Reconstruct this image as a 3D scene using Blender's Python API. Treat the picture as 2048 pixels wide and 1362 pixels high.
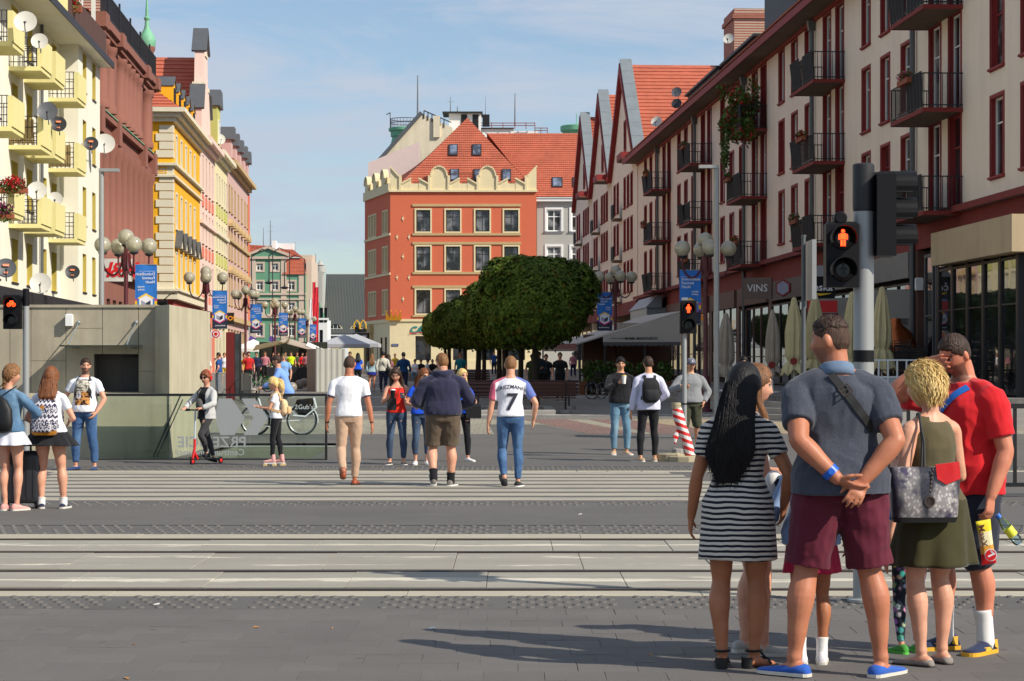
import bpy,bmesh,math,random
import numpy as np
from mathutils import Vector,Matrix,noise
from mathutils.bvhtree import BVHTree
random.seed(7)
PI=math.pi
R=math.radians
for _o in list(bpy.data.objects):
 bpy.data.objects.remove(_o,do_unlink=True)
SC=bpy.context.scene
COL=SC.collection
F=4357.0
EYE=1.62
cam_d=bpy.data.cameras.new('camera')
cam_d.lens=50
cam_d.sensor_width=23.5
cam_d.shift_y=52/2048
cam_d.clip_start=0.2
cam_d.clip_end=4000
cam=bpy.data.objects.new('camera',cam_d)
cam.location=(0,0,EYE)
cam.rotation_euler=(PI/2,0,0)
COL.objects.link(cam)
SC.camera=cam
SUN=Vector((0.69,-0.42,0.60)).normalized()
SUN_EL=math.asin(SUN.z)
SUN_AZ=math.atan2(SUN.x,SUN.y)
world=bpy.data.worlds.new('World')
SC.world=world
world.use_nodes=True
wn=world.node_tree.nodes
wl=world.node_tree.links
wn.clear()
w_out=wn.new('ShaderNodeOutputWorld')
w_bg=wn.new('ShaderNodeBackground')
w_sky=wn.new('ShaderNodeTexSky')
w_sky.sky_type='NISHITA'
w_sky.sun_disc=False
w_sky.sun_elevation=SUN_EL
w_sky.sun_rotation=SUN_AZ
w_sky.air_density=1.0
w_sky.dust_density=0.5
w_sky.ozone_density=3.5
w_bg.inputs['Strength'].default_value=0.11
w_tc=wn.new('ShaderNodeTexCoord')
w_map=wn.new('ShaderNodeMapping')
w_map.inputs['Scale'].default_value=(4.0,4.0,20.0)
w_map.inputs['Rotation'].default_value=(0.0,0.12,0.3)
w_n=wn.new('ShaderNodeTexNoise')
w_n.inputs['Scale'].default_value=1.7
w_n.inputs['Detail'].default_value=8
w_n.inputs['Roughness'].default_value=0.62
w_n.inputs['Distortion'].default_value=0.6
w_r=wn.new('ShaderNodeValToRGB')
w_r.color_ramp.elements[0].position=0.42
w_r.color_ramp.elements[0].color=(0.16,0.16,0.16,1)
w_r.color_ramp.elements[1].position=0.60
w_r.color_ramp.elements[1].color=(0.92,0.92,0.92,1)
w_mix=wn.new('ShaderNodeMix')
w_mix.data_type='RGBA'
w_mix.inputs[7].default_value=(4.3,4.9,5.9,1)
wl.new(w_tc.outputs['Generated'],w_map.inputs['Vector'])
wl.new(w_map.outputs['Vector'],w_n.inputs['Vector'])
wl.new(w_n.outputs['Fac'],w_r.inputs['Fac'])
wl.new(w_r.outputs['Color'],w_mix.inputs[0])
wl.new(w_sky.outputs['Color'],w_mix.inputs[6])
wl.new(w_mix.outputs[2],w_bg.inputs['Color'])
wl.new(w_bg.outputs['Background'],w_out.inputs['Surface'])
sun_d=bpy.data.lights.new('sun','SUN')
sun_d.energy=4.7
sun_d.angle=R(0.53)
sun_d.color=(1.0,0.92,0.80)
sun=bpy.data.objects.new('sun',sun_d)
sun.rotation_euler=(-SUN).to_track_quat('-Z','Y').to_euler()
sun.location=(60,-60,60)
COL.objects.link(sun)
SC.view_settings.view_transform='Standard'
SC.view_settings.look='None'
SC.view_settings.exposure=0.16
SC.view_settings.gamma=1.0
SC.view_settings.use_curve_mapping=False
SC.cycles.max_bounces=6
SC.cycles.transparent_max_bounces=12
SC.cycles.use_denoising=True
def gz(d):
 return 0.0 if d<42 else min((d-42)*0.009,1.33)
def X(px,d):
 return(px-1024)/F*d
def Z(py,d):
 return EYE-(py-733)/F*d
def at(px,py,d):
 return Vector((X(px,d),d,Z(py,d)))
def lin(c):
 return tuple((v/255/12.92 if v/255<=0.04045 else((v/255+0.055)/1.055)**2.4)for v in c[:3])
class MB:
 """Collects boxes, tubes, lathes; build() links them as one mesh object."""
 def __init__(s):
  s.v,s.f,s.m,s.sm=[],[],[],[]
 def add(s,v,f,m=0,smooth=False):
  o=len(s.v)
  s.v.extend(tuple(p)for p in v)
  for q in f:
   s.f.append(tuple(i+o for i in q));s.m.append(m);s.sm.append(smooth)
  return s
 def box(s,x0,x1,y0,y1,z0,z1,m=0,mt=None):
  if x0>x1:x0,x1=x1,x0
  if y0>y1:y0,y1=y1,y0
  v=[Vector(p)for p in((x0,y0,z0),(x1,y0,z0),(x1,y1,z0),(x0,y1,z0),(x0,y0,z1),(x1,y0,z1),(x1,y1,z1),(x0,y1,z1))]
  if mt is not None:v=[mt@p for p in v]
  return s.add(v,((0,3,2,1),(4,5,6,7),(0,1,5,4),(1,2,6,5),(2,3,7,6),(3,0,4,7)),m)
 def bbox(s,x0,x1,y0,y1,z0,z1,b=0.01,m=0):
  v=[(x0,y0,z0),(x1,y0,z0),(x1,y1,z0),(x0,y1,z0),(x0,y0,z1-b),(x1,y0,z1-b),(x1,y1,z1-b),(x0,y1,z1-b),(x0+b,y0+b,z1),(x1-b,y0+b,z1),(x1-b,y1-b,z1),(x0+b,y1-b,z1)]
  f=[(0,3,2,1),(8,9,10,11)]
  for i in range(4):
   j=(i+1)%4
   f+=[(i,j,j+4,i+4),(i+4,j+4,j+8,i+8)]
  return s.add(v,f,m)
 def quad(s,a,b,c,d,m=0):
  return s.add((a,b,c,d),((0,1,2,3),),m)
 def prism(s,poly,axis,a0,a1,m=0,m_cap=None):
  n=len(poly)
  def P(p,a):
   return{'y':(p[0],a,p[1]),'x':(a,p[0],p[1]),'z':(p[0],p[1],a)}[axis]
  v=[P(p,a0)for p in poly]+[P(p,a1)for p in poly]
  s.add(v,[(i,(i+1)%n,(i+1)%n+n,i+n)for i in range(n)],m)
  s.add(v,[tuple(range(n))[::-1],tuple(range(n,2*n))],m if m_cap is None else m_cap)
  return s
 def tube(s,pts,r,n=8,m=0,cap=True,smooth=True):
  pts=[Vector(p)for p in pts]
  rs=r if isinstance(r,(list,tuple))else[r]*len(pts)
  v,f=[],[]
  t0=(pts[1]-pts[0]).normalized()
  u=t0.orthogonal().normalized()
  for i,p in enumerate(pts):
   t=(pts[min(i+1,len(pts)-1)]-pts[max(i-1,0)]).normalized()
   u=(u-t*u.dot(t)).normalized()
   w=t.cross(u)
   for k in range(n):
    a=2*PI*k/n
    v.append(p+(u*math.cos(a)+w*math.sin(a))*rs[i])
  for i in range(len(pts)-1):
   for k in range(n):
    f.append((i*n+k,i*n+(k+1)%n,(i+1)*n+(k+1)%n,(i+1)*n+k))
  s.add(v,f,m,smooth)
  if cap:
   L=(len(pts)-1)*n
   s.add(v,[tuple(range(n))[::-1],tuple(range(L,L+n))],m)
  return s
 def lathe(s,prof,n=16,c=(0,0,0),m=0,mt=None,smooth=True):
  v,f=[],[]
  for(r,z)in prof:
   for k in range(n):
    a=2*PI*k/n
    p=Vector((r*math.cos(a),r*math.sin(a),z))
    if mt is not None:p=mt@p
    v.append(p+Vector(c))
  for i in range(len(prof)-1):
   for k in range(n):
    f.append((i*n+k,i*n+(k+1)%n,(i+1)*n+(k+1)%n,(i+1)*n+k))
  s.add(v,f,m,smooth)
  L=(len(prof)-1)*n
  s.add(v,[tuple(range(n))[::-1],tuple(range(L,L+n))],m)
  return s
 def sphere(s,c,r,n=16,k=10,m=0,mt=None):
  rr=(r,r,r)if not isinstance(r,(tuple,list))else r
  v,f=[],[]
  c=Vector(c)
  for i in range(k+1):
   t=PI*i/k
   for j in range(n):
    a=2*PI*j/n
    p=Vector((rr[0]*math.sin(t)*math.cos(a),rr[1]*math.sin(t)*math.sin(a),rr[2]*math.cos(t)))
    if mt is not None:p=mt@p
    v.append(c+p)
  for i in range(k):
   for j in range(n):
    f.append((i*n+j,(i+1)*n+j,(i+1)*n+(j+1)%n,i*n+(j+1)%n))
  return s.add(v,f,m,True)
 def mesh(s,name,mats):
  me=bpy.data.meshes.new(name)
  me.from_pydata(s.v,[],s.f)
  for mm in(mats if isinstance(mats,(list,tuple))else[mats]):
   me.materials.append(mm)
  if s.f:
   me.polygons.foreach_set('material_index',s.m)
   me.polygons.foreach_set('use_smooth',s.sm)
   if any(s.sm)and len(s.f)<40000:me.set_sharp_from_angle(angle=R(42))
  me.update()
  return me
 def build(s,name,mats,parent=None,loc=None,rot=None):
  return obj(name,s.mesh(name,mats),parent,loc,rot)
def obj(name,me,parent=None,loc=None,rot=None):
 o=bpy.data.objects.new(name,me)
 COL.objects.link(o)
 if parent is not None:o.parent=parent
 if loc is not None:o.location=loc
 if rot is not None:o.rotation_euler=rot
 return o
def tag(o,label=None,cat=None,group=None,kind=None):
 if label:o['label']=label
 if cat:o['category']=cat
 if group:o['group']=group
 if kind:o['kind']=kind
 return o
def empty(name,loc,rz=0.0,label=None,cat=None,group=None):
 o=bpy.data.objects.new(name,None)
 COL.objects.link(o)
 o.location=loc
 o.rotation_euler=(0,0,rz)
 o.empty_display_size=0.2
 return tag(o,label,cat,group)
def copy_tree(o,parent=None):
 c=o.copy()
 COL.objects.link(c)
 if parent is not None:c.parent=parent
 for ch in list(o.children):
  copy_tree(ch,c)
 return c
MATS={}
def base_mat(name):
 m=bpy.data.materials.new(name)
 m.use_nodes=True
 nt=m.node_tree
 return m,nt.nodes,nt.links,nt.nodes['Principled BSDF']
def mixc(n,l,fac,a,b,mode='MIX'):
 x=n.new('ShaderNodeMix');x.data_type='RGBA';x.blend_type=mode
 for s,v in((0,fac),(6,a),(7,b)):
  if isinstance(v,(int,float)):x.inputs[s].default_value=v
  elif isinstance(v,tuple):x.inputs[s].default_value=(*v[:3],1)
  else:l.new(v,x.inputs[s])
 return x.outputs[2]
def math_(n,l,op,a,b=0.0,c=None):
 x=n.new('ShaderNodeMath');x.operation=op
 for s,v in((0,a),(1,b))+(((2,c),)if c is not None else()):
  if isinstance(v,(int,float)):x.inputs[s].default_value=v
  else:l.new(v,x.inputs[s])
 return x.outputs[0]
def coords(n,l,kind='Object',scale=(1,1,1),rot=(0,0,0)):
 if kind=='World':
  src=n.new('ShaderNodeNewGeometry').outputs['Position']
 else:
  src=n.new('ShaderNodeTexCoord').outputs[kind]
 mp=n.new('ShaderNodeMapping')
 mp.inputs['Scale'].default_value=scale
 mp.inputs['Rotation'].default_value=rot
 l.new(src,mp.inputs['Vector'])
 return mp.outputs['Vector']
def noise_(n,l,vec,scale,detail=4,rough=0.55):
 x=n.new('ShaderNodeTexNoise')
 x.inputs['Scale'].default_value=scale
 x.inputs['Detail'].default_value=detail
 x.inputs['Roughness'].default_value=rough
 l.new(vec,x.inputs['Vector'])
 return x.outputs['Fac']
def ramp(n,l,fac,p0,p1,c0=(0,0,0),c1=(1,1,1)):
 x=n.new('ShaderNodeValToRGB')
 x.color_ramp.elements[0].position=p0;x.color_ramp.elements[0].color=(*c0,1)
 x.color_ramp.elements[1].position=p1;x.color_ramp.elements[1].color=(*c1,1)
 l.new(fac,x.inputs['Fac'])
 return x.outputs['Color']
def bump_(n,l,b,h,strength,dist=0.01):
 x=n.new('ShaderNodeBump')
 x.inputs['Strength'].default_value=strength
 x.inputs['Distance'].default_value=dist
 l.new(h,x.inputs['Height'])
 l.new(x.outputs['Normal'],b.inputs['Normal'])
def scl(c,k):
 return tuple(min(1.0,v*k)for v in c)
def mat(name,srgb,rough=0.8,var=0.12,scale=2.0,bump=0.0,bscale=60,metal=0.0,spec=0.5,stain=0.0,streak=False,coord='Object',linear=None):
 """Plain painted or plastered surface: mottled colour, optional streaky dirt, fine relief."""
 if name in MATS:return MATS[name]
 m,n,l,b=base_mat(name)
 c=linear or lin(srgb)
 vec=coords(n,l,coord)
 f=noise_(n,l,vec,scale,5,0.6)
 col=mixc(n,l,f,scl(c,1-var*1.6),scl(c,1+var*1.1))
 if stain:
  v2=coords(n,l,coord,(1,1,0.12)if streak else(1,1,1))
  s=ramp(n,l,noise_(n,l,v2,scale*1.7,6,0.65),0.45,0.75)
  col=mixc(n,l,math_(n,l,'MULTIPLY',s,stain),col,tuple(v*0.45 for v in c))
 l.new(col,b.inputs['Base Color'])
 b.inputs['Roughness'].default_value=rough
 b.inputs['Metallic'].default_value=metal
 b.inputs['Specular IOR Level'].default_value=spec
 if bump:
  bump_(n,l,b,noise_(n,l,vec,bscale,3,0.6),bump)
 MATS[name]=m
 return m
def glass_mat(name,c=(0.02,0.024,0.028),rough=0.04,spec=0.8,var=0.5):
 """Window glass seen from the street: dark room, curtains, clear reflection."""
 if name in MATS:return MATS[name]
 m,n,l,b=base_mat(name)
 vec=coords(n,l,'World')
 f=ramp(n,l,noise_(n,l,vec,1.1,2,0.5),0.42,0.62)
 l.new(mixc(n,l,f,scl(c,1-var),scl(c,1+var*2)),b.inputs['Base Color'])
 b.inputs['Roughness'].default_value=rough
 b.inputs['Specular IOR Level'].default_value=spec
 bump_(n,l,b,noise_(n,l,vec,0.9,1,0.5),0.05,0.05)
 MATS[name]=m
 return m
def clear_glass(name,tint=(0.80,0.90,0.87),f=0.90):
 if name in MATS:return MATS[name]
 m,n,l,b=base_mat(name)
 tr=n.new('ShaderNodeBsdfTransparent');tr.inputs['Color'].default_value=(*tint,1)
 gl=n.new('ShaderNodeBsdfGlossy');gl.inputs['Roughness'].default_value=0.03
 fr=n.new('ShaderNodeFresnel');fr.inputs['IOR'].default_value=1.5
 mx=n.new('ShaderNodeMixShader')
 l.new(fr.outputs[0],mx.inputs[0]);l.new(tr.outputs[0],mx.inputs[1]);l.new(gl.outputs[0],mx.inputs[2])
 l.new(mx.outputs[0],n['Material Output'].inputs['Surface'])
 MATS[name]=m
 return m
def emit_mat(name,srgb,strength):
 if name in MATS:return MATS[name]
 m,n,l,b=base_mat(name)
 b.inputs['Base Color'].default_value=(*scl(lin(srgb),0.5),1)
 b.inputs['Emission Color'].default_value=(*lin(srgb),1)
 b.inputs['Emission Strength'].default_value=strength
 MATS[name]=m
 return m
def tile_mat(name,srgb,sx=4.5,dark=0.6):
 """Clay roof tile: every tile a shade of its own, rounded across the course (courses are geometry)."""
 if name in MATS:return MATS[name]
 m,n,l,b=base_mat(name)
 c=lin(srgb)
 vec=coords(n,l,'Object')
 f=noise_(n,l,vec,0.5,6,0.6)
 w=n.new('ShaderNodeTexWhiteNoise')
 sn=n.new('ShaderNodeVectorMath');sn.operation='SNAP';sn.inputs[1].default_value=(1/sx,0.35,0.28)
 l.new(vec,sn.inputs[0]);l.new(sn.outputs[0],w.inputs['Vector'])
 g=math_(n,l,'ADD',math_(n,l,'MULTIPLY',f,0.8),math_(n,l,'MULTIPLY',w.outputs['Value'],0.2))
 l.new(mixc(n,l,g,scl(c,dark),scl(c,1.35)),b.inputs['Base Color'])
 b.inputs['Roughness'].default_value=0.75
 sep=n.new('ShaderNodeSeparateXYZ');l.new(vec,sep.inputs[0])
 h=math_(n,l,'ABSOLUTE',math_(n,l,'SINE',math_(n,l,'MULTIPLY',sep.outputs['X'],PI*sx)))
 bump_(n,l,b,h,0.3,0.04)
 MATS[name]=m
 return m
def brick_mat(name,c1,c2,mortar,sc=1.0,bw=0.25,rh=0.075,coord='Object',rot=(PI/2,0,0)):
 if name in MATS:return MATS[name]
 m,n,l,b=base_mat(name)
 vec=coords(n,l,coord,(sc,sc,sc),rot)
 t=n.new('ShaderNodeTexBrick')
 t.inputs['Color1'].default_value=(*lin(c1),1);t.inputs['Color2'].default_value=(*lin(c2),1)
 t.inputs['Mortar'].default_value=(*lin(mortar),1)
 t.inputs['Scale'].default_value=1;t.inputs['Brick Width'].default_value=bw;t.inputs['Row Height'].default_value=rh
 t.inputs['Mortar Size'].default_value=0.008
 l.new(vec,t.inputs['Vector'])
 f=noise_(n,l,vec,3,5,0.6)
 l.new(mixc(n,l,0.35,t.outputs['Color'],mixc(n,l,f,(0.1,0.08,0.07),(1,1,1)),'MULTIPLY'),b.inputs['Base Color'])
 b.inputs['Roughness'].default_value=0.85
 bump_(n,l,b,t.outputs['Fac'],-0.4,0.02)
 MATS[name]=m
 return m
TXT={}
def text_mesh(s,size=1.0,depth=0.01,bold=0.0,align='CENTER',shear=0.0,spacing=1.0):
 """Lettering as a mesh in the local XZ plane, facing -Y."""
 cu=bpy.data.curves.new('lettering','FONT')
 cu.body=s;cu.size=size;cu.extrude=depth;cu.align_x=align;cu.align_y='CENTER'
 cu.offset=bold;cu.shear=shear;cu.space_character=spacing;cu.resolution_u=2
 o=bpy.data.objects.new('lettering',cu)
 TMP.collection.objects.link(o)
 TMP.view_layers[0].update()
 me=bpy.data.meshes.new_from_object(o.evaluated_get(TMP.view_layers[0].depsgraph))
 bpy.data.objects.remove(o,do_unlink=True)
 bpy.data.curves.remove(cu)
 me.transform(Matrix.Rotation(PI/2,4,'X'))
 return me
TMP=bpy.data.scenes.new('scratch')
def lettering(s,m,parent,loc,size=0.3,rot=(0,0,0),depth=0.006,name='lettering',mirror=False,**k):
 me=text_mesh(s,size,depth,**k)
 me.materials.clear();me.materials.append(m)
 if mirror:
  me.transform(Matrix.Diagonal((-1,1,1,1)))
  me.flip_normals()
 return obj(name,me,parent,loc,rot)
#  ground
def ground_mat(name,srgb,var=0.2,sc=0.6,fine=60,streak=(0.25,3.0),rough=0.85,bump=0.25,gap=0.0):
 m,n,l,b=base_mat(name)
 c=lin(srgb)
 vec=coords(n,l,'World')
 v2=coords(n,l,'World',(streak[0],streak[1],1))
 f=math_(n,l,'ADD',math_(n,l,'MULTIPLY',noise_(n,l,vec,sc,6,0.65),0.55),math_(n,l,'MULTIPLY',noise_(n,l,v2,1.0,5,0.6),0.45))
 f=ramp(n,l,f,0.3,0.7)
 g=noise_(n,l,vec,fine,2,0.7)
 col=mixc(n,l,f,scl(c,1-var),scl(c,1+var))
 col=mixc(n,l,math_(n,l,'MULTIPLY',g,0.5),col,scl(c,0.55))
 oi=n.new('ShaderNodeObjectInfo')
 col=mixc(n,l,math_(n,l,'MULTIPLY',oi.outputs['Random'],0.30),col,scl(c,0.55))
 vo=n.new('ShaderNodeTexVoronoi');vo.inputs['Scale'].default_value=2.6;l.new(vec,vo.inputs['Vector'])
 col=mixc(n,l,math_(n,l,'MULTIPLY',ramp(n,l,vo.outputs['Distance'],0.05,0.09,(1,1,1),(0,0,0)),0.55),col,scl(c,0.35))
 st_=ramp(n,l,noise_(n,l,vec,0.28,7,0.72),0.50,0.66)
 col=mixc(n,l,math_(n,l,'MULTIPLY',st_,0.35),col,scl(c,0.5))
 l.new(col,b.inputs['Base Color'])
 b.inputs['Roughness'].default_value=rough
 b.inputs['Specular IOR Level'].default_value=0.3
 bump_(n,l,b,g,bump,0.01)
 MATS[name]=m
 return m
M_road=ground_mat('dark_paving',(106,103,99),0.13,0.5)
M_paver=ground_mat('grey_paver',(112,108,104),0.12,0.8)
M_under=ground_mat('bedding',(76,74,73),0.2)
def setts_mat(name,srgb,k=9.0,contrast=0.45):
 m,n,l,b=base_mat(name)
 c=lin(srgb)
 vec=coords(n,l,'World')
 vo=n.new('ShaderNodeTexVoronoi');vo.inputs['Scale'].default_value=k;vo.inputs['Randomness'].default_value=0.55
 l.new(vec,vo.inputs['Vector'])
 sep=n.new('ShaderNodeSeparateColor');l.new(vo.outputs['Color'],sep.inputs[0])
 f=math_(n,l,'ADD',math_(n,l,'MULTIPLY',sep.outputs[0],contrast),math_(n,l,'MULTIPLY',noise_(n,l,vec,0.35,6,0.65),1-contrast))
 col=mixc(n,l,f,scl(c,0.62),scl(c,1.38))
 ed=ramp(n,l,vo.outputs['Distance'],0.35,0.6)
 col=mixc(n,l,math_(n,l,'MULTIPLY',ed,0.55),col,scl(c,0.4))
 l.new(col,b.inputs['Base Color'])
 b.inputs['Roughness'].default_value=0.8
 bump_(n,l,b,vo.outputs['Distance'],-0.5,0.02)
 MATS[name]=m
 return m
M_sett=setts_mat('grey_setts',(128,123,116))
M_pale=setts_mat('pale_setts',(156,150,132))
M_buff=setts_mat('buff_setts',(168,152,122))
M_redset=setts_mat('red_setts',(132,104,94))
M_plate=setts_mat('pale_slab_band',(178,174,166),2.0)
PX0,PX1,PY0,PY1=-5.75,-3.55,38.6,45.2
xs=[-900,-60,-30,PX0,PX1,20,60,900]
ys=[-30,8,36,PY0,42,PY1,50,60,80,100,125,150,170,190,260,500,1200,3000]
gm=MB()
for i in range(len(xs)-1):
 for j in range(len(ys)-1):
  x0,x1,y0,y1=xs[i],xs[i+1],ys[j],ys[j+1]
  if x0==PX0 and y0 in(PY0,42):continue
  a,b_=gz(y0)-0.05,gz(y1)-0.05
  gm.quad((x0,y0,a),(x1,y0,a),(x1,y1,b_),(x0,y1,b_))
tag(gm.build('ground',M_under),kind='structure')
def sheet(name,poly_rows,m,z=0.0,parent=None,kind='structure'):
 """A sheet of paving: rows of (d, x0, x1), following the slope of the street."""
 mb=MB()
 rows=[]
 for(d0,a0,b0),(d1,a1,b1)in zip(poly_rows[:-1],poly_rows[1:]):
  n=max(1,int((d1-d0)/8))
  for k in range(n):
   t=k/n
   rows.append((d0+(d1-d0)*t,a0+(a1-a0)*t,b0+(b1-b0)*t))
 rows.append(poly_rows[-1])
 for(d0,a0,b0),(d1,a1,b1)in zip(rows[:-1],rows[1:]):
  mb.quad((a0,d0,gz(d0)+z),(b0,d0,gz(d0)+z),(b1,d1,gz(d1)+z),(a1,d1,gz(d1)+z))
 o=mb.build(name,m,parent)
 if kind:tag(o,kind=kind)
 return o
rect=lambda d0,d1,x0,x1:[(d0,x0,x1),(d1,x0,x1)]
PAVE0,PAVE1=10.6,14.55
pave=sheet('pavement',rect(-10,PAVE1,-30,30),M_under,-0.025)
bms=[MB().bbox(-w_,w_,-0.1625,0.1625,-0.03,0.0,0.0015).mesh('paver',M_paver)for w_ in(0.1609,0.1609,0.1609,0.1607,0.1607,0.1594)]
rnd=random.Random(3)
rest=MB()
nrow=12
for r in range(-6,nrow):
 y=PAVE0+(r+0.5)*0.3292
 off=rnd.uniform(-0.05,0.05)
 half=int((y*0.2465+0.5)/0.322)+1
 for k in range(-24,25):
  x=k*0.322+off+(0.16 if r%2 else 0)
  if r>=0 and abs(k)<=half and abs(x)<0.236*y+0.14:
   o=obj('paver',rnd.choice(bms),pave,(x,y,rnd.uniform(-0.0018,0.0012)),(rnd.uniform(-0.004,0.004),rnd.uniform(-0.004,0.004),rnd.uniform(-0.006,0.006)))
  else:
   rest.bbox(x-0.1565,x+0.1565,y-0.162,y+0.162,-0.03,rnd.uniform(-0.002,0.001),0.006)
tag(rest.build('paver',M_paver,pave),kind='stuff')
sheet('pavement',rect(-10,PAVE0-6*0.3292-0.01,-30,30),M_paver,0)
def tactile(name,d0,d1,rows,pitch,label=None,seed=1):
 base=sheet(name,rect(d0,d1,-30,30),M_road,-0.004)
 rr=random.Random(seed)
 mb=MB()
 h=0.008
 r0,r1=0.030,0.021
 for i in range(rows):
  y=d0+(d1-d0)*(i+0.5)/rows
  w=y*0.245+0.4
  k=-int(w/pitch)
  while k*pitch<w:
   x=k*pitch+(pitch/2 if i%2 else 0);k+=1
   g=k%7==0
   if g:continue
   hh=h*rr.uniform(0.7,1.1)
   v=[(x+r0*c,y+r0*1.25*s,-0.004)for c,s in OCT]+[(x+r1*c,y+r1*1.25*s,hh)for c,s in OCT]
   mb.add(v,[(q,(q+1)%8,(q+1)%8+8,q+8)for q in range(8)]+[tuple(range(8,16))])
 tag(mb.build('stud',M_paver,base),kind='stuff')
OCT=[(math.cos(2*PI*q/8),math.sin(2*PI*q/8))for q in range(8)]
tactile('tactile_paving',14.58,15.40,5,0.125,seed=1)
tactile('tactile_paving',21.05,22.25,5,0.13,seed=2)
tactile('tactile_paving',25.40,26.08,3,0.15,seed=3)
tactile('tactile_paving',33.75,35.20,5,0.16,seed=4)
def slab_mat(name,srgb,paint):
 m,n,l,b=base_mat(name)
 c=lin(srgb)
 vec=coords(n,l,'World')
 st=coords(n,l,'World',(0.35,5,1))
 f=math_(n,l,'ADD',math_(n,l,'MULTIPLY',noise_(n,l,vec,1.3,6,0.7),0.5),math_(n,l,'MULTIPLY',noise_(n,l,st,1.2,5,0.6),0.5))
 col=mixc(n,l,ramp(n,l,f,0.3,0.7),scl(c,0.80),scl(c,1.16))
 oi=n.new('ShaderNodeObjectInfo')
 col=mixc(n,l,math_(n,l,'MULTIPLY',oi.outputs['Random'],0.3),col,scl(c,0.75))
 if paint:
  sep=n.new('ShaderNodeSeparateXYZ');l.new(vec,sep.inputs[0])
  tot=None
  wob=math_(n,l,'MULTIPLY',math_(n,l,'SUBTRACT',noise_(n,l,coords(n,l,'World',(1.2,1,1)),1.5,4,0.7),0.5),0.22)
  yy=math_(n,l,'ADD',sep.outputs['Y'],wob)
  for(yc,w,thr)in paint:
   band=math_(n,l,'SUBTRACT',1.0,math_(n,l,'DIVIDE',math_(n,l,'ABSOLUTE',math_(n,l,'SUBTRACT',yy,yc)),w))
   band=math_(n,l,'MAXIMUM',band,0.0)
   worn=noise_(n,l,coords(n,l,'World',(0.55,4.0,1),(0,0,0)),1.6,7,0.72)
   k=math_(n,l,'MULTIPLY',math_(n,l,'POWER',band,0.35),math_(n,l,'ADD',worn,thr))
   k=ramp(n,l,k,0.50,0.55)
   tot=k if tot is None else math_(n,l,'MAXIMUM',tot,k)
  col=mixc(n,l,math_(n,l,'MULTIPLY',tot,0.8),col,lin((214,206,186)))
 l.new(col,b.inputs['Base Color'])
 b.inputs['Roughness'].default_value=0.85
 bump_(n,l,b,noise_(n,l,vec,40,3,0.7),0.2,0.01)
 MATS[name]=m
 return m
RAILS=(15.87,17.31,19.08,20.47)
M_slab=slab_mat('concrete_slab',(152,147,134),[(16.55,0.38,0.07),(18.52,0.26,0.02),(17.80,0.16,0.02),(19.80,0.38,0.05)])
M_border=slab_mat('concrete_border',(176,168,148),None)
M_steel=mat('rail_steel',(84,74,68),0.45,0.3,5,metal=0.5)
M_rub=mat('rail_filler',(48,42,38),0.9,0.3,6)
track=sheet('tram_track',rect(15.40,21.05,-40,40),M_rub,-0.02)
def slab_row(y0,y1,L,off,m,jit=0.0):
 me=MB().bbox(-L/2+0.002,L/2-0.002,-(y1-y0)/2,(y1-y0)/2,-0.04,0.0,0.003).mesh('concrete_slab',m)
 k=-int(6.5/L)-1
 while k*L+off<6.5:
  obj('concrete_slab',me,track,(k*L+off,(y0+y1)/2,rnd.uniform(-0.003,0.003)),(0,rnd.uniform(-0.002,0.002),0));k+=1
 fl=MB()
 for s in(-1,1):fl.bbox(*(sorted((s*(6.9),s*40))),y0,y1,-0.04,-0.001,0.005)
 fl.build('concrete_border',m,track)
slab_row(15.42,15.73,2.1,0.3,M_border)
slab_row(16.02,17.16,1.04,0.33,M_slab)
slab_row(17.46,18.92,1.05,0.05,M_slab)
slab_row(19.22,20.33,1.06,-0.17,M_slab)
slab_row(20.60,21.03,2.1,-0.4,M_border)
rail_me=MB().box(-40,40,-0.028,0.028,-0.06,0.002).box(-40,40,0.062,0.08,-0.06,-0.002).mesh('rail',M_steel)
for y in RAILS:obj('rail',rail_me,track,(0,y,0))
sheet('paving',rect(22.25,25.40,-40,40),M_road,0)
road=sheet('road',rect(26.08,33.75,-60,60),M_road,-0.002)
def worn_paint(name,srgb):
 m,n,l,b=base_mat(name)
 c=lin(srgb)
 vec=coords(n,l,'World',(0.6,2.0,1))
 f=noise_(n,l,vec,1.5,7,0.7)
 col=mixc(n,l,ramp(n,l,f,0.28,0.6),scl(c,0.72),scl(c,1.05))
 col=mixc(n,l,ramp(n,l,noise_(n,l,vec,22,4,0.7),0.62,0.70),col,lin((120,116,108)))
 l.new(col,b.inputs['Base Color'])
 b.inputs['Roughness'].default_value=0.7
 return m
M_zebra=worn_paint('worn_white_paint',(166,160,144))
zm=MB().bbox(-4.7,4.7,-0.26,0.26,0.0,0.006,0.003).mesh('stripe',M_zebra)
for k in range(8):
 o=obj('stripe',zm,road,(-1.25-0.15*k,26.62+0.93*k,0.0))
kb=MB()
x=-40.0
while x<40:
 kb.bbox(x+0.004,x+0.996,33.60,33.75,-0.1,0.008,0.01);x+=1
tag(kb.build('kerb',M_border),kind='structure')
plaza=sheet('paving',[(35.2,-40,40),(PY0,-40,40)],M_road,0.0)
sheet('paving',rect(PY0,PY1,-40,PX0),M_road,0.0)
sheet('paving',rect(PY0,PY1,PX1,40),M_road,0.0)
sheet('paving',rect(PY1,50.0,-40,40),M_road,0.0)
sheet('paving',rect(50.0,60.0,-30,13),M_pale,0.0)
sheet('paving',rect(60.0,330.0,-60,60),M_sett,0.0)
sheet('paving_band',[(50.05,1.75,2.95),(60.0,0.3,1.5)],M_redset,0.004)
sheet('paving_band',[(50.1,3.3,5.2),(60.0,2.1,3.1)],M_redset,0.004)
sheet('paving_band',[(50.1,5.22,9.5),(60.0,3.12,9.0)],M_buff,0.004)
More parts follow.
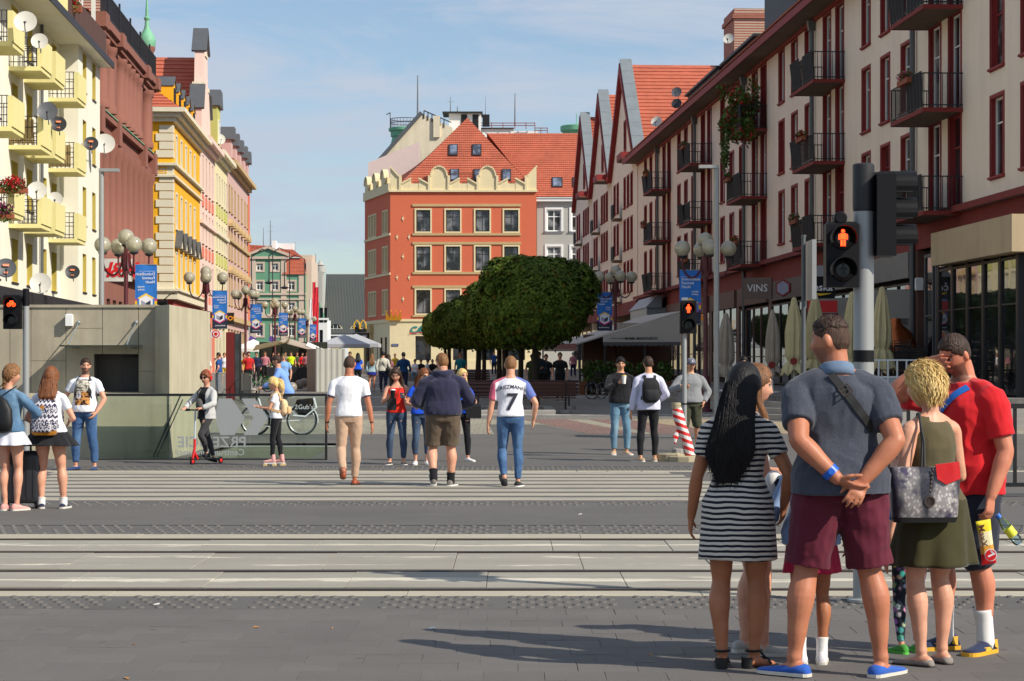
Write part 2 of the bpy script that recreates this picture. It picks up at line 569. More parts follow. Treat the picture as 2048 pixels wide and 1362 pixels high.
sheet('paving_band',[(50.1,-0.4,1.72),(56.0,-0.6,0.8)],M_road,0.004)
for d0,d1,x0,x1 in((72,73.4,-9,-1.2),(86,87.4,-9,6),(102,104,-10,5),(120,122,-11,4),(140,142,-12,3),(63.5,64.3,-9,6)):
 sheet('paving_band',rect(d0,d1,x0,x1),M_plate,0.004)
M_conc=mat('concrete',(172,162,140),0.9,0.22,1.6,0.25,30,stain=0.5,streak=True)
M_conc2=mat('board_concrete',(190,181,154),0.9,0.16,1.4,0.25,30,stain=0.45,streak=True)
well=MB()
for z0 in range(8):
 za,zb=-0.05-0.3*(z0+1),-0.05-0.3*z0
 o_=0.0 if z0%2 else 0.05
 well.box(PX0,PX1,PY1-o_,PY1+0.2,za,zb)
 well.box(PX0-0.2,PX0+o_,PY0,PY1,za,zb);well.box(PX1-o_,PX1+0.2,PY0,PY1,za,zb)
well.box(PX0-0.2,PX1+0.2,PY0-0.2,PY1+0.2,-2.6,-2.45)
o=well.build('stairwell',mat('well_stone',(120,124,108),0.8,0.2,2))
tag(o,kind='structure')
#  buildings
SL=-0.056
A_L=math.atan2(1,SL)
A_R=math.atan2(-1,-SL)
class Bld:
 def __init__(s,name,side,d0,label,cat='building',x0=None,group=None):
  s.side,s.d0=side,d0
  if side=='L':loc,rz=((-12.4 if x0 is None else x0)+SL*d0,d0,0),A_L
  elif side=='R':loc,rz=((16.95 if x0 is None else x0)+SL*d0,d0,0),A_R
  else:loc,rz=(x0,d0,0),0.0
  s.o=empty(name,loc,rz,label,cat,group)
 def u(s,d):
  return d-s.d0 if s.side=='L' else(s.d0-d if s.side=='R' else d)
 def part(s,name,mb,mats,parent=None):
  return mb.build(name,mats,parent or s.o)
def wall_holes(mb,u0,u1,z0,z1,holes,depth=0.25,y=0.0,m=0,mr=1):
 """Front wall at y with real openings (u0,u1,z0,z1) and their reveals."""
 if u0>u1:u0,u1=u1,u0
 hs=[(min(a,b),max(a,b),c,d)for a,b,c,d in holes]
 us=sorted({u0,u1,*[h[0]for h in hs],*[h[1]for h in hs]})
 zs=sorted({z0,z1,*[h[2]for h in hs],*[h[3]for h in hs]})
 us=[u for u in us if u0-1e-6<=u<=u1+1e-6];zs=[z for z in zs if z0-1e-6<=z<=z1+1e-6]
 for i in range(len(us)-1):
  j=0
  while j<len(zs)-1:
   uc=(us[i]+us[i+1])/2
   def inside(jj):
    zc=(zs[jj]+zs[jj+1])/2
    return any(h[0]<uc<h[1]and h[2]<zc<h[3]for h in hs)
   if inside(j):j+=1;continue
   k=j
   while k+1<len(zs)-1 and not inside(k+1):k+=1
   mb.quad((us[i],y,zs[j]),(us[i+1],y,zs[j]),(us[i+1],y,zs[k+1]),(us[i],y,zs[k+1]),m)
   j=k+1
 for a,b,c,d in hs:
  e=y+depth
  mb.quad((a,y,c),(b,y,c),(b,e,c),(a,e,c),mr)
  mb.quad((a,y,d),(a,e,d),(b,e,d),(b,y,d),mr)
  mb.quad((a,y,c),(a,e,c),(a,e,d),(a,y,d),mr)
  mb.quad((b,y,c),(b,y,d),(b,e,d),(b,e,c),mr)
  mb.quad((a,e,c),(b,e,c),(b,e,d),(a,e,d),mr)
def shell(mb,u0,u1,z0,z1,deep,y=0.0,m=0):
 if u0>u1:u0,u1=u1,u0
 e=y+deep
 mb.quad((u0,y,z0),(u0,e,z0),(u0,e,z1),(u0,y,z1),m)
 mb.quad((u1,y,z0),(u1,y,z1),(u1,e,z1),(u1,e,z0),m)
 mb.quad((u0,e,z0),(u1,e,z0),(u1,e,z1),(u0,e,z1),m)
 mb.quad((u0,y,z1),(u0,e,z1),(u1,e,z1),(u1,y,z1),m)
WC={}
M_glass=glass_mat('window_glass')
M_glass_c=glass_mat('curtained_glass',(0.10,0.10,0.10),0.06,0.6,0.7)
def window(parent,u,z,w,h,y,fm,pm=None,nx=2,ny=2,ft=0.06,bar=0.045,sur=None,sill=None,split=0.68,tilt=0.0):
 """window (its sash frame) > pane, surround, sill; u centre, z bottom, y the plane it stands in."""
 pm=pm or M_glass
 key=(round(w,3),round(h,3),fm.name,pm.name,nx,ny,ft,bar,sur and(sur[0].name,sur[1],sur[2]),sill and(sill[0].name,sill[1]),split)
 if key not in WC:
  a,b=-w/2,w/2
  mb=MB()
  mb.box(a,a+ft,-0.03,0.04,0,h).box(b-ft,b,-0.03,0.04,0,h).box(a+ft,b-ft,-0.03,0.04,0,ft).box(a+ft,b-ft,-0.03,0.04,h-ft,h)
  for i in range(1,nx):
   c=a+w*i/nx
   mb.box(c-bar/2,c+bar/2,-0.022,0.03,ft,h-ft)
  zz=[h*split]if ny==2 else[h*j/ny for j in range(1,ny)]
  for c in zz:mb.box(a+ft,b-ft,-0.026,0.032,c-bar/2,c+bar/2)
  pane=MB().box(a+0.01,b-0.01,0.015,0.03,0.01,h-0.01)
  S=None
  if sur:
   sm,sw,sp=sur[:3]
   S=MB()
   yo=-sp
   d2=sur[3]if len(sur)>3 else 0.03
   S.box(a-sw,a-0.002,yo,d2,-sw,h+sw).box(b+0.002,b+sw,yo,d2,-sw,h+sw).box(a-0.002,b+0.002,yo,d2,h+0.002,h+sw).box(a-0.002,b+0.002,yo,d2,-sw,-0.002)
   S=S.mesh('surround',sm)
  L=None
  if sill:
   L=MB().box(a-sill[1],b+sill[1],-sill[2],0.02,-0.07,-0.004).mesh('sill',sill[0])
  WC[key]=(mb.mesh('window',fm),pane.mesh('pane',pm),S,L)
 f,p,S,L=WC[key]
 o=obj('window',f,parent,(u,y,z))
 q=obj('pane',p,o)
 dy=0.0
 if S:obj('surround',S,o,(0,-(sur[4]if len(sur)>4 else 0.0),0))
 if L:obj('sill',L,o,(0,-(sur[4]if sur and len(sur)>4 else 0.0),0))
 return o
def courses(mb,p0,p1,q1,q0,n,t=0.06,m=0):
 """Courses of roof tiles as real overlapping steps between eave edge p0-p1 and top edge q0-q1."""
 p0,p1,q0,q1=map(Vector,(p0,p1,q0,q1))
 nrm=(p1-p0).cross(q0-p0)
 nrm=nrm.normalized()if nrm.length>1e-6 else(p1-p0).cross(q1-p1).normalized()
 if nrm.z<0:nrm=-nrm
 for i in range(n):
  a,b=i/n,(i+1)/n
  A,B=p0.lerp(q0,a),p1.lerp(q1,a)
  Cc,D=p1.lerp(q1,b),p0.lerp(q0,b)
  lo=nrm*t
  mb.quad(A+lo,B+lo,Cc+nrm*0.004,D+nrm*0.004,m)
  mb.quad(A,B,B+lo,A+lo,m)
def slab_poly(mb,pts,t,m=0):
 pts=[Vector(p)for p in pts]
 n=(pts[1]-pts[0]).cross(pts[2]-pts[0]).normalized()
 if n.z<0:pts=pts[::-1];n=-n
 k=len(pts)
 mb.add(pts+[p-n*t for p in pts],[tuple(range(k)),tuple(range(2*k-1,k-1,-1))]+[(i,i+k,(i+1)%k+k,(i+1)%k)for i in range(k)],m)
M_white=mat('white_render',(236,232,214),0.9,0.05,0.7,0.1,50,stain=0.12,streak=True)
M_yel=mat('pale_yellow_render',(226,216,150),0.9,0.06,0.8,0.1,50,stain=0.15,streak=True)
M_yrev=mat('yellow_reveal',(196,176,84),0.9,0.06)
M_wframe=mat('white_frame',(225,224,218),0.5,0.04)
M_dark=mat('dark_metal',(40,40,43),0.5,0.2)
M_blk=mat('black_paint',(22,22,24),0.5,0.2)
M_zinc=mat('zinc_sheet',(142,150,152),0.45,0.15,1.5,metal=0.35)
M_pipe=mat('grey_pipe',(92,96,98),0.5,0.1,metal=0.3)
M_slate=mat('slate_cap',(84,88,92),0.6,0.15)
M_brown=mat('brown_boarding',(86,58,50),0.8,0.15,3)
M_copper=mat('green_copper',(120,184,146),0.6,0.25,3,stain=0.25,streak=True)
M_tile=tile_mat('clay_tiles',(182,97,72))
M_tile2=tile_mat('old_clay_tiles',(172,86,58),dark=0.4)
M_brick=brick_mat('red_brick',(172,84,62),(146,66,50),(190,170,150))
M_gold=mat('gold_leaf',(214,150,40),0.35,0.1,metal=0.6)
b1=Bld('apartment_building','L',50.0,'white apartment block with pale yellow stepped balconies at the left edge')
U=b1.u
mw=MB()
FL=(3.6,6.2,8.8,11.4)
holes_r,wins=[],[]
for fl in FL:
 for d in(55.0,59.0,62.6,66.0,69.8,73.2,76.2,79.4,81.8):
  w=1.25
  holes_r.append((U(d)-w/2,U(d)+w/2,fl+0.85,fl+2.3));wins.append((U(d),fl+0.85,w,1.45,0.2))
wall_holes(mw,U(50),U(83.2),0,13.9,holes_r,0.3,0.2)
shell(mw,U(50),U(83.2),0,13.9,9,0.2)
holes_f=[]
for fl in FL:
 for d in(84.9,87.6):
  holes_f.append((U(d)-0.5,U(d)+0.5,fl+0.92,fl+2.4));wins.append((U(d),fl+0.92,1.0,1.48,-0.5))
wall_holes(mw,U(83.2),U(89.4),0,13.9,holes_f,0.3,-0.5)
shell(mw,U(83.2),U(89.4),0,13.9,9.7,-0.5)
b1.part('wall',mw,[M_white,M_yrev])
for(u,z,w,h,y)in wins:
 window(b1.o,u,z,w,h,y+0.22,M_wframe,M_glass_c,2,1,sill=(M_dark,0.02,0.26))
ev=MB().box(U(50),U(89.6),-1.0,0.5,13.9,14.08)
ev.box(U(50),U(89.65),-1.06,-1.0,13.86,14.12,1).box(U(50),U(89.6),0.5,9,13.95,14.05)
b1.part('eave',ev,[M_white,M_dark])
pn_y=MB().box(-0.66,0.66,-0.03,0.03,0,1.15).mesh('parapet_panel',M_yel)
pn_b=MB().box(-0.66,0.66,-0.03,0.03,0,1.15).mesh('parapet_panel',M_brown)
for k in range(22):
 d=60.5+k*1.34
 obj('parapet_panel',pn_y if d<79 else pn_b,b1.o,(U(d),-0.75,14.1))
up=MB()
wall_holes(up,U(50),U(89),14.08,16.9,[(U(d)-0.8,U(d)+0.8,14.9,16.3)for d in(64,70,76,82,86)],0.2,1.6)
shell(up,U(50),U(89),14.08,16.9,6,1.6)
for d in(75,79,83,86.5):up.box(U(d)-0.09,U(d)+0.09,-0.7,-0.55,14.1,16.8,1)
up.box(U(60),U(89.2),-1.0,1.6,16.8,16.95)
b1.part('roof_terrace',up,[M_white,M_wframe])
for z in(4,10.5):pass
pipe=MB().tube([(U(78.3),0.1,3.8),(U(78.3),0.1,13.9)],0.06,8)
b1.part('downpipe',pipe,M_pipe)
bal_me={}
def apt_balcony(d0,L,z,bars=True,infill=None):
 g=MB().box(0,L,-0.86,0.2,0,0.14,0).box(0,L,-0.9,-0.8,0.14,1.08,0)
 g.box(0,0.09,-0.8,-0.74,0.14,1.08,0)
 o=g.build('balcony',M_yel,b1.o,(U(d0),0,z))
 rl=MB()
 for e in(0.05,L-0.05):
  for k in range(7):rl.box(e-0.012,e+0.012,-0.72+k*0.15,-0.696+k*0.15,0.14,1.1)
  for zz in(0.28,0.72,1.08):rl.box(e-0.014,e+0.014,-0.76,0.2,zz,zz+0.025)
 rl.build('railing',M_dark,o)
 if infill:
  MB().box(0.1,0.14,-0.6,0.18,0.2,1.0).build('screen',infill,o)
 return o
M_bamboo=mat('bamboo_screen',(196,168,110),0.9,0.3,12)
for d0 in(66.4,72.0,75.0,80.4):
 for i,z in enumerate((6.2,8.8,11.4)):
  apt_balcony(d0,2.15,z,infill=M_bamboo if(d0==80.4 and i==1)or(d0==72.0 and i==1)else None)
apt_balcony(61.0,2.15,8.8);apt_balcony(61.0,2.15,6.2)
cn=MB().box(U(50),U(86),-2.0,0.2,3.5,3.78)
b1.part('canopy',cn,M_dark)
for k in range(16):
 d=52+k*2.1
 o=window(b1.o,U(d),0.15,2.0,3.3,-0.25,M_wframe,M_glass,2,2,split=0.75)
b1.part('shopfront_wall',MB().box(U(50),U(86),-0.16,0.19,0,3.49),M_dark)
M_sand=mat('red_sandstone',(142,92,78),0.85,0.14,1.0,0.2,25,stain=0.3,streak=True)
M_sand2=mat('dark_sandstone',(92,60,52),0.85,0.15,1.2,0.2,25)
b2=Bld('department_store','L',89.6,'reddish brown sandstone store with rows of engaged columns and iron roof railing')
U=b2.u
COLS_U=(91.6,94.0,97.6,99.2,100.8,102.4,104.0,108.6)
holes=[]
for a,b_ in zip(COLS_U[:-1],COLS_U[1:]):
 c=(a+b_)/2
 w=min(b_-a-0.75,1.5)
 holes.append((U(c)-w/2,U(c)+w/2,12.9,15.1))
LOW=[(90.6+2.15*k)for k in range(10)]
for a,b_ in zip(LOW[:-1],LOW[1:]):
 c=(a+b_)/2
 holes.append((U(c)-0.6,U(c)+0.6,6.9,8.6));holes.append((U(c)-0.6,U(c)+0.6,9.2,11.0));holes.append((U(c)-0.62,U(c)+0.62,1.0,4.6))
mw=MB()
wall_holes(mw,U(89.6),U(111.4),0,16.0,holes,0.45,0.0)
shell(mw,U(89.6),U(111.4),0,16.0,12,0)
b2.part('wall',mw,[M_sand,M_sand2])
for(a,c,z0,z1)in holes:window(b2.o,(a+c)/2,z0,c-a,z1-z0,0.34,M_sand2,M_glass,2,2)
col_u=MB().lathe([(0.44,12.5),(0.44,12.75),(0.36,12.85),(0.33,14.6),(0.32,14.95),(0.42,15.1),(0.46,15.3),(0.46,15.36)],14).mesh('column',M_sand)
for d in COLS_U:obj('column',col_u,b2.o,(U(d),-0.18,0))
pil=MB().box(-0.42,0.42,-0.3,0.02,12.5,15.36).mesh('pilaster',M_sand)
for d in(90.2,96.0,106.2,110.6):obj('pilaster',pil,b2.o,(U(d),0,0))
col_l=MB().lathe([(0.42,6.2),(0.42,6.5),(0.33,6.62),(0.30,10.7),(0.40,11.0),(0.42,11.3)],14).mesh('column',M_sand)
for d in LOW:obj('column',col_l,b2.o,(U(d),-0.14,0))
cr=MB()
for(z0,z1,y)in((15.36,15.62,-0.3),(15.62,15.85,-0.45),(15.85,16.2,-0.6),(11.3,11.6,-0.35),(12.1,12.35,-0.45),(11.6,12.1,-0.2),(5.7,6.2,-0.4),(8.68,9.1,-0.06)):
 cr.box(U(89.62),U(111.5),y,0.02,z0,z1)
b2.part('cornice',cr,M_sand)
cr=MB()
for d in(90.2,96.0,106.2,110.6):
 cr=MB();cr.box(U(d)-0.6,U(d)+0.6,-0.72,0.01,15.63,16.24).box(U(d)-0.5,U(d)+0.5,-0.55,0.01,11.32,12.4)
 b2.part('cornice_break',cr,M_sand)
b2.part('cornice_flashing',MB().box(U(89.6),U(111.5),-0.5,0.0,12.352,12.39),M_copper)
rl=MB().box(U(89.7),U(111),-0.5,-0.46,17.3,17.36).box(U(89.7),U(111),-0.5,-0.46,16.35,16.41)
k=89.7
while k<111:
 rl.box(U(k)-0.02,U(k)+0.02,-0.49,-0.47,16.24,17.34);k+=0.2
for d in(92,96,100,104,108):rl.box(U(d)-0.05,U(d)+0.05,-0.52,-0.44,16.24,17.6)
b2.part('roof_railing',rl,M_blk)
tl=MB();courses(tl,(U(89.6),0,16.25),(U(111.4),0,16.25),(U(111.4),5,19.0),(U(89.6),5,19.0),14)
b2.part('roof',tl,M_tile2)
tur=MB().lathe([(0.34,16.2),(0.34,17.5),(0.42,17.65),(0.42,17.8)],16,(U(110.3),-0.1,0))
t_=b2.part('turret',tur,M_sand)
dm=[(0.78,17.95),(0.80,18.05),(0.86,18.3),(0.84,18.6),(0.70,19.0),(0.48,19.35),(0.30,19.7),(0.22,20.1),(0.20,20.5),(0.30,20.62),(0.30,20.78),(0.17,20.9),(0.14,21.6),(0.09,22.4),(0.03,24.3)]
MB().lathe([(r_*0.52,17.8+(z_-17.95)*0.52)for r_,z_ in dm],16,(U(110.3),-0.1,0)).build('onion_dome',M_copper,t_)
b2.part('chimney',MB().box(U(110.6),U(113.2),2.2,4.2,16,20.3).box(U(110.5),U(113.3),2.1,4.3,20.3,20.7),M_brick)
M_sign_w=mat('sign_white',(206,208,202),0.5,0.03)
M_sign_r=mat('sign_red',(206,22,26),0.5,0.05)
sg=empty('shop_sign',(X(234,91.0),91.0,Z(563,91.0)),0,'white shop sign with slanting red letters on the brown store','sign')
MB().box(-0.62,0.62,-0.1,0.1,0,0.95).build('board',M_sign_w,sg)
lettering('H&M',M_sign_r,sg,(-0.02,-0.112,0.46),0.86,bold=0.022,shear=0.28,spacing=0.86)
M_yw=mat('ochre_yellow_render',(236,174,26),0.9,0.06,0.8,0.1,40,stain=0.1,streak=True)
M_cream=mat('cream_stone',(222,213,186),0.85,0.08,1.5,0.1,40,stain=0.15)
M_redst=mat('dusky_red_render',(160,62,58),0.85,0.1,1.0)
b3=Bld('yellow_corner_house','L',124.0,'bright yellow corner house with cream quoins and five small dormers')
U=b3.u
WD=(126.5,129.4,132.3,135.2,138.1)
holes=[]
for d in WD:
 for(z0,z1)in((13.35,14.95),(9.6,11.6),(6.2,8.2)):holes.append((U(d)-0.48,U(d)+0.48,z0,z1))
mw=MB()
wall_holes(mw,0,18,5.9,16.0,holes,0.3)
shell(mw,0,18,5.9,16.0,14,0)
b3.part('wall',mw,[M_yw,M_cream])
for(a,c,z0,z1)in holes:
 window(b3.o,(a+c)/2,z0,c-a,z1-z0,0.2,M_wframe,M_glass_c,2,2,sur=(M_cream,0.12,0.035,-0.004,0.2),sill=(M_cream,0.16,0.1))
pd=MB().prism([(-0.95,0),(0.95,0),(0,0.85)],'y',-0.3,-0.004).mesh('pediment',M_cream)
pc=MB()
for s in(-1,1):
 pc.add([(s*1.05,-0.4,-0.05),(s*1.05,0,-0.05),(0,0,0.92),(0,-0.4,0.92),(s*1.05,-0.4,0.05),(s*1.05,0,0.05),(0,0,1.02),(0,-0.4,1.02)],[(0,1,2,3),(4,7,6,5),(0,3,7,4),(1,5,6,2),(0,4,5,1)])
pc=pc.mesh('pediment_cap',M_slate)
for d in WD:
 o=obj('pediment',pd,b3.o,(U(d),0,8.5));obj('pediment_cap',pc,o)
qn=[MB().box(-0.005,w,-0.07,0.3,0,0.42).box(-0.07,-0.005,-0.07,w2,0,0.42).mesh('quoin',M_cream)for w,w2 in((0.75,0.92),(0.55,0.72))]
z=6.0;k=0
while z<15.4:
 if not 12.3<z<13.3:obj('quoin',qn[k%2],b3.o,(0.0,0,z))
 z+=0.47;k+=1
cr=MB()
for z0,z1,p in((15.55,15.8,0.25),(15.8,16.05,0.5),(16.05,16.3,0.8),(5.45,5.9,0.35),(5.9,6.02,0.5),(13.05,13.2,0.3),(12.4,12.52,0.2),(12.52,13.05,0.08)):
 cr.box(-p,18.1,-p,0.01,z0,z1);cr.box(-p,-0.002,0.01,14,z0,z1)
b3.part('cornice',cr,M_cream)
key_=MB()
def key_unit(f):
 for a0,a1,c0,c1 in((0,.5,0,.06),(0,.06,.06,.38),(.06,.44,.32,.38),(.38,.44,.12,.32),(.16,.38,.12,.18)):f(a0,a1,c0,c1)
for k in range(28):key_unit(lambda a0,a1,c0,c1:key_.box(0.4+k*0.62+a0,0.4+k*0.62+a1,-0.1,-0.078,12.6+c0,12.6+c1))
for k in range(12):key_unit(lambda a0,a1,c0,c1:key_.box(-0.1,-0.078,0.3+k*0.62+a0,0.3+k*0.62+a1,12.6+c0,12.6+c1))
b3.part('key_pattern',key_,M_yw)
gf=MB()
gh=[(1.0+k*2.9,2.9+k*2.9,0.3,3.9)for k in range(6)]
wall_holes(gf,-0.02,18,0,5.45,gh,0.5,-0.03)
shell(gf,-0.02,18,0,5.45,13.9,-0.03)
for k in range(12):gf.box(-0.07,18.0,-0.075,-0.033,0.5+k*0.41,0.86+k*0.41,0)if k>8 else None
b3.part('ground_floor',gf,[M_redst,M_cream])
for(a,c,z0,z1)in gh:
 window(b3.o,(a+c)/2,z0,c-a,z1-z0,0.3,M_redst,M_glass,2,2,split=0.8)
ar=MB()
for(a,c,z0,z1)in gh:
 m_=(a+c)/2;r_=(c-a)/2
 for q in range(8):
  t0,t1=PI*q/8,PI*(q+1)/8
  ar.add([(m_+r_*math.cos(t0),-0.1,3.9+r_*math.sin(t0)),(m_+(r_+.25)*math.cos(t0),-0.1,3.9+(r_+.25)*math.sin(t0)),(m_+(r_+.25)*math.cos(t1),-0.1,3.9+(r_+.25)*math.sin(t1)),(m_+r_*math.cos(t1),-0.1,3.9+r_*math.sin(t1)),(m_,-0.1,3.9)],[(0,1,2,3)])
  ar.add([(m_+r_*math.cos(t0),-0.085,3.9+r_*math.sin(t0)),(m_+r_*math.cos(t1),-0.085,3.9+r_*math.sin(t1)),(m_,-0.085,3.9)],[(0,1,2)],1)
b3.part('arch',ar,[M_cream,M_glass])
rf=MB()
courses(rf,(-0.6,-0.5,16.3),(18,-0.5,16.3),(18,5.5,20.6),(4.5,5.5,20.6),22)
courses(rf,(-0.6,14,16.3),(-0.6,-0.5,16.3),(4.5,5.5,20.6),(4.5,8,20.6),22)
courses(rf,(18,14,16.3),(-0.6,14,16.3),(4.5,8,20.6),(18,8,20.6),22)
rf.quad((4.5,5.5,20.6),(18,5.5,20.6),(18,8,20.6),(4.5,8,20.6))
b3.part('roof',rf,M_tile)
dr=MB().box(-0.75,0.75,0.1,4.2,16.3,17.8,0).prism([(-0.75,17.8),(0.75,17.8),(0,18.35)],'y',0.1,4.2,0)
dr_c=MB()
for s in(-1,1):slab_poly(dr_c,[(s*0.82,0.02,17.80),(s*0.82,4.3,17.80),(0,4.3,18.42),(0,0.02,18.42)],0.06)
dr_m,dc_m=dr.mesh('dormer',M_yw),dr_c.mesh('dormer_roof',M_slate)
for d in(126.2,129.3,132.4,135.5,138.6):
 o=obj('dormer',dr_m,b3.o,(U(d),0,0));obj('dormer_roof',dc_m,o)
 window(o,0,16.75,0.8,0.95,0.06,M_dark,M_glass,2,1)
M_pinkw=mat('pinkish_white_render',(226,200,186),0.9,0.06,0.8)
M_pink=mat('salmon_render',(212,122,98),0.9,0.08,0.8)
M_palec=mat('pale_cream_render',(224,212,168),0.9,0.06,0.8)
M_lime=mat('lime_render',(190,190,110),0.9,0.08,0.8)
M_mauve=mat('mauve_pink_render',(200,168,160),0.9,0.06,0.8,stain=0.1,streak=True)
M_tan=mat('tan_stone',(190,164,118),0.85,0.1,1.5)
def row_house(name,d0,d1,label,wm,sm,rows,wd,ztop,zg,gm,fm=None,w=1.0,spand=None,perp=None):
 b=Bld(name,'L',d0,label)
 L=d1-d0
 holes=[(d-d0-w/2,d-d0+w/2,z0,z1)for d in wd for z0,z1 in rows]
 mw=MB();wall_holes(mw,0,L,zg,ztop,holes,0.28);shell(mw,0,L,zg,ztop,12)
 b.part('wall',mw,[wm,sm])
 for(a,c,z0,z1)in holes:
  window(b.o,(a+c)/2,z0,c-a,z1-z0,0.18,M_wframe,M_glass_c,2,2,sur=(sm,0.12,0.04,-0.004,0.18),sill=(sm,0.18,0.12))
 if spand:
  sp=MB()
  for d in wd:
   for z0,z1 in rows:sp.box(d-d0-w/2-0.1,d-d0+w/2+0.1,-0.06,-0.003,z0-1.0,z0-0.25)
  b.part('spandrel',sp,spand)
 g=MB();gh=[(0.6+k*3.2,3.0+k*3.2,gz(d0)+0.3,gz(d0)+3.4)for k in range(int((L-0.6)/3.2))]
 wall_holes(g,0,L,0,zg,gh,0.4,-0.02);shell(g,0,L,0,zg,11.9,-0.02)
 b.part('ground_floor',g,[gm,sm])
 for(a,c,z0,z1)in gh:window(b.o,(a+c)/2,z0,c-a,z1-z0,0.25,M_brown,M_glass,2,2,split=0.78)
 c=MB()
 for z0,z1,p in((ztop-0.5,ztop-0.2,0.3),(ztop-0.2,ztop+0.1,0.7),(zg-0.3,zg+0.1,0.4),((zg+ztop)/2-0.1,(zg+ztop)/2+0.15,0.2)):c.box(0.01,L-0.01,-p,0.02,z0,z1)
 b.part('cornice',c,sm)
 r=MB()
 if perp:
  courses(r,(0,0.4,ztop+0.1),(0,12,ztop+0.1),(perp[0],12,perp[1]),(perp[0],0.4,perp[1]),20);courses(r,(L,12,ztop+0.1),(L,0.4,ztop+0.1),(perp[0],0.4,perp[1]),(perp[0],12,perp[1]),20)
  b.part('roof',r,M_tile);return b
 courses(r,(0,-0.5,ztop+0.1),(L,-0.5,ztop+0.1),(L,6,ztop+4.4),(0,6,ztop+4.4),20);shell(r,0,L,ztop,ztop+0.1,12)
 r.add([(0,-0.5,ztop+0.1),(0,6,ztop+4.4),(0,12,ztop+0.1)],[(0,1,2)]);r.quad((0,6,ztop+4.4),(L,6,ztop+4.4),(L,12,ztop+0.1),(0,12,ztop+0.1))
 b.part('roof',r,M_tile)
 return b
b4=row_house('gabled_house',142.0,154.0,'narrow pinkish white house with a tall scrolled white gable',M_pinkw,M_pinkw,((13.2,15.6),(9.8,11.8),(6.6,8.4)),(144.2,146.8,149.4,152.0),16.6,5.6,M_pink,spand=M_pink,perp=(4.6,22.4))
gp=[(0,16.6),(0,18.4),(0.9,20.0),(1.6,20.3),(1.9,22.4),(3.2,24.0),(4.6,22.4),(4.9,20.3),(5.8,20.0),(6.8,18.4),(7.4,16.6)]
o=b4.part('gable',MB().prism(gp,'y',-0.12,0.5),M_pinkw)
gc=MB()
for(a,c)in((1,2),(4,5),(5,6),(8,9)):
 p,q=gp[a],gp[c]
 sg_=-1 if a<5 else 1
 gc=MB();gc.add([(p[0]+0.02*sg_,-0.3,p[1]),(p[0]+0.02*sg_,0.7,p[1]),(q[0],0.7,q[1]+0.02),(q[0],-0.3,q[1]+0.02),(p[0]+0.16*sg_,-0.3,p[1]+0.1),(p[0]+0.16*sg_,0.7,p[1]+0.1),(q[0]+0.1*sg_,0.7,q[1]+0.16),(q[0]+0.1*sg_,-0.3,q[1]+0.16)],[(0,1,2,3),(4,7,6,5),(0,3,7,4),(1,5,6,2),(0,4,5,1),(3,2,6,7)]);gc.build('coping',M_slate,o)
MB().box(1.2,1.5,-0.2,0.6,20.1,20.35).box(4.9,5.3,-0.2,0.6,20.1,20.35).box(2.4,4.0,-0.2,-0.12,22.2,22.4).build('moulding',M_cream,o)
b5=row_house('cream_house',154.0,166.0,'pale cream house with lime green panels and one big dormer',M_palec,M_cream,((13.4,15.4),(9.9,11.9),(6.6,8.6)),(155.8,158.2,160.6,163.0,165.0),16.9,5.4,M_palec,spand=M_lime)
dq=MB().box(1.0,4.0,-0.1,4.5,17.0,20.2)
o=b5.part('dormer',dq,M_lime)
MB().prism([(0.8,20.2),(4.2,20.2),(3.4,21.4),(1.6,21.4)],'y',-0.3,4.6).build('dormer_roof',M_slate,o)
window(o,2.5,17.7,1.2,1.6,-0.14,M_wframe,M_glass,2,2)
b6=row_house('mauve_house',166.0,191.0,'mauve pink house with tan window pediments at the far end of the left row',M_mauve,M_tan,((13.6,15.6),(9.9,12.2),(6.4,8.6)),(168.0,170.6,174,178,182,186,189),17.3,5.4,M_mauve)
hood=MB().box(-0.85,0.85,-0.35,-0.003,0,0.22).prism([(-0.85,0.22),(0.85,0.22),(0,0.6)],'y',-0.33,-0.003).mesh('window_hood',M_tan)
for d in(168.0,170.6,174,178,182,186,189):
 for z in(12.4,8.8):obj('window_hood',hood,b6.o,(d-166,0,z))
dm_=MB().box(-0.9,0.9,-0.1,4,17.3,19.2).mesh('dormer',M_mauve)
dk_=MB().prism([(-1.1,19.2),(1.1,19.2),(0.7,20.2),(-0.7,20.2)],'y',-0.35,4.1).mesh('dormer_roof',M_slate)
for d in(169.5,174.5,179.5,184.5,189):
 o=obj('dormer',dm_,b6.o,(d-166,0,0));obj('dormer_roof',dk_,o)
b6.part('corner_pilaster',MB().box(24.2,25.0,-0.12,0.0,5.5,16.7),M_pink)
tag(MB().box(-0.55,0.55,-0.6,0.6,0,3.6).box(-0.65,0.65,-0.7,0.7,3.6,4.0).build('chimney',M_brick,None,(-26.0,131.5,19.2)),'brick chimney stack on the red roof of the yellow corner house','chimney')
M_rw=mat('warm_cream_render',(240,222,200),0.9,0.06,0.6,0.15,40,stain=0.16,streak=True)
M_rred=mat('oxblood_paint',(138,38,36),0.7,0.12,2.0)
M_rband=mat('oxblood_render',(128,46,40),0.85,0.14,0.8,stain=0.3)
M_soff=mat('dark_soffit',(112,92,78),0.9,0.15)
b7=Bld('apartment_house','R',57.0,'long cream apartment house with oxblood window frames on the right side')
U=b7.u
SILL=(6.95,10.0,13.05)
wpos,dpos=[],[]
base=46.8
for k in range(7):
 m0=base+16.75*k
 for q in(8.0,11.0,14.0):
  if 57.4<m0+q<148.5:wpos.append(m0+q)
 for q in(1.8,4.2):
  if 57.4<m0+q<148.5:dpos.append(m0+q)
holes=[(U(d)-0.62,U(d)+0.62,s,s+2.2)for d in wpos for s in SILL]+[(U(d)-0.68,U(d)+0.68,s-0.75,s+2.2)for d in dpos for s in SILL]
mw=MB()
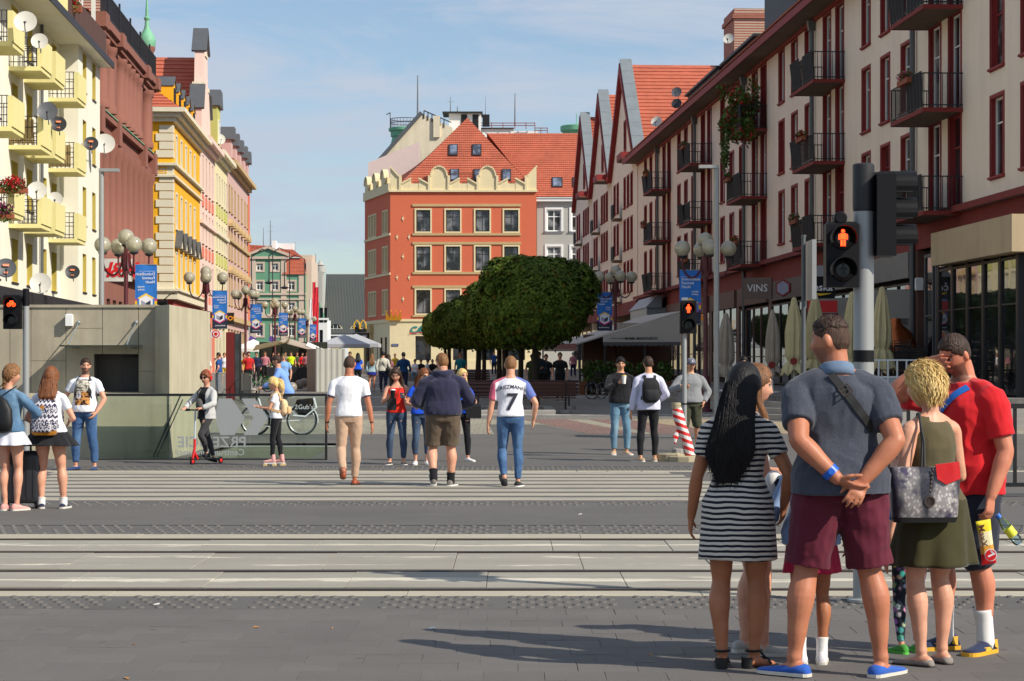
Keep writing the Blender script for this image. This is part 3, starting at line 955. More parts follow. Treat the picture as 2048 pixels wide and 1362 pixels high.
wall_holes(mw,U(57),U(149),5.35,15.5,holes,0.42)
shell(mw,U(57),U(149),0,15.5,12)
b7.part('wall',mw,[M_rw,M_rred])
rs=random.Random(5)
for i,(a,c,z0,z1)in enumerate(holes):
 nx=rs.choice((1,2,2))
 window(b7.o,(a+c)/2,z0,c-a,z1-z0,0.16,rs.choice((M_wframe,M_wframe,M_wframe,M_rred)),rs.choice((M_glass,M_glass,M_glass_c)),nx,2 if z1-z0<2.5 else 2,sur=(M_rred,0.10,0.03,-0.003,0.16),sill=(M_rred,0.13,0.09))
ev=MB().box(U(57),U(149.3),-1.0,0.0,15.48,15.6,1).box(U(57),U(149.3),-1.06,-1.0,15.42,15.74,0).box(U(57),U(149.3),-0.10,-0.002,15.33,15.48,0)
b7.part('eave',ev,[M_rred,M_soff])
rf=MB();courses(rf,(U(57),-1.1,15.76),(U(149),-1.1,15.76),(U(149),6,20.4),(U(57),6,20.4),24)
rf.quad((U(57),6,20.4),(U(149),6,20.4),(U(149),12,15.6),(U(57),12,15.6))
b7.part('roof',rf,M_tile)
bd=MB().box(U(57),U(149),-0.06,-0.002,5.35,6.2,0).box(U(57),U(149),-0.30,-0.002,6.2,6.34,1).box(U(57),U(149),-0.36,-0.3,6.17,6.36,2)
b7.part('string_course',bd,[M_rband,M_zinc,M_rband])
slab_me=MB().box(-2.05,2.05,-1.15,0.0,-0.11,-0.02,0).box(-2.1,2.1,-1.2,-1.15,-0.13,0.0,1).box(-2.1,-2.05,-1.15,0,-0.13,0,1).box(2.05,2.1,-1.15,0,-0.13,0,1).mesh('balcony',[M_soff,M_rband])
M_cloth=mat('black_screen_cloth',(26,26,28),0.85,0.3,6)
rl=MB()
for zz in(0.06,1.0):rl.box(-2.1,2.1,-1.2,-1.17,zz,zz+0.035).box(-2.1,-2.07,-1.17,0,zz,zz+0.035).box(2.07,2.1,-1.17,0,zz,zz+0.035)
k=-2.1
while k<=2.1:rl.box(k-0.01,k+0.01,-1.19,-1.17,0.0,1.0);k+=0.14
k=-1.17
while k<=0:
 for e in(-2.085,2.085):rl.box(e-0.01,e+0.01,k-0.01,k+0.01,0,1.0)
 k+=0.14
rail_me=rl.mesh('railing',M_blk)
def screen_mesh(a,b,lean):
 s=MB()
 n=10
 for i in range(n):
  x0,x1=a+(b-a)*i/n,a+(b-a)*(i+1)/n
  y0,y1=-1.19-0.03*(i%2),-1.19-0.03*((i+1)%2)
  s.quad((x0,y0,0.02),(x1,y1,0.02),(x1,y1-lean,1.08),(x0,y0-lean,1.08))
 return s.mesh('screen',M_cloth)
scr=[screen_mesh(-2.1,-0.15,0.12),screen_mesh(0.1,2.1,0.05),screen_mesh(-2.05,0.2,0.02)]
M_terra=mat('terracotta',(150,82,56),0.8,0.1)
M_leafg=mat('balcony_leaves',(82,112,40),0.7,0.5,6)
M_flr=mat('red_flowers',(200,36,44),0.6,0.4,8)
M_flp=mat('pink_flowers',(210,90,120),0.6,0.4,8)
def leaves(mb,c,r,n,s,rr,m=(0,)):
 for _ in range(n):
  while True:
   p=Vector((rr.uniform(-1,1),rr.uniform(-1,1),rr.uniform(-1,1)))
   if p.length<=1:break
  p=Vector(c)+Vector((p.x*r[0],p.y*r[1],p.z*r[2]))
  q=Matrix.Rotation(rr.uniform(0,2*PI),3,'Z')@Matrix.Rotation(rr.uniform(-1.2,1.2),3,'X')
  k=s*rr.uniform(0.6,1.3)
  mb.add([p+q@Vector(v)for v in((-k*0.5,0,0),(0,-k*0.7,0.1*k),(k*0.5,0,0),(0,k*0.7,0.12*k))],[(0,1,2,3)],rr.choice(m))
rr=random.Random(11)
bi=0
for d in[base+16.75*k+3.0 for k in range(1,7)]:
 if not 58<d<148:continue
 for i,s in enumerate(SILL):
  o=obj('balcony',slab_me,b7.o,(U(d),0,s-0.72))
  obj('railing',rail_me,o)
  obj('screen',scr[bi%2],o)
  if bi%3!=1:obj('screen',scr[1]if bi%2==0 else scr[0],o)
  bi+=1
  if rr.random()<0.62:
   pl=MB()
   uu=rr.choice((-1.2,1.0,0.2))
   for e in range(3):leaves(pl,(uu+e*0.35-0.3,-1.32,1.15),(0.3,0.16,0.18),70,0.09,rr,(0,0,1 if bi%2 else 2))
   pl.box(uu-0.6,uu+0.7,-1.4,-1.24,0.9,1.06,3)
   tag(pl.build('flower_box',[M_leafg,M_flr,M_flp,M_terra],o),kind='stuff')
o=[c for c in b7.o.children if c.name.startswith('balcony')and abs(c.location.z-12.33)<0.05 and abs(c.location.x-U(100.05))<1][0]
pl=MB()
for e in range(34):
 leaves(pl,(rr.uniform(-2.2,2.2),rr.uniform(-1.55,-0.2),rr.uniform(-0.3,1.3 if e%3 else 2.2)),(0.45,0.3,0.5),110,0.14,rr,(0,0,0,0,0,1))
for e in range(12):
 leaves(pl,(rr.uniform(-2.1,-0.3),-1.4,rr.uniform(-1.6,-0.2)),(0.12,0.1,0.7),60,0.10,rr)
tag(pl.build('trailing_plant',[M_leafg,M_flr],o),kind='stuff')
dp=MB()
for k in range(1,7):
 d=base+16.75*k+6.6
 if d<148:
  dp=MB();dp.tube([(U(d),-0.14,1.0),(U(d),-0.14,15.1)],0.09,8);dp.add([(U(d)-0.12,-0.26,15.0),(U(d)+0.12,-0.26,15.0),(U(d)+0.12,-0.03,15.0),(U(d)-0.12,-0.03,15.0),(U(d)-0.22,-0.33,15.4),(U(d)+0.22,-0.33,15.4),(U(d)+0.22,-0.03,15.4),(U(d)-0.22,-0.03,15.4)],[(0,1,5,4),(1,2,6,5),(2,3,7,6),(3,0,4,7)])
  b7.part('downpipe',dp,M_pipe)
for(d0,d1,z1)in((96,116,21.5),(118.5,130.5,19.6),(132,146,19.7)):
 o=b7.part('dormer',MB().box(U(d0),U(d1),3.0,7,16,z1).box(U(d0)+0.15,U(d1)-0.15,2.8,7,z1,z1+0.14),mat('anthracite_sheet',(34,36,40),0.6,0.2,2))
 w_=window(o,(U(d0)+U(d1))/2,z1-1.6,1.4,1.1,2.96,M_wframe,M_glass,2,1)
b7.part('chimney',MB().box(U(131.5),U(127.5),3.2,5.6,17,22.6).box(U(131.6),U(127.4),3.1,5.7,22.0,22.25),M_brick)
TZ=0.80
M_bstone=mat('brown_stone_pier',(104,74,62),0.7,0.15,2)
M_fasc=mat('beige_fascia',(186,164,130),0.8,0.08,1.2,stain=0.3,streak=True)
M_shopg=glass_mat('shop_glass',(0.012,0.014,0.016),0.02,1.0,0.5)
gfw=MB().box(U(57),U(149),0.25,0.6,0.0,5.35,0)
b7.part('shop_wall',gfw,mat('shop_dark',(30,26,25),0.8,0.2))
pr=MB()
for d in(57.3,65.7,70.2,79.0,88.0,97.0,106,115,124,133,141,148.5):
 b7.part('pier',MB().box(U(d)-0.32,U(d)+0.32,-0.04,0.24,0.3,5.348),M_bstone)
fs=MB().box(U(56.8),U(65.3),-0.75,-0.05,4.62,5.6)
b7.part('fascia',fs,M_fasc)
for k in range(5):
 window(b7.o,U(58.4+1.68*k),TZ+0.05,1.5,3.7,-0.35,M_blk,M_shopg,1,2,ft=0.07,split=0.66)
pr=MB()
for k in range(6):pr.box(U(57.55+1.68*k)-0.09,U(57.55+1.68*k)+0.09,-0.39,-0.2,TZ,4.62);b7.part('shop_column',pr,M_blk);pr=MB()
for d,w in((67.0,1.1),(68.4,1.1)):window(b7.o,U(d),TZ+0.05,w,4.3,-0.02,M_slate,M_shopg,1,2,ft=0.1,split=0.55)
for d0,d1 in((70.6,78.6),(79.4,87.6),(88.4,96.6),(97.4,105.6),(106.4,114.6),(115.4,123.6),(124.4,132.6),(133.4,140.6),(141.4,148)):
 n=4
 for q in range(n):
  c=d0+(d1-d0)*(q+0.5)/n
  window(b7.o,U(c),TZ*(1 if d0<100 else 1.3)+0.05,(d1-d0)/n-0.06,3.5,-0.02,M_blk if d0<90 else M_bstone,M_shopg,1,2,ft=0.06,split=0.35)
 sgn=MB().box(U(d0)-0.05,U(d1)+0.05,-0.16,0.2,4.5,5.34)
 b7.part('shop_fascia',sgn,[mat('taupe_fascia',(92,80,76),0.7,0.1),mat('grey_fascia',(128,126,122),0.7,0.1),M_bstone][0 if d0 in(88.4,)else(1 if d0==70.6 or d0==79.4 else 2)])
def gable_house(name,d0,d1,dap,zap,label,tm,i):
 b=Bld(name,'R',d0,label)
 U=b.u
 L=d1-d0
 hs=[]
 for c in(0.2,0.33,0.46,0.74,0.87):
  for s in SILL:hs.append((U(d0+L*c)-0.6,U(d0+L*c)+0.6,s,s+2.1))
 hs.append((U(dap-1.2)-0.5,U(dap-1.2)+0.5,17.2,19.3))
 mw=MB();wall_holes(mw,U(d0),U(d1),5.3,16.5,hs[:-1],0.35);shell(mw,U(d0),U(d1),0,16.5,14)
 o=b.part('wall',mw,[M_rw,M_rred])
 for(a,c,z0,z1)in hs[:-1]:
  window(b.o,(a+c)/2,z0,c-a,z1-z0,0.16,M_wframe,M_glass,2,2,sur=(M_rred,0.12,0.035,-0.003,0.16),sill=(M_rred,0.16,0.12))
 g=b.part('gable',MB().prism([(U(d0),16.5),(U(d1),16.5),(U(dap),zap)],'y',0.0,0.4),M_rw)
 a,c,z0,z1=hs[-1]
 window(b.o,(a+c)/2,z0,1.0,2.0,-0.03,M_rred,M_glass,1,2,sur=(M_rred,0.12,0.05,0.03,0.0))
 cp=MB()
 n=7
 for k in range(n):
  t0,t1=k/n,(k+1)/n
  A=Vector((U(d0)+0.15,0,16.3)).lerp(Vector((U(dap),0,zap+0.25)),t0)
  B=Vector((U(d0)+0.15,0,16.3)).lerp(Vector((U(dap),0,zap+0.25)),t1-0.006)
  lift=0.22
  cp.add([(A.x,-0.3,A.z+lift),(A.x,0.55,A.z+lift),(B.x,0.55,B.z+lift),(B.x,-0.3,B.z+lift),(A.x,-0.3,A.z),(A.x,0.55,A.z),(B.x,0.55,B.z),(B.x,-0.3,B.z)],[(0,1,2,3),(4,7,6,5),(0,3,7,4),(1,5,6,2),(0,4,5,1),(3,2,6,7)])
 cp.build('coping',M_zinc,g)
 vg=MB()
 for dd in(d0,d1):
  A,B=Vector((U(dd),0,16.2)),Vector((U(dap),0,zap+0.12))
  vg.add([(A.x,-0.36,A.z),(A.x,-0.02,A.z),(B.x,-0.02,B.z),(B.x,-0.36,B.z),(A.x,-0.36,A.z-0.55),(A.x,-0.02,A.z-0.55),(B.x,-0.02,B.z-0.75),(B.x,-0.36,B.z-0.75)],[(0,1,2,3),(4,7,6,5),(0,3,7,4),(1,5,6,2),(0,4,5,1),(3,2,6,7)])
 vg.build('bargeboard',M_rred,g)
 hd=MB().box(U(d0+0.1),U(d0+3.2),-1.1,-0.02,15.9,16.35,0).box(U(d0+0.1),U(d0+3.2),-1.05,-0.02,15.84,15.9,1)
 b.part('eave',hd,[M_rred,M_soff])
 r=MB()
 courses(r,(U(d0),0.42,16.4),(U(d0),16,16.4),(U(dap),16,zap),(U(dap),0.42,zap),24)
 r.quad((U(d1),0.42,16.4),(U(dap),0.42,zap),(U(dap),16,zap),(U(d1),16,16.4))
 b.part('roof',r,tm)
 b.part('string_course',MB().box(U(d0),U(d1),-0.1,-0.002,5.3,6.2),M_rband)
 g2=MB()
 for k in range(4):g2.box(U(d0+L*(k+0.15)/4),U(d0+L*(k+0.85)/4),-0.06,-0.003,1.4,4.6)
 b.part('shopfront',g2,M_shopg)
 for s in SILL:
  bo=obj('balcony',MB().box(-0.9,0.9,-0.6,0,-0.14,0).mesh('balcony',M_soff),b.o,(U(d0+L*0.62),0,s-0.6))
  MB().box(-0.9,0.9,-0.66,-0.62,0,1.0).box(0.5,0.9,-0.615,-0.575,0.06,0.95).build('screen',M_cloth,bo)
 return b
b8=gable_house('gabled_house',149.3,166.5,158.0,23.5,'cream gabled house with bright orange tiled roof, first past the long apartment house',M_tile,0)
b9=gable_house('gabled_house',167.0,182.5,174.6,23.4,'middle one of the three cream gabled houses on the right',M_tile,1)
b10=gable_house('gabled_house',183.0,199.0,191.0,23.5,'cream gabled house with darker old tiles, farthest of the right row',M_tile2,2)
b8.part('chimney',MB().box(b8.u(157),b8.u(159),7.6,9.4,21,24.3).box(b8.u(156.9),b8.u(159.1),7.5,9.5,24.3,24.5),M_brick)
b10.part('chimney',MB().box(b10.u(190),b10.u(192),1.5,3.2,22,25.2),M_fasc)
D0=235.0
PXM=D0/F
M_or=mat('orange_render',(208,106,74),0.9,0.05,0.5,0.1,30,stain=0.06,streak=True)
M_drape=glass_mat('draped_glass',(0.07,0.07,0.075),0.06,0.7,0.85)
M_orc=mat('buff_stone',(226,210,168),0.85,0.07,1.2,stain=0.12)
M_bfr=mat('black_brown_frame',(44,36,32),0.5,0.1)
xA,xB=X(780.5,D0),X(1073,D0)
b11=Bld('orange_corner_house','F',D0,'orange corner house with a scalloped buff parapet and hipped red roof',x0=xA)
W=xB-xA
def zo(py):return Z(py,D0)
wc=[X(p,D0)-xA for p in(846.5,906,965,1022.5)]
rows_o=((zo(463),zo(420)),(zo(541),zo(493)),(zo(627),zo(580)))
hs=[(c-0.76,c+0.76,z0,z1)for c in wc for z0,z1 in rows_o]
ZG=zo(640)
mw=MB();wall_holes(mw,0,W,ZG,zo(384),hs,0.35);shell(mw,0.0,W,ZG,zo(384),0.6)
th=math.atan2(0.967,-0.256)
SD=Matrix.Translation((0,0,0))@Matrix.Rotation(th+PI,4,'Z')
side=MB()
LS=14.4
shs=[]
for c0,nn in((-3.4,2),(-11.4,3)):
 for z0,z1 in rows_o:
  for q in range(nn):shs.append((c0+q*1.15*1.35-0.5,c0+q*1.15*1.35+0.5,z0,z1))
wall_holes(side,-LS,0,ZG,zo(384),shs,0.35);shell(side,-LS,-0.01,ZG,zo(384),6)
sidev=[tuple(SD@Vector(v))for v in side.v]
mw.add(sidev,side.f,0)
n0=len(mw.m)-len(side.m)
for i,q in enumerate(side.m):mw.m[n0+i]=q
b11.part('wall',mw,[M_or,M_orc])
for(a,c,z0,z1)in hs:
 window(b11.o,(a+c)/2,z0,c-a,z1-z0,0.22,M_bfr,M_drape,2,2,ft=0.1,sur=(M_orc,0.17,0.06,-0.004,0.25))
sd=obj('side_front',MB().box(-LS,0.1,-0.15,-0.004,ZG-0.25,ZG+0.12).box(-LS,0.1,-0.1,-0.004,zo(467)-0.2,zo(467)+0.05).box(-LS,0.1,-0.1,-0.004,zo(546)-0.2,zo(546)+0.05).mesh('side_front',M_orc),b11.o,(0,0,0),(0,0,th+PI))
for(a,c,z0,z1)in shs:
 window(sd,(a+c)/2,z0,c-a,z1-z0,0.25,M_tan,M_glass,1,2,ft=0.1,sur=(M_orc,0.16,0.08,-0.004,0.25))
tr=MB()
ua,ub=X(825,D0)-xA,X(1042,D0)-xA
for pt,pb in((408,413),(466.5,471),(484,489),(544,548.5),(571,576),(630,634)):
 tr.box(ua,ub,-0.12,-0.004,zo(pb),zo(pt));b11.part('string_course',tr,M_tan);tr=MB()
st=MB().prism([(-0.16,0),(-0.05,0.09),(0,0.34),(0.05,0.09),(0.16,0),(0.05,-0.09),(0,-0.34),(-0.05,-0.09)],'y',-0.07,-0.004).mesh('star_ornament',M_orc)
for px,py in((806,437),(794,474),(818,474),(806,513),(794,555),(818,555),(806,598)):
 obj('star_ornament',st,b11.o,(X(px,D0)-xA,0,zo(py)))
pp=MB().box(-0.12,W+0.1,-0.25,0.4,zo(384),zo(380)).box(0,W,-0.02,0.4,zo(380),zo(367))
def arch_panel(mb,u0,u1,zb,zs,rise,half=None):
 """Upright panel with a rounded head and a raised rim."""
 n=10
 c,r=(u0+u1)/2,(u1-u0)/2
 if half=='l':pts=[(u0+(u1-u0)*math.sin(PI/2*i/n)*1.0,zs+rise*math.sin(PI/2*i/n))for i in range(n+1)]+[(u1,zb),(u0,zb)]
 elif half=='r':pts=[(u0+(u1-u0)*(1-math.cos(PI/2*i/n)),zs+rise*math.cos(PI/2*i/n))for i in range(n+1)]+[(u1,zb),(u0,zb)]
 else:pts=[(c-r*math.cos(PI*i/n),zs+rise*math.sin(PI*i/n))for i in range(n+1)]+[(u1,zb),(u0,zb)]
 mb.prism(pts[::-1],'y',-0.06,0.34)
 for i in range(n):
  p,q=pts[i],pts[i+1]
  dx,dz=q[0]-p[0],q[1]-p[1]
  L=math.hypot(dx,dz)or 1
  nx,nz=dz/L*0.16,-dx/L*0.16
  mb.add([(p[0],-0.22,p[1]),(q[0],-0.22,q[1]),(q[0]+nx,-0.22,q[1]+nz),(p[0]+nx,-0.22,p[1]+nz),(p[0],0.36,p[1]+0.01),(q[0],0.36,q[1]+0.01),(q[0]+nx,-0.06,q[1]+nz),(p[0]+nx,-0.06,p[1]+nz)],[(0,1,2,3),(4,5,1,0),(3,2,6,7)])
zs_,zb_=zo(352),zo(380)
for p0,p1 in((860,896),(957,993)):
 arch_panel(pp,X(p0,D0)-xA,X(p1,D0)-xA,zb_,zs_,zo(331)-zs_)
arch_panel(pp,0.0,X(799,D0)-xA,zb_,zs_,zo(331)-zs_,'r')
arch_panel(pp,X(1053,D0)-xA,W,zb_,zs_,zo(331)-zs_,'l')
for p0,p1,h in((802,822,'l'),(838,857,'r'),(899,919,'l'),(935,954,'r'),(996,1016,'l'),(1031,1051,'r')):
 arch_panel(pp,X(p0,D0)-xA,X(p1,D0)-xA,zb_,zo(366),zo(355)-zo(366),h)
for p in(800.5,858.5,897.5,955.5,994.5,1052):
 u=X(p,D0)-xA
 pp.box(u-0.13,u+0.13,-0.2,0.37,zb_,zo(351))
b11.part('parapet',pp,M_orc)
ps=MB().box(-LS,0,-0.2,0.4,zo(384),zo(366))
for k in range(3):arch_panel(ps,-LS+0.4+k*4.7,-LS+2.6+k*4.7,zo(368),zo(352),zo(333)-zo(352));arch_panel(ps,-LS+2.7+k*4.7,-LS+3.7+k*4.7,zo(368),zo(364),0.6,'l')
o=b11.part('parapet',ps,M_orc);o.rotation_euler=(0,0,th+PI)
rf=MB()
ap,apb=Vector((X(935,241)-xA,5.5,Z(237,241))),Vector((X(935,241)-xA,22,Z(237,241)))
e0,e1=Vector((0.8,0.42,zo(372))),Vector((W-0.5,0.42,zo(372)))
courses(rf,e0,e1,ap,ap,30,0.07)
l0=Vector((-3.0,13,zo(372)))
courses(rf,l0,e0,ap,apb,30,0.07)
courses(rf,e1,Vector((W-0.5,22,zo(372))),apb,ap,30,0.07)
o=b11.part('roof',rf,M_tile)
def skylight(par,px,py,d,w,h):
 pass
def roof_window(par,p,n,w,h):
 """skylight lying on a slope: p its middle, n the slope's outward normal (local)."""
 q=n.to_track_quat('Z','Y')
 k=MB().box(-w/2,w/2,-h/2,h/2,0.0,0.16)
 o=k.build('skylight',M_dark,par,p);o.rotation_mode='QUATERNION';o.rotation_quaternion=q
 MB().box(-w/2+0.12,w/2-0.12,-h/2+0.12,h/2-0.12,0.16,0.175).build('pane',glass_mat('sky_glass',(0.10,0.12,0.17),0.1,0.9),o)
nrm=(e1-e0).cross(ap-e0).normalized()
for px,py in((906.5,300),(953.5,300),(910,353),(957,353),(1013,353)):
 u=X(px,238)-xA
 t=(Z(py,237.5)-e0.z)/(ap.z-e0.z)
 roof_window(o,Vector((u,e0.y+(ap.y-e0.y)*t-0.03,e0.z+(ap.z-e0.z)*t)),nrm,1.0,1.55)
b11.part('snow_guard',MB().box(4.2,11.5,0.9,0.95,zo(346),zo(345)),M_brown)
g=MB();gh=[(X(a,D0)-xA,X(c,D0)-xA,1.6,zo(672))for a,c in((831,862),(906,934),(961,990),(1016,1050))]
wall_holes(g,-0.05,W,0.4,ZG,gh,0.5,-0.06);shell(g,-0.05,W,0.4,ZG,0.6,-0.06)
g.box(-0.1,W+0.05,-0.2,-0.065,ZG-0.16,ZG+0.1).box(-0.1,W,-0.16,-0.065,0.4,2.3)
b11.part('ground_floor',g,[M_orc,M_bstone])
for(a,c,z0,z1)in gh:
 window(b11.o,(a+c)/2,z0,c-a,z1-z0,0.3,M_dark,M_glass,1,2,ft=0.1,split=0.9)
jl=MB()
for k in range(8):jl.box(-0.055,W,-0.0605,-0.058,2.5+0.5*k,2.53+0.5*k)
g=MB();wall_holes(g,-LS,0,0.4,ZG-0.02,[(-12.6,-9.6,0.45,5.4),(-5.0,-4.0,2.2,4.8),(-2.6,-1.6,2.2,4.8)],0.6,-0.05);shell(g,-LS,-0.02,0.4,ZG-0.02,5,-0.05)
o=b11.part('ground_floor',g,[M_orc,M_bstone]);o.rotation_euler=(0,0,th+PI)
MB().box(-13.2,-9.0,-0.5,-0.06,5.4,6.3).box(-13.0,-12.5,-0.4,-0.06,0.45,5.4).box(-9.7,-9.2,-0.4,-0.06,0.45,5.4).build('portal',M_tan,o)
cw=MB()
for k in range(4):cw.prism([(-0.75+k*0.4,0),(-0.45+k*0.4+0.15,0),(-0.75+k*0.4+0.12*(k-1.5)+0.16,0.75 if k%3 else 0.9)],'y',-0.25,-0.1)
cw.box(-0.8,0.9,-0.26,-0.09,-0.15,0.05)
for k in range(4):cw.sphere((-0.6+k*0.4+0.12*(k-1.5),-0.17,0.82),0.09,8,6)
tag(cw.build('crown_sign',M_gold,None,(X(786,234.6),234.8,Z(638,234.6))),'golden crown hung on the corner of the orange house','ornament')
s1=empty('bank_sign',(X(832,234.8),234.85,Z(660,234.8)),0,'teal and red lettered bank sign on the buff ground floor','sign')
lettering('CA',mat('sign_teal',(20,130,130),0.4),s1,(0,0,0),1.0,bold=0.03,shear=0.25)
MB().add([(-0.75,-0.02,-0.42),(0.8,-0.02,-0.3),(0.8,-0.02,-0.22),(-0.75,-0.02,-0.34)],[(0,1,2,3)]).build('swoosh',M_sign_r,s1)
lettering('C',mat('sign_teal',(20,130,130),0.4),s1,(1.25,0,0),0.9,bold=0.03)
s1=empty('street_sign',(X(790,234.8),234.9,Z(690,234.8)),0,'small blue street name plate on the buff corner wall','sign')
MB().box(-0.36,0.36,-0.03,0.03,-0.13,0.13).build('plate',mat('sign_blue',(40,60,120),0.5),s1)
lettering('Rynek',M_sign_w,s1,(0,-0.034,0),0.2)
M_gr=mat('light_grey_render',(176,174,166),0.9,0.05,0.6,stain=0.1,streak=True)
M_wtrim=mat('white_trim',(232,232,228),0.7,0.03)
b12=Bld('grey_town_house','F',D0+0.8,'light grey town house with white windows under a long red roof',x0=xB+0.05)
wc=[X(1107,D0+1)-xB,X(1156,D0+1)-xB,X(1205,D0+1)-xB]
rows_g=((zo(462),zo(418)),(zo(540),zo(492)),(zo(620),zo(575)))
hs=[(c-0.78,c+0.78,z0,z1)for c in wc for z0,z1 in rows_g]
mw=MB();wall_holes(mw,0,12,1.0,zo(402),hs,0.3);shell(mw,0,12,1.0,zo(402),12)
b12.part('wall',mw,[M_gr,M_wtrim])
for(a,c,z0,z1)in hs:window(b12.o,(a+c)/2,z0,c-a,z1-z0,0.2,M_wtrim,M_glass_c,2,2,ft=0.13,bar=0.1,sur=(M_wtrim,0.22,0.09,-0.004,0.2),sill=(M_slate,0.3,0.2))
b12.part('cornice',MB().box(-0.1,12,-0.5,0.01,zo(402),zo(396.5)).box(-0.1,12,-0.6,0.01,zo(396),zo(394)),[M_wtrim])
rf=MB()
p0,p1=Vector((0.05,-0.62,zo(393.5))),Vector((12,-0.62,zo(393.5)))
q0,q1=Vector((-5.5,7,Z(267,243))),Vector((12,7,Z(267,243)))
courses(rf,p0,p1,q1,q0,30,0.07)
rf.quad(q0,q1,(12,14,zo(394)),(-5.5,14,zo(394)))
o=b12.part('roof',rf,M_tile)
nrm=(p1-p0).cross(q0-p0).normalized()
for px in(1113,1154):
 t=(Z(368,238)-p0.z)/(q0.z-p0.z)
 roof_window(o,Vector((X(px,238)-xB,p0.y+(q0.y-p0.y)*t,p0.z+(q0.z-p0.z)*t)),nrm,1.15,1.6)
M_old=mat('old_plaster',(224,213,186),0.95,0.14,0.5,0.1,20,stain=0.4,streak=True)
DB=262.0
def zb(py):return Z(py,DB)
b13=Bld('old_tenement','F',DB,'old pale plaster gable wall with a sloping black roof edge behind the orange house',x0=X(760,DB))
xo=X(760,DB)
pts=[(X(px,DB)-xo,zb(py))for px,py in((742,345),(760,322),(846,228),(862,236),(905,255),(905,345))]
b13.part('wall',MB().prism(pts[::-1],'y',0,9),M_old)
rf=MB()
def bar2(mb,p,q,y0,y1,t):
 dx,dz=q[0]-p[0],q[1]-p[1];L=math.hypot(dx,dz);nx,nz=-dz/L*t,dx/L*t
 mb.prism([p,q,(q[0]+nx,q[1]+nz),(p[0]+nx,p[1]+nz)][::-1],'y',y0,y1)
bar2(rf,pts[0],pts[2],-0.4,9.2,0.45)
b13.part('roof_edge',rf,M_slate)
b13.part('chimney',MB().box(X(867,DB)-xo,X(880,DB)-xo,-0.3,1.0,zb(275),zb(232)),M_old)
rr_=MB()
for i in range(6):
 t=i/5;a=(X(848+40*t,DB)-xo,zb(222+18*t))
 rr_.box(a[0]-0.06,a[0]+0.06,-0.1,0.0,a[1]-0.9,a[1])
bar2(rr_,(X(847,DB)-xo,zb(222)),(X(902,DB)-xo,zb(246)),-0.1,0,0.12)
b13.part('ladder_rail',rr_,M_blk)
pk=MB().prism([(X(px,DB)-xo,zb(py))for px,py in((745,385),(745,338),(845,297),(845,385))][::-1],'y',-8,-7.5)
b13.part('side_wall',pk,mat('pale_pink_render',(214,196,190),0.9,0.06))
b13.part('roof_window',MB().box(X(802,DB)-xo,X(808,DB)-xo,-0.03,0.1,zb(311),zb(304)),M_blk)
ZD=Z(256,276)
tag(MB().lathe([(1.0,-8),(1.0,-4.6),(2.3,-4.4),(2.7,-3.9),(2.75,-3.4),(2.3,-2.6),(1.9,-1.9),(1.75,-1.2),(1.95,-1.1),(1.95,-0.5),(2.2,-0.4),(2.2,-0.05),(2.0,0)],20).build('copper_dome',M_copper,None,(X(812,276),276,ZD)),'green copper dome with a railing behind the pale plaster gable','dome')
dr_=MB()
for k in range(30):
 a=2*PI*k/30;dr_.tube([(2.0*math.cos(a),2.0*math.sin(a),0),(2.0*math.cos(a),2.0*math.sin(a),1.1)],0.03,4)
for z in(0.6,1.1):dr_.tube([(2.0*math.cos(2*PI*k/24),2.0*math.sin(2*PI*k/24),z)for k in range(25)],0.045,5)
dr_.tube([(-2.0,0,0),(-2.0,0,2.0)],0.05,5).tube([(-2.0,0,1.9),(-2.5,0,1.7)],0.06,5)
tag(dr_.build('dome_railing',M_dark,None,(X(812,276),276,ZD)),'thin round railing with a camera mast on top of the green dome','railing')
tag(MB().lathe([(2.0,-3),(2.0,0),(2.4,0.3),(2.4,0.9),(2.2,1.0)],18).tube([(-0.3,0,1),(-0.3,0,2.6)],0.06,5).build('copper_dome',M_copper,None,(X(1158,280),280,Z(267,280))),'flat green dome top just above the red roof beside the silver gable','dome')
b14=Bld('rooftop_block','F',268.0,'white rooftop block with dark openings and thin red railings behind the red roofs',x0=X(898,268))
def u14(px):return X(px,268)-X(898,268)
def z14(py):return Z(py,268)
k=MB().box(0,u14(962),0,4,z14(300),z14(227)).box(u14(955),u14(1028),1,6,z14(300),z14(256)).box(u14(1028),u14(1076),1.2,6,z14(300),z14(260))
b14.part('wall',k,M_wtrim)
b14.part('roof_slab',MB().box(-0.8,u14(962)+0.2,-0.6,4.3,z14(227),z14(224)).box(u14(955),u14(1028),0.7,6,z14(256),z14(254)),M_dark)
k=MB()
for a,c,t,bt in((922,934,229,262),(945,957,229,262),(965,979,229,253)):k.box(u14(a),u14(c),-0.08,0.05 if a<960 else 0.4,z14(bt),z14(t))
b14.part('vent_opening',k,M_blk)
k=MB()
for zz in(245,250):k.tube([(u14(960),0.6,z14(zz)),(u14(1070),0.6,z14(zz))],0.05,5).tube([(u14(1070),0.6,z14(zz+10)),(u14(1095),0.6,z14(zz+10))],0.05,5)
for p in(960,983,1006,1030,1052,1070):k.tube([(u14(p),0.6,z14(257)),(u14(p),0.6,z14(244))],0.05,5)
for p in(1070,1082,1095):k.tube([(u14(p),0.6,z14(266)),(u14(p),0.6,z14(254))],0.05,5)
b14.part('railing',k,mat('rust_red_rail',(130,60,56),0.6))
M_mast=mat('mast_grey',(110,112,116),0.5,0.1)
def mast(px,py0,py1,d,label,r=0.05,arms=()):
 mb=MB().tube([(0,0,0),(0,0,(py0-py1)/F*d)],[r*1.4,r*0.6],5)
 for(z,w)in arms:mb.tube([(-w,0,z),(w,0,z)],0.02,4)
 tag(mb.build('antenna',M_mast,None,at(px,py0,d)),label,'antenna',None)
mast(835.5,245,150,272,'tallest thin mast beside the green dome',0.1)
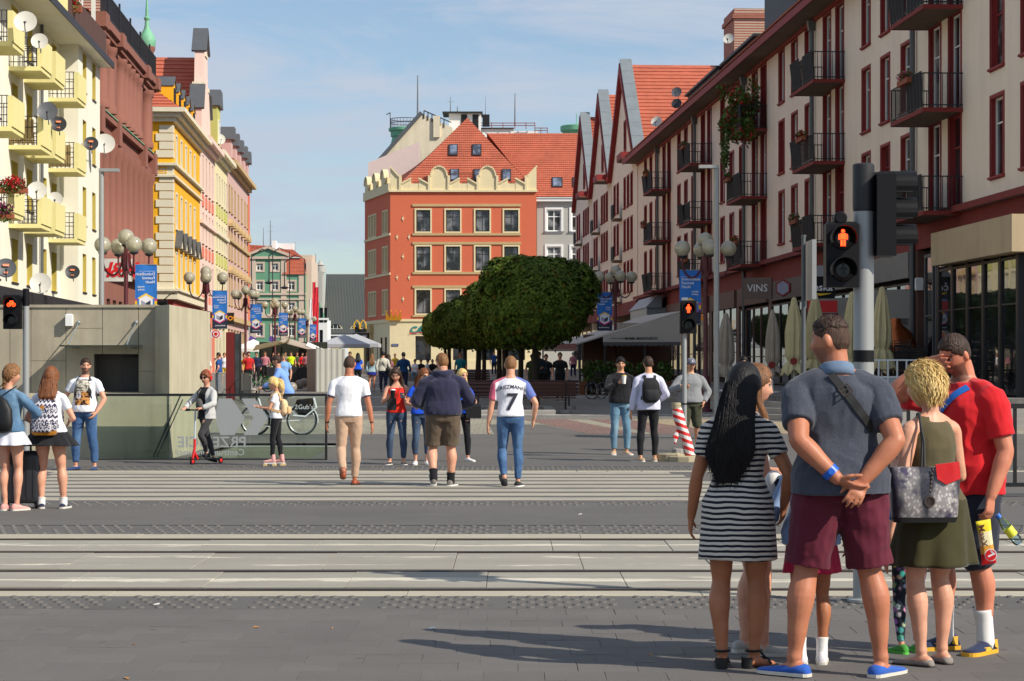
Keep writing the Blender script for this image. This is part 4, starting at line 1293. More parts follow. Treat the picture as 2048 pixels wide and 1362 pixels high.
mast(901,226,194,270,'thin antenna mast on the left end of the rooftop block',0.05,((1.4,0.4),))
mast(915,226,213,270,'shortest antenna stub on the rooftop block roof',0.07)
mast(971,230,193,270,'faint thin rod above the dark vents',0.03)
mast(1030,252,187,270,'thin mast standing at the right part of the rooftop railing',0.08)
DG=400.0
M_green=mat('sage_green_render',(104,154,124),0.9,0.06,0.3)
M_sandp=mat('pinkish_sandstone',(206,186,166),0.85,0.08,0.5)
b15=Bld('green_town_house','F',DG,'sage green town house with a pediment and red mansard roof',x0=X(499,DG))
x15=X(499,DG)
def ug(px):return X(px,DG)-x15
def zg_(py):return Z(py,DG)
hs=[]
for p in(519.5,550,583):
 for(a,c)in((541,527),(580,563),(625,605),(672,650)):
  if p==583 and a==541:continue
  hs.append((ug(p)-0.62,ug(p)+0.62,zg_(a),zg_(c)))
mw=MB();wall_holes(mw,0,ug(565),1,zg_(518),[h for h in hs if h[1]<ug(565)],0.3);wall_holes(mw,ug(565),ug(611),1,zg_(548),[h for h in hs if h[0]>ug(565)],0.3)
shell(mw,0,ug(565),1,zg_(518),12);shell(mw,ug(565),ug(611),1,zg_(548),12)
b15.part('wall',mw,[M_green,M_sandp])
for(a,c,z0,z1)in hs:window(b15.o,(a+c)/2,z0,c-a,z1-z0,0.2,M_wtrim,M_glass,2,2,ft=0.14,bar=0.12,sur=(M_sandp,0.3,0.1,-0.004,0.2))
k=MB()
for p in(506,567.5,603):k.box(ug(p)-0.5,ug(p)+0.5,-0.14,-0.003,6,zg_(518)if p<580 else zg_(548))
k.box(-0.2,ug(612),-0.4,-0.004,zg_(636),zg_(628)).box(-0.2,ug(612),-0.3,-0.004,zg_(590),zg_(586)).box(-0.2,ug(612),-0.3,-0.004,zg_(600),zg_(597)).box(-0.3,ug(577),-0.4,0.5,zg_(518),zg_(513))
b15.part('stone_trim',k,M_sandp)
pd_=MB().prism([(-0.4,zg_(513)),(ug(577),zg_(513)),(ug(536),zg_(497))],'y',-0.2,0.6)
o=b15.part('pediment',pd_,M_green)
k=MB();bar2(k,(-0.6,zg_(513)),(ug(536),zg_(497)),-0.6,0.7,0.45);bar2(k,(ug(536),zg_(497)),(ug(577)+0.2,zg_(513)),-0.6,0.7,0.45)
k.build('moulding',M_sandp,o)
rf=MB()
courses(rf,(ug(566),-0.3,zg_(549)),(ug(611),-0.3,zg_(549)),(ug(604),1.6,zg_(515)),(ug(566),1.6,zg_(515)),12,0.08)
courses(rf,(ug(611),-0.3,zg_(549)),(ug(611),12,zg_(549)),(ug(604),12,zg_(515)),(ug(604),1.6,zg_(515)),12,0.08)
courses(rf,(-6,1.0,zg_(510)),(ug(604),1.0,zg_(514)),(ug(570),8,zg_(489)),(-6,8,zg_(482)),16,0.08)
b15.part('roof',rf,M_tile)
b15.part('chimney_block',MB().box(ug(538),ug(546),5,7,zg_(505),zg_(478)).box(ug(546),ug(581),6,9,zg_(500),zg_(483)),M_wtrim)
b15.part('side_wing',MB().box(ug(611)+0.02,ug(622),1.0,14,1,zg_(520)).box(ug(590),ug(616),9,15,zg_(520),zg_(505)),M_sandp)
mast(541,500,441,405,'antenna with short arms on the chimney of the green house',0.09,((3.5,0.6),(4.4,0.5)))
mast(527,500,455,405,'thinner antenna on the left slope of the green house roof',0.07)
mast(590,510,484,405,'short antenna on the right side of the green house roof',0.07)
DC=470.0
M_chr=mat('pale_yellow_church_render',(226,206,150),0.9,0.05,0.2)
M_lead=mat('grey_sheet_roof',(92,96,92),0.6,0.12,0.15)
b16=Bld('church','F',DC,'pale yellow church with a broad grey roof and arched windows',x0=X(640,DC))
def uc(px):return X(px,DC)-X(640,DC)
def zc(py):return Z(py,DC)
k=MB().box(uc(655),uc(742),0,12,0.5,zc(668))
o=b16.part('wall',k,M_chr)
k=MB().box(uc(652),uc(745),-0.6,0,zc(672),zc(666)).box(uc(683),uc(697),-0.3,0,1,zc(690))
b16.part('cornice',k,M_wtrim)
for p in(671,715):
 wd_,hb,ht=1.3,zc(681),zc(648)
 pts=[(-wd_,0),(wd_,0)]+[(wd_*math.cos(PI*i/8),(ht-hb-wd_)+wd_*math.sin(PI*i/8))for i in range(9)]
 w_=obj('window',MB().prism([(x*1.3,z*1.06-0.3)for x,z in pts],'y',-0.12,-0.004).mesh('window',M_orc),b16.o,(uc(p),0,hb))
 MB().prism(pts,'y',-0.16,-0.12).build('pane',M_glass,w_)
 k=MB()
 for i in range(1,3):k.box(-wd_+2*wd_*i/3-0.05,-wd_+2*wd_*i/3+0.05,-0.2,-0.16,0,ht-hb-0.3)
 for i in range(1,6):k.box(-wd_,wd_,-0.19,-0.16,(ht-hb-1)*i/5-0.05,(ht-hb-1)*i/5+0.05)
 k.build('glazing_bar',M_wtrim,w_)
rf=MB();slab_poly(rf,[(uc(648),-0.8,zc(667)),(uc(760),-0.8,zc(667)),(uc(760),9,zc(545)),(uc(645),9,zc(545))],0.3)
for k_ in range(38):
 t=k_/37;rf.box(0,0.1,0,0.01,0,0.01)
 A=Vector((uc(648),-0.8,zc(667))).lerp(Vector((uc(760),-0.8,zc(667))),t);B=Vector((uc(645),9,zc(545))).lerp(Vector((uc(760),9,zc(545))),t)
 rf.add([A+Vector((0,-.1,.1)),A+Vector((.12,-.1,.1)),B+Vector((.12,-.1,.1)),B+Vector((0,-.1,.1))],[(0,1,2,3)])
b16.part('roof',rf,M_lead)
k=MB().box(uc(622),uc(646),-1,4,0.5,zc(545)).box(uc(637),uc(646),-1.6,-1,0.5,zc(543))
for p,t in((625,525),(641,520)):k.lathe([(1.1,zc(545)),(1.1,zc(535)),(0.6,zc(533)),(0.9,zc(530)),(0.3,zc(t+4)),(0.12,zc(t))],10,(uc(p),0,0))
k.tube([(uc(632),0,zc(540)),(uc(632),0,zc(508))],0.12,5)
b16.part('gable_turret',k,M_gr)
b16.part('copper_apron',MB().prism([(uc(640),zc(636)),(uc(652),zc(636)),(uc(640),zc(604))],'y',-2.0,-1.62),M_copper)
b17=Bld('white_house','F',440.0,'small white house at the corner below the church roof',x0=X(634,440))
k=MB();wall_holes(k,0,X(655,440)-X(634,440),1,Z(640,440),[(0.5,1.2,10.5,13.5),(1.5,2.0,10.5,13.5),(0.5,1.2,6,9)],0.3);shell(k,0,2.12,1,Z(640,440),8)
b17.part('wall',k,[M_wtrim,M_dark])
b17.part('cornice',MB().box(-0.2,2.4,-0.4,0.0,Z(640,440),Z(636,440)),M_wtrim)
M_fred,M_fwh=mat('flag_red',(216,40,52),0.8,0.1),mat('flag_white',(226,220,214),0.8,0.05)
for i,(px,y0,y1,m_,lab)in enumerate(((622,598,700,M_fwh,'long white banner hanging furthest from the church in the street gap'),(628,565,690,M_fred,'long bright red banner hanging in the street gap beside the green house'),(634,575,690,M_fred,'long red banner hanging nearest to the white house'))):
 f=MB();n=12;h=(y1-y0)/F*390
 for k in range(n):
  for q in range(4):
   a,c,t0,t1=-0.28+q*.14,-0.14+q*.14,h*k/n,h*(k+1)/n
   yy=lambda x,t:0.06*math.sin(x*16+t*0.8)
   f.quad((a,yy(a,t0),-t0),(c,yy(c,t0),-t0),(c,yy(c,t1),-t1),(a,yy(a,t1),-t1))
 f.tube([(-0.4,0,0.05),(0.4,0,0.05)],0.03,5)
 tag(f.build('banner',m_,None,at(px,y0,390)),lab,'banner')
#  terrace, stairs, underpass head
M_step=mat('granite_step',(150,146,140),0.8,0.15,2.5,0.1,40)
terr=tag(empty('terrace',(6.2,58,0)),kind='structure')
for k in range(5):
 a=0.34*k
 top=[(a+SL*90,90),(a,2.0+0.1*k),(3.0+0.25*k,-4.4+0.34*k),(30,-4.4+0.34*k),(30,90)]
 MB().prism(top,'z',-0.1,0.16*(k+1)).build('step',M_step if k<4 else setts_mat('terrace_setts',(118,114,110),5.0),terr)
conc=empty('underpass_pavilion',(X(180,38.9),38.9,0),0,'low raw concrete lift pavilion with a dark recessed door and glass canopy','pavilion')
x0c=X(180,38.9)
def cx(px):return X(px,38.9)-x0c
def czz(py):return Z(py,38.9)
ZT=czz(615)
hole=(cx(188),cx(280),czz(784),czz(708))
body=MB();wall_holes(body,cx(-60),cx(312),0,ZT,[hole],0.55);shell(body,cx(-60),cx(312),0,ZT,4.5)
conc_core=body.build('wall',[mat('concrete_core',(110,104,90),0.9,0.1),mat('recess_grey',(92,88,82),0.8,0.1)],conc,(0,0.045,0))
joints_x=[cx(-60),cx(20),cx(62),cx(132),cx(205),cx(277),cx(312)]
pnl=MB
for i in range(len(joints_x)-1):
 a,b_=joints_x[i]+0.005,joints_x[i+1]-0.005
 cuts={2:[0,czz(722),ZT],3:[0,czz(657),ZT],5:[0,czz(743),ZT]}.get(i,[0,ZT])
 for z0,z1 in zip(cuts[:-1],cuts[1:]):
  z0+=0.007
  q=MB()
  h0,h1,h2,h3=hole
  if b_<h0 or a>h1 or z0>h3:q.box(a,b_,0,0.04,z0,z1)
  else:
   if a<h0:q.box(a,h0,0,0.04,z0,z1)
   if b_>h1:q.box(h1,b_,0,0.04,z0,z1)
   q.box(max(a,h0),min(b_,h1),0,0.04,h3,z1);q.box(max(a,h0),min(b_,h1),0,0.04,z0,h2)
  q.build('panel',M_conc,conc)
MB().box(hole[0],hole[1],0.42,0.5,hole[2],hole[3]).build('door',mat('door_grey',(70,66,62),0.6,0.1),conc)
MB().box((hole[0]+hole[1])/2+0.02,hole[1]-0.05,0.38,0.42,hole[2],hole[3]-0.05).build('door',mat('door_grey2',(58,55,52),0.6,0.1),conc)
MB().prism([(cx(310),0.0),(cx(352),-0.75),(cx(352),4.4),(cx(310),4.4)],'z',0,ZT+0.03).build('pier',M_conc2,conc)
MB().box(cx(60),cx(351),-0.72,-0.46,0,czz(787)-0.03).build('low_wall',M_conc2,conc)
MB().box(cx(60),cx(351),-0.46,0.02,czz(790)-0.06,czz(786)).build('ledge',M_conc2,conc)
can=MB().box(cx(133),cx(285),-0.62,0.02,czz(692)-0.015,czz(692)+0.01)
o=can.build('canopy',clear_glass('canopy_glass',(0.75,0.88,0.84)),conc)
for px in(155,270):
 r_=MB().tube([(cx(px)+0.02,0,czz(645)),(cx(px)-0.06,-0.5,czz(690))],0.012,6).sphere((cx(px)+0.02,-0.01,czz(645)),0.04,8,6).tube([(cx(px)+0.02,0,czz(697)),(cx(px)-0.02,-0.5,czz(694))],0.015,6)
 r_.build('tie_rod',M_zinc,o)
MB().bbox(cx(134),cx(147),-0.14,0,czz(652),czz(628),0.02).build('wall_lamp',M_wtrim,conc)
MB().box(cx(-62),cx(313),-0.03,4.6,ZT,ZT+0.05).build('coping',M_conc,conc)
DGL=37.75
gl=empty('glass_balustrade',(X(420,DGL),DGL,0),0,'long glass balustrade with grey arrows and reversed lettering by the underpass','balustrade')
xg=X(420,DGL)
def gx(px):return X(px,DGL)-xg
def gzz(py):return Z(py,DGL)
M_cg=clear_glass('clear_glass',(0.87,0.93,0.90))
ZGT=gzz(790)
cuts=[gx(190),gx(345),gx(500),gx(650)]
for a,b_ in zip(cuts[:-1],cuts[1:]):MB().box(a+0.008,b_-0.008,-0.01,0.01,0.02,ZGT-0.02).build('pane',M_cg,gl)
MB().box(cuts[0],cuts[-1]+0.03,-0.025,0.025,ZGT-0.02,ZGT+0.025).build('handrail',M_blk,gl)
MB().box(cuts[-1],cuts[-1]+0.04,-0.03,0.03,0,ZGT-0.021).build('post',M_blk,gl)
MB().box(cuts[0],cuts[-1],-0.03,0.03,0,0.02).build('rail',M_dark,gl)
M_frost=mat('frosted_print',(150,154,154),0.8,0.03)
for p0 in(437,483):
 a=gx(p0);w=0.36
 pts=[(gx(p0),gzz(797)),(gx(p0+28),gzz(797)),(gx(p0+52),gzz(838)),(gx(p0+28),gzz(868)),(gx(p0),gzz(868)),(gx(p0-4)+0.0,gzz(860)),(gx(p0+0)+0.0,gzz(838)),(gx(p0-6),gzz(805))]
 pts=[(gx(p0),gzz(797)),(gx(p0+27),gzz(797)),(gx(p0+53),gzz(836)),(gx(p0+32),gzz(870)),(gx(p0+4),gzz(870)),(gx(p0+24 if p0>450 else p0-6),gzz(836))]
 MB().prism(pts[::-1],'y',-0.016,-0.012).build('arrow_print',M_frost,gl)
lettering('PRZEJŚCIE',M_frost,gl,(gx(424),-0.013,gzz(885)),0.26,mirror=True,depth=0.001,bold=0.004)
lettering('Centrum Innowacji',M_frost,gl,(gx(420),-0.013,gzz(905)),0.155,mirror=True,depth=0.001,bold=0.002)
hr=MB().tube([(gx(302),0.25,gzz(915)),(gx(352),0.5,gzz(792))],0.014,8).tube([(gx(308),0.3,gzz(915)),(gx(356),0.55,gzz(800))],0.01,8)
hr.build('stair_handrail',M_dark,gl)
#  lamps and banners
M_maroon=mat('maroon_paint',(84,26,34),0.45,0.15,3)
def globe_mat():
 m,n,l,b=base_mat('smoky_globe')
 tr=n.new('ShaderNodeBsdfTransparent');tr.inputs['Color'].default_value=(0.86,0.82,0.68,1)
 df=n.new('ShaderNodeBsdfDiffuse');df.inputs['Color'].default_value=(*lin((244,238,212)),1)
 tl=n.new('ShaderNodeBsdfTranslucent');tl.inputs['Color'].default_value=(*lin((248,240,206)),1)
 gl_=n.new('ShaderNodeBsdfGlossy');gl_.inputs['Roughness'].default_value=0.08
 a=n.new('ShaderNodeMixShader');a.inputs[0].default_value=0.5
 l.new(df.outputs[0],a.inputs[1]);l.new(tl.outputs[0],a.inputs[2])
 c=n.new('ShaderNodeMixShader');c.inputs[0].default_value=0.7
 l.new(tr.outputs[0],c.inputs[1]);l.new(a.outputs[0],c.inputs[2])
 fr=n.new('ShaderNodeFresnel');fr.inputs['IOR'].default_value=1.7
 e=n.new('ShaderNodeMixShader');l.new(fr.outputs[0],e.inputs[0]);l.new(c.outputs[0],e.inputs[1]);l.new(gl_.outputs[0],e.inputs[2])
 l.new(e.outputs[0],n['Material Output'].inputs['Surface'])
 return m
M_globe=globe_mat()
M_refl=mat('lamp_reflector',(190,190,180),0.35,0.05,metal=0.3)
lp_pole=MB().lathe([(0.19,0),(0.19,0.06),(0.15,0.1),(0.15,0.95),(0.11,1.05),(0.075,1.12),(0.065,4.3),(0.06,5.0)],12)
lp_pole.lathe([(0.12,4.3),(0.13,4.4),(0.13,4.78),(0.11,4.8)],8)
lp_pole=lp_pole.mesh('pole',M_maroon)
def arm_mesh():
 pts=[]
 for i in range(13):
  a=PI*i/12
  pts.append((0.12+0.30*(1-math.cos(a)),0,4.75-0.62*math.sin(a)**0.8 if i<7 else 4.75-0.62*math.sin(a)**0.8))
 return MB().tube(pts,0.028,7).mesh('arm',M_maroon)
lp_arm=arm_mesh()
lp_globe=MB().sphere((0,0,0),0.245,24,16).mesh('globe',M_globe)
lp_in=MB().lathe([(0.11,-0.24),(0.13,-0.20),(0.10,-0.10),(0.085,-0.08),(0.085,0.08),(0.06,0.10)],12).mesh('reflector',M_refl)
lp_cap=MB().lathe([(0.06,-0.30),(0.13,-0.26),(0.135,-0.225),(0.12,-0.215)],12).mesh('globe_collar',M_dark)
def lamp5(px,d,label,rot,group):
 o=empty('street_lamp',(X(px,d),d,gz(d)),rot,label,'street lamp',group)
 obj('pole',lp_pole,o)
 for k in range(5):
  if k<4:
   a=PI/2*k
   obj('arm',lp_arm,o,(0,0,0),(0,0,a))
   c=(0.72*math.cos(a),0.72*math.sin(a),5.02)
  else:c=(0,0,5.27)
  g=obj('globe',lp_globe,o,c)
  obj('reflector',lp_in,g);obj('globe_collar',lp_cap,g)
 return o
LG='five-globe street lamps along the street'
lamps_l=[(252,65,'maroon lamp with five smoky globes in front of the white shop sign',0.5),(412,95,'maroon five-globe lamp before the cream and pink house fronts',0.15),(491,125,'maroon five-globe lamp just left of the green house',0.7),(550,156,'maroon five-globe lamp standing before the green house door',0.3),(590,187,'small maroon five-globe lamp near the corner of the green house',0.6),(614,216,'smallest maroon five-globe lamp at the far end of the left lamp row',0.2)]
lamps_r=[(1411,67,'maroon five-globe lamp partly behind the pale light pole on the right',0.1),(1231,94,'maroon five-globe lamp between the dark tree and the grey awning',0.25)]
for px,d,lab,r_ in lamps_l+lamps_r:lamp5(px,d,lab,r_,LG)
M_bblue=mat('banner_blue',(34,112,196),0.7,0.06,1.0)
M_byel=mat('banner_yellow',(240,196,40),0.7,0.05)
M_bmag=mat('banner_magenta',(214,62,130),0.7,0.05)
M_bnavy=mat('banner_navy',(34,40,62),0.7,0.05)
M_bwhite=mat('banner_white',(226,226,230),0.7,0.03)
M_bgrey=mat('banner_grey',(150,150,170),0.7,0.1,8)
M_bpur=mat('banner_violet',(140,80,160),0.7,0.05)
BW,BH=0.65,1.66
def hexa(r,cx_,cz):return[(cx_+r*math.sin(PI*k/3),cz+r*math.cos(PI*k/3))for k in range(6)]
def banner_parts():
 sh=MB()
 def strip(z0,z1,m):
  n=6
  for k in range(n):
   a,c=-BW/2+BW*k/n,-BW/2+BW*(k+1)/n
   y=lambda x:0.012*math.sin(x*9)
   sh.add([(a,y(a)-.006,z0),(c,y(c)-.006,z0),(c,y(c)-.006,z1),(a,y(a)-.006,z1),(a,y(a)+.006,z0),(c,y(c)+.006,z0),(c,y(c)+.006,z1),(a,y(a)+.006,z1)],[(0,1,2,3),(5,4,7,6)],m)
 strip(-BH,-1.26,3);strip(-1.26,-1.20,4);strip(-1.20,-1.08,1);strip(-1.08,-1.02,2);strip(-1.02,0,0)
 sheet_me=sh.mesh('banner',[M_bblue,M_byel,M_bmag,M_bnavy,M_bpur])
 e=MB()
 h0,h1=hexa(0.29,0,-1.14),hexa(0.235,0,-1.14)
 for k in range(6):
  j=(k+1)%6
  p=[h0[k],h0[j],h1[j],h1[k]]
  e.add([(x,-0.024,z)for x,z in p[::-1]],[(0,1,2,3)],0 if k in(0,5)else(1 if k in(2,3)else 3))
 e.add([(x,-0.022,z)for x,z in h1[::-1]],[(0,1,2,3,4,5)],2)
 c0=(0,-1.14);r=0.16
 hx=hexa(r,0,-1.14)
 e.add([(hx[5][0],-.026,hx[5][1]),(c0[0],-.026,c0[1]),(hx[1][0],-.026,hx[1][1]),(hx[0][0],-.026,hx[0][1])],[(0,1,2,3)],5)
 e.add([(hx[4][0],-.026,hx[4][1]),(hx[3][0],-.026,hx[3][1]),(0,-.026,-1.14),(hx[5][0],-.026,hx[5][1])],[(0,1,2,3)],4)
 e.add([(hx[3][0],-.026,hx[3][1]),(hx[2][0],-.026,hx[2][1]),(hx[1][0],-.026,hx[1][1]),(0,-.026,-1.14)],[(0,1,2,3)],6)
 emb=e.mesh('emblem',[M_byel,M_bmag,M_bwhite,M_bblue,M_bgrey,M_bwhite,M_bnavy])
 rod=MB()
 for z in(0.0,-BH):rod.tube([(-BW/2-0.12,0,z),(BW/2,0,z)],0.014,6)
 return sheet_me,emb,rod.mesh('rod',M_zinc)
B_sheet,B_emb,B_rod=banner_parts()
def txt_pair(s,size,bold,align='LEFT',sp=1.0):
 a=text_mesh(s,size,0.001,bold,align,0,sp);a.materials.clear();a.materials.append(M_bwhite)
 b_=a.copy();b_.transform(Matrix.Diagonal((-1,1,1,1)));b_.flip_normals()
 return a,b_
B_txt=[(txt_pair('Dolnośląski\nFestiwal\nNauki',0.118,0.001),(-0.27,-0.40)),(txt_pair('ZAPRASZAMY NA',0.042,0,sp=1.5),(-0.27,-0.2)),(txt_pair('wstęp\nwolny',0.085,0.001),(0.04,-0.70)),(txt_pair('#odkrywamy',0.085,0.001),(-0.25,-1.52))]
def banner(px,d,ztop,label,mirror):
 o=obj('banner',B_sheet,None,(X(px,d),d,ztop))
 tag(o,label,'banner','blue festival banners on the lamp posts')
 obj('emblem',B_emb,o)
 r=obj('rod',B_rod,o)
 if not mirror:r.scale=(-1,1,1)
 for(a,b_),(x,z)in B_txt:
  obj('lettering',b_ if mirror else a,o,(-x if mirror else x,-0.026,z))
for(px,d,lab),off in zip([(252,65,'blue festival banner rising behind the concrete pavilion, its lettering reversed'),(412,95,'blue festival banner before the pale cream house, its lettering reversed'),(491,125,'blue festival banner just left of the green house, its lettering reversed'),(550,156,'blue festival banner before the ground floor of the green house'),(590,187,'small blue banner left of the last one by the red flags'),(614,216,'smallest blue banner just below the red flags')],(0.60,)*6):
 banner(px+off*F/d,d,gz(d)+4.45,lab,True)
for(px,d,lab)in((1411,67,'blue banner partly hidden by the red man signal beside the pale pole'),(1231,94,'blue banner between the dark tree crown and the grey awning')):
 banner(px-0.47*F/d,d,gz(d)+4.36,lab,False)
M_galv=mat('galvanised_steel',(158,160,158),0.45,0.08,2,metal=0.25)
def mast_lamp(px,d,zt,dirn,label):
 o=empty('light_pole',(X(px,d),d,gz(d)),0,label,'street lamp')
 MB().lathe([(0.17,0),(0.17,0.02),(0.085,0.03),(0.072,zt)],14).build('pole',M_galv,o)
 MB().box(-0.06 if dirn>0 else-0.5,0.5 if dirn>0 else 0.06,-0.12,0.12,zt-0.02,zt+0.07).build('lamp_head',M_galv,o)
 return o
mast_lamp(203,62,7.0,1,'pale slender light pole in front of the brown stone store')
pl_=mast_lamp(1433,62,7.1,-1,'pale slender light pole with a yellow sticker on the right')
MB().lathe([(0.079,2.6),(0.079,2.98)],14).build('sticker',mat('sticker_yellow',(230,176,20),0.5),pl_)
#  traffic signals
M_sblack=mat('signal_black',(14,14,17),0.55,0.15,spec=0.25)
M_lred=emit_mat('red_light',(255,60,20),5.0)
M_lens=mat('dark_lens',(14,16,16),0.25,0.2)
def visor(mb,c,r,L,m=0):
 n=12;v,f=[],[]
 for k in range(n+1):
  a=PI*(1.25)*k/n-PI*0.125
  for y in(0,-L):
   for rr_ in(r,r+0.008):v.append((c[0]+rr_*math.cos(a),c[1]+y,c[2]+rr_*math.sin(a)))
 for k in range(n):
  q=k*4
  f+=[(q,q+4,q+6,q+2),(q+1,q+3,q+7,q+5),(q+2,q+6,q+7,q+3)]
 mb.add(v,f,m)
def red_man(mb,c,s):
 x,y,z=c
 mb.sphere((x,y,z+0.062*s),(0.017*s,0.004,0.017*s),10,6)
 mb.box(x-0.026*s,x+0.026*s,y-0.003,y,z-0.01*s,z+0.042*s).box(x-0.04*s,x-0.030*s,y-0.003,y,z-0.012*s,z+0.034*s).box(x+0.030*s,x+0.04*s,y-0.003,y,z-0.012*s,z+0.034*s)
 mb.box(x-0.022*s,x-0.003*s,y-0.003,y,z-0.068*s,z-0.014*s).box(x+0.003*s,x+0.022*s,y-0.003,y,z-0.068*s,z-0.014*s)
def bicycle_sign(mb,c,s):
 x,y,z=c
 for e in(-0.04,0.04):
  mb.tube([(x+e*s+0.026*s*math.cos(2*PI*k/14),y,z-0.02*s+0.026*s*math.sin(2*PI*k/14))for k in range(15)],0.007*s,5)
 for p,q in(((-.04,-.02),(-.012,.03)),((-.012,.03),(.028,.028)),((.028,.028),(.04,-.02)),((-.012,.03),(0,-.02)),((0,-.02),(.028,.028)),((.028,.028),(.02,.05)),((-.022,.042),(-.002,.042))):
  mb.tube([(x+p[0]*s,y,z+p[1]*s),(x+q[0]*s,y,z+q[1]*s)],0.008*s,5)
def ped_head(par,loc,s,icon):
 b_=MB().bbox(-0.15*s,0.15*s,-0.06*s,0.12*s,-0.3*s,0.3*s,0.02).build('signal_head',M_sblack,par,loc)
 for i,zc_ in enumerate((0.145*s,-0.145*s)):
  lens=MB().lathe([(0.105*s,0),(0.10*s,0.012),(0.06*s,0.02)],20,(0,0,0),0,Matrix.Rotation(PI/2,3,'X')).build('lens',M_lens,b_,(0,-0.062*s,zc_))
  k=MB();visor(k,(0,-0.06*s,zc_),0.112*s,0.16*s);k.build('visor',M_sblack,b_)
  if i==0:
   k=MB()
   (red_man if icon=='man' else bicycle_sign)(k,(0,-0.026*s,0),1.05*s)
   k.build('light_figure',M_lred,lens)
  elif icon=='man':
   k=MB();k.sphere((0,-0.03*s,0.06*s),(0.016*s,.004,.016*s),8,5)
   for p,q in(((0,.04),(0,-.01)),((0,-.01),(-.03,-.065)),((0,-.01),(.03,-.065)),((0,.035),(-.03,0)),((0,.035),(.03,0))):k.tube([(p[0]*s,-.028*s,p[1]*s),(q[0]*s,-.028*s,q[1]*s)],0.009*s,5)
   k.build('light_figure',mat('unlit_figure',(40,46,44),0.5),lens)
 return b_
DS=15.0
sig=empty('traffic_signal',(X(1727,DS),DS,0),0,'tall grey signal pole with red man light and black side-on traffic lights','traffic light')
zt=Z(330,DS)
MB().lathe([(0.11,0),(0.11,0.02),(0.073,0.03),(0.07,zt-0.32)],16).build('pole',M_galv,sig)
MB().lathe([(0.071,zt-0.32),(0.076,zt-0.3),(0.076,zt),(0.06,zt+0.01)],16).build('pole_cap',M_dark,sig)
MB().lathe([(0.074,Z(715,DS)-0.03),(0.074,Z(715,DS)+0.05)],14).build('tape_band',M_sblack,sig)
def sx_(px):return X(px,DS)-X(1727,DS)
hd=ped_head(sig,(sx_(1681),-0.05,Z(510,DS)),0.75,'man')
MB().box(sx_(1700),sx_(1722),-0.02,0.02,Z(566,DS),Z(556,DS)).box(sx_(1700),sx_(1722),-0.02,0.02,Z(462,DS),Z(452,DS)).build('bracket',M_sblack,sig)
MB().lathe([(0.03,0),(0.045,0.03),(0.045,0.10),(0.035,0.11)],14,(sx_(1678),0.02,Z(437,DS)),0,Matrix.Rotation(PI/2,3,'X')).build('beeper',M_sblack,sig)
vh=MB().bbox(sx_(1748),sx_(1786),-0.13,0.15,Z(513,DS),Z(345,DS),0.02)
vh=vh.build('vehicle_signal',M_sblack,sig)
for py in(372,425,478):
 k=MB();visor(k,(0,0,0),0.095,0.16)
 o=k.build('visor',M_sblack,vh,(sx_(1784),0.0,Z(py,DS)),(0,0,PI/2))
 MB().lathe([(0.088,0),(0.05,0.015)],16,(0,0,0),0,Matrix.Rotation(PI/2,3,'X')).build('lens',M_lens,o)
MB().tube([(0,0,Z(352,DS)),(sx_(1760),0,Z(350,DS))],0.022,8).tube([(0,0,Z(505,DS)),(sx_(1760),0,Z(505,DS))],0.022,8).build('bracket',M_sblack,sig)
o=MB().box(-0.25,0.25,-0.012,0.012,-0.2,0.2).build('direction_plate',mat('sign_blue2',(30,92,200),0.4),sig,(sx_(1742),0.22,Z(455,DS)),(0,0,R(83)))
MB().box(-0.255,0.255,0.0121,0.016,-0.205,0.205).build('plate_back',M_galv,o)
DM=38.2
s2=empty('pedestrian_signal',(X(1369,DM),DM,0),0,'red man signal on a thin grey pole beside the leaning striped post','traffic light')
MB().lathe([(0.042,0),(0.038,Z(668,DM))],12).build('pole',M_galv,s2)
ped_head(s2,(X(1376,DM)-X(1369,DM),-0.04,Z(634,DM)),0.97,'man')
MB().box(-0.05,0.06,-0.03,0.03,Z(612,DM),Z(602,DM)+0.06).build('bracket',M_zinc,s2)
for z in(0.95,0.45):MB().lathe([(0.045,z),(0.045,z+0.03)],10).build('clamp',M_dark,s2)
DL=35.6
s3=empty('bicycle_signal',(X(52,DL),DL,0),0,'red bicycle signal on a grey pole at the left edge','traffic light')
MB().lathe([(0.055,0),(0.052,Z(612,DL))],12).build('pole',M_galv,s3)
MB().lathe([(0.056,Z(612,DL)),(0.056,Z(578,DL)),(0.04,Z(577,DL))],12).build('pole_cap',M_sblack,s3)
ped_head(s3,(X(26,DL)-X(52,DL),-0.04,Z(624,DL)),0.93,'bike')
MB().tube([(0,0,Z(600,DL)),(X(30,DL)-X(52,DL),0,Z(600,DL))],0.02,6).build('bracket',M_sblack,s3)
sp=empty('sign_post',(X(1607,46),46,0),0,'grey sign post with its board seen edge on, behind the big signal','sign')
MB().lathe([(0.05,0),(0.045,Z(474,46)),(0.055,Z(474,46)),(0.055,Z(470,46))],12).build('post',M_pipe,sp)
MB().box(0.1,0.19,-0.6,0.6,Z(600,46),Z(482,46)).build('board',M_galv,sp)
M_stone=mat('broken_concrete',(172,160,132),0.9,0.2,5,0.4,30)
fb=empty('broken_bollard',(X(1362,37.2),37.2,0),0,'leaning bollard wrapped in red and white tape on a broken concrete footing','bollard')
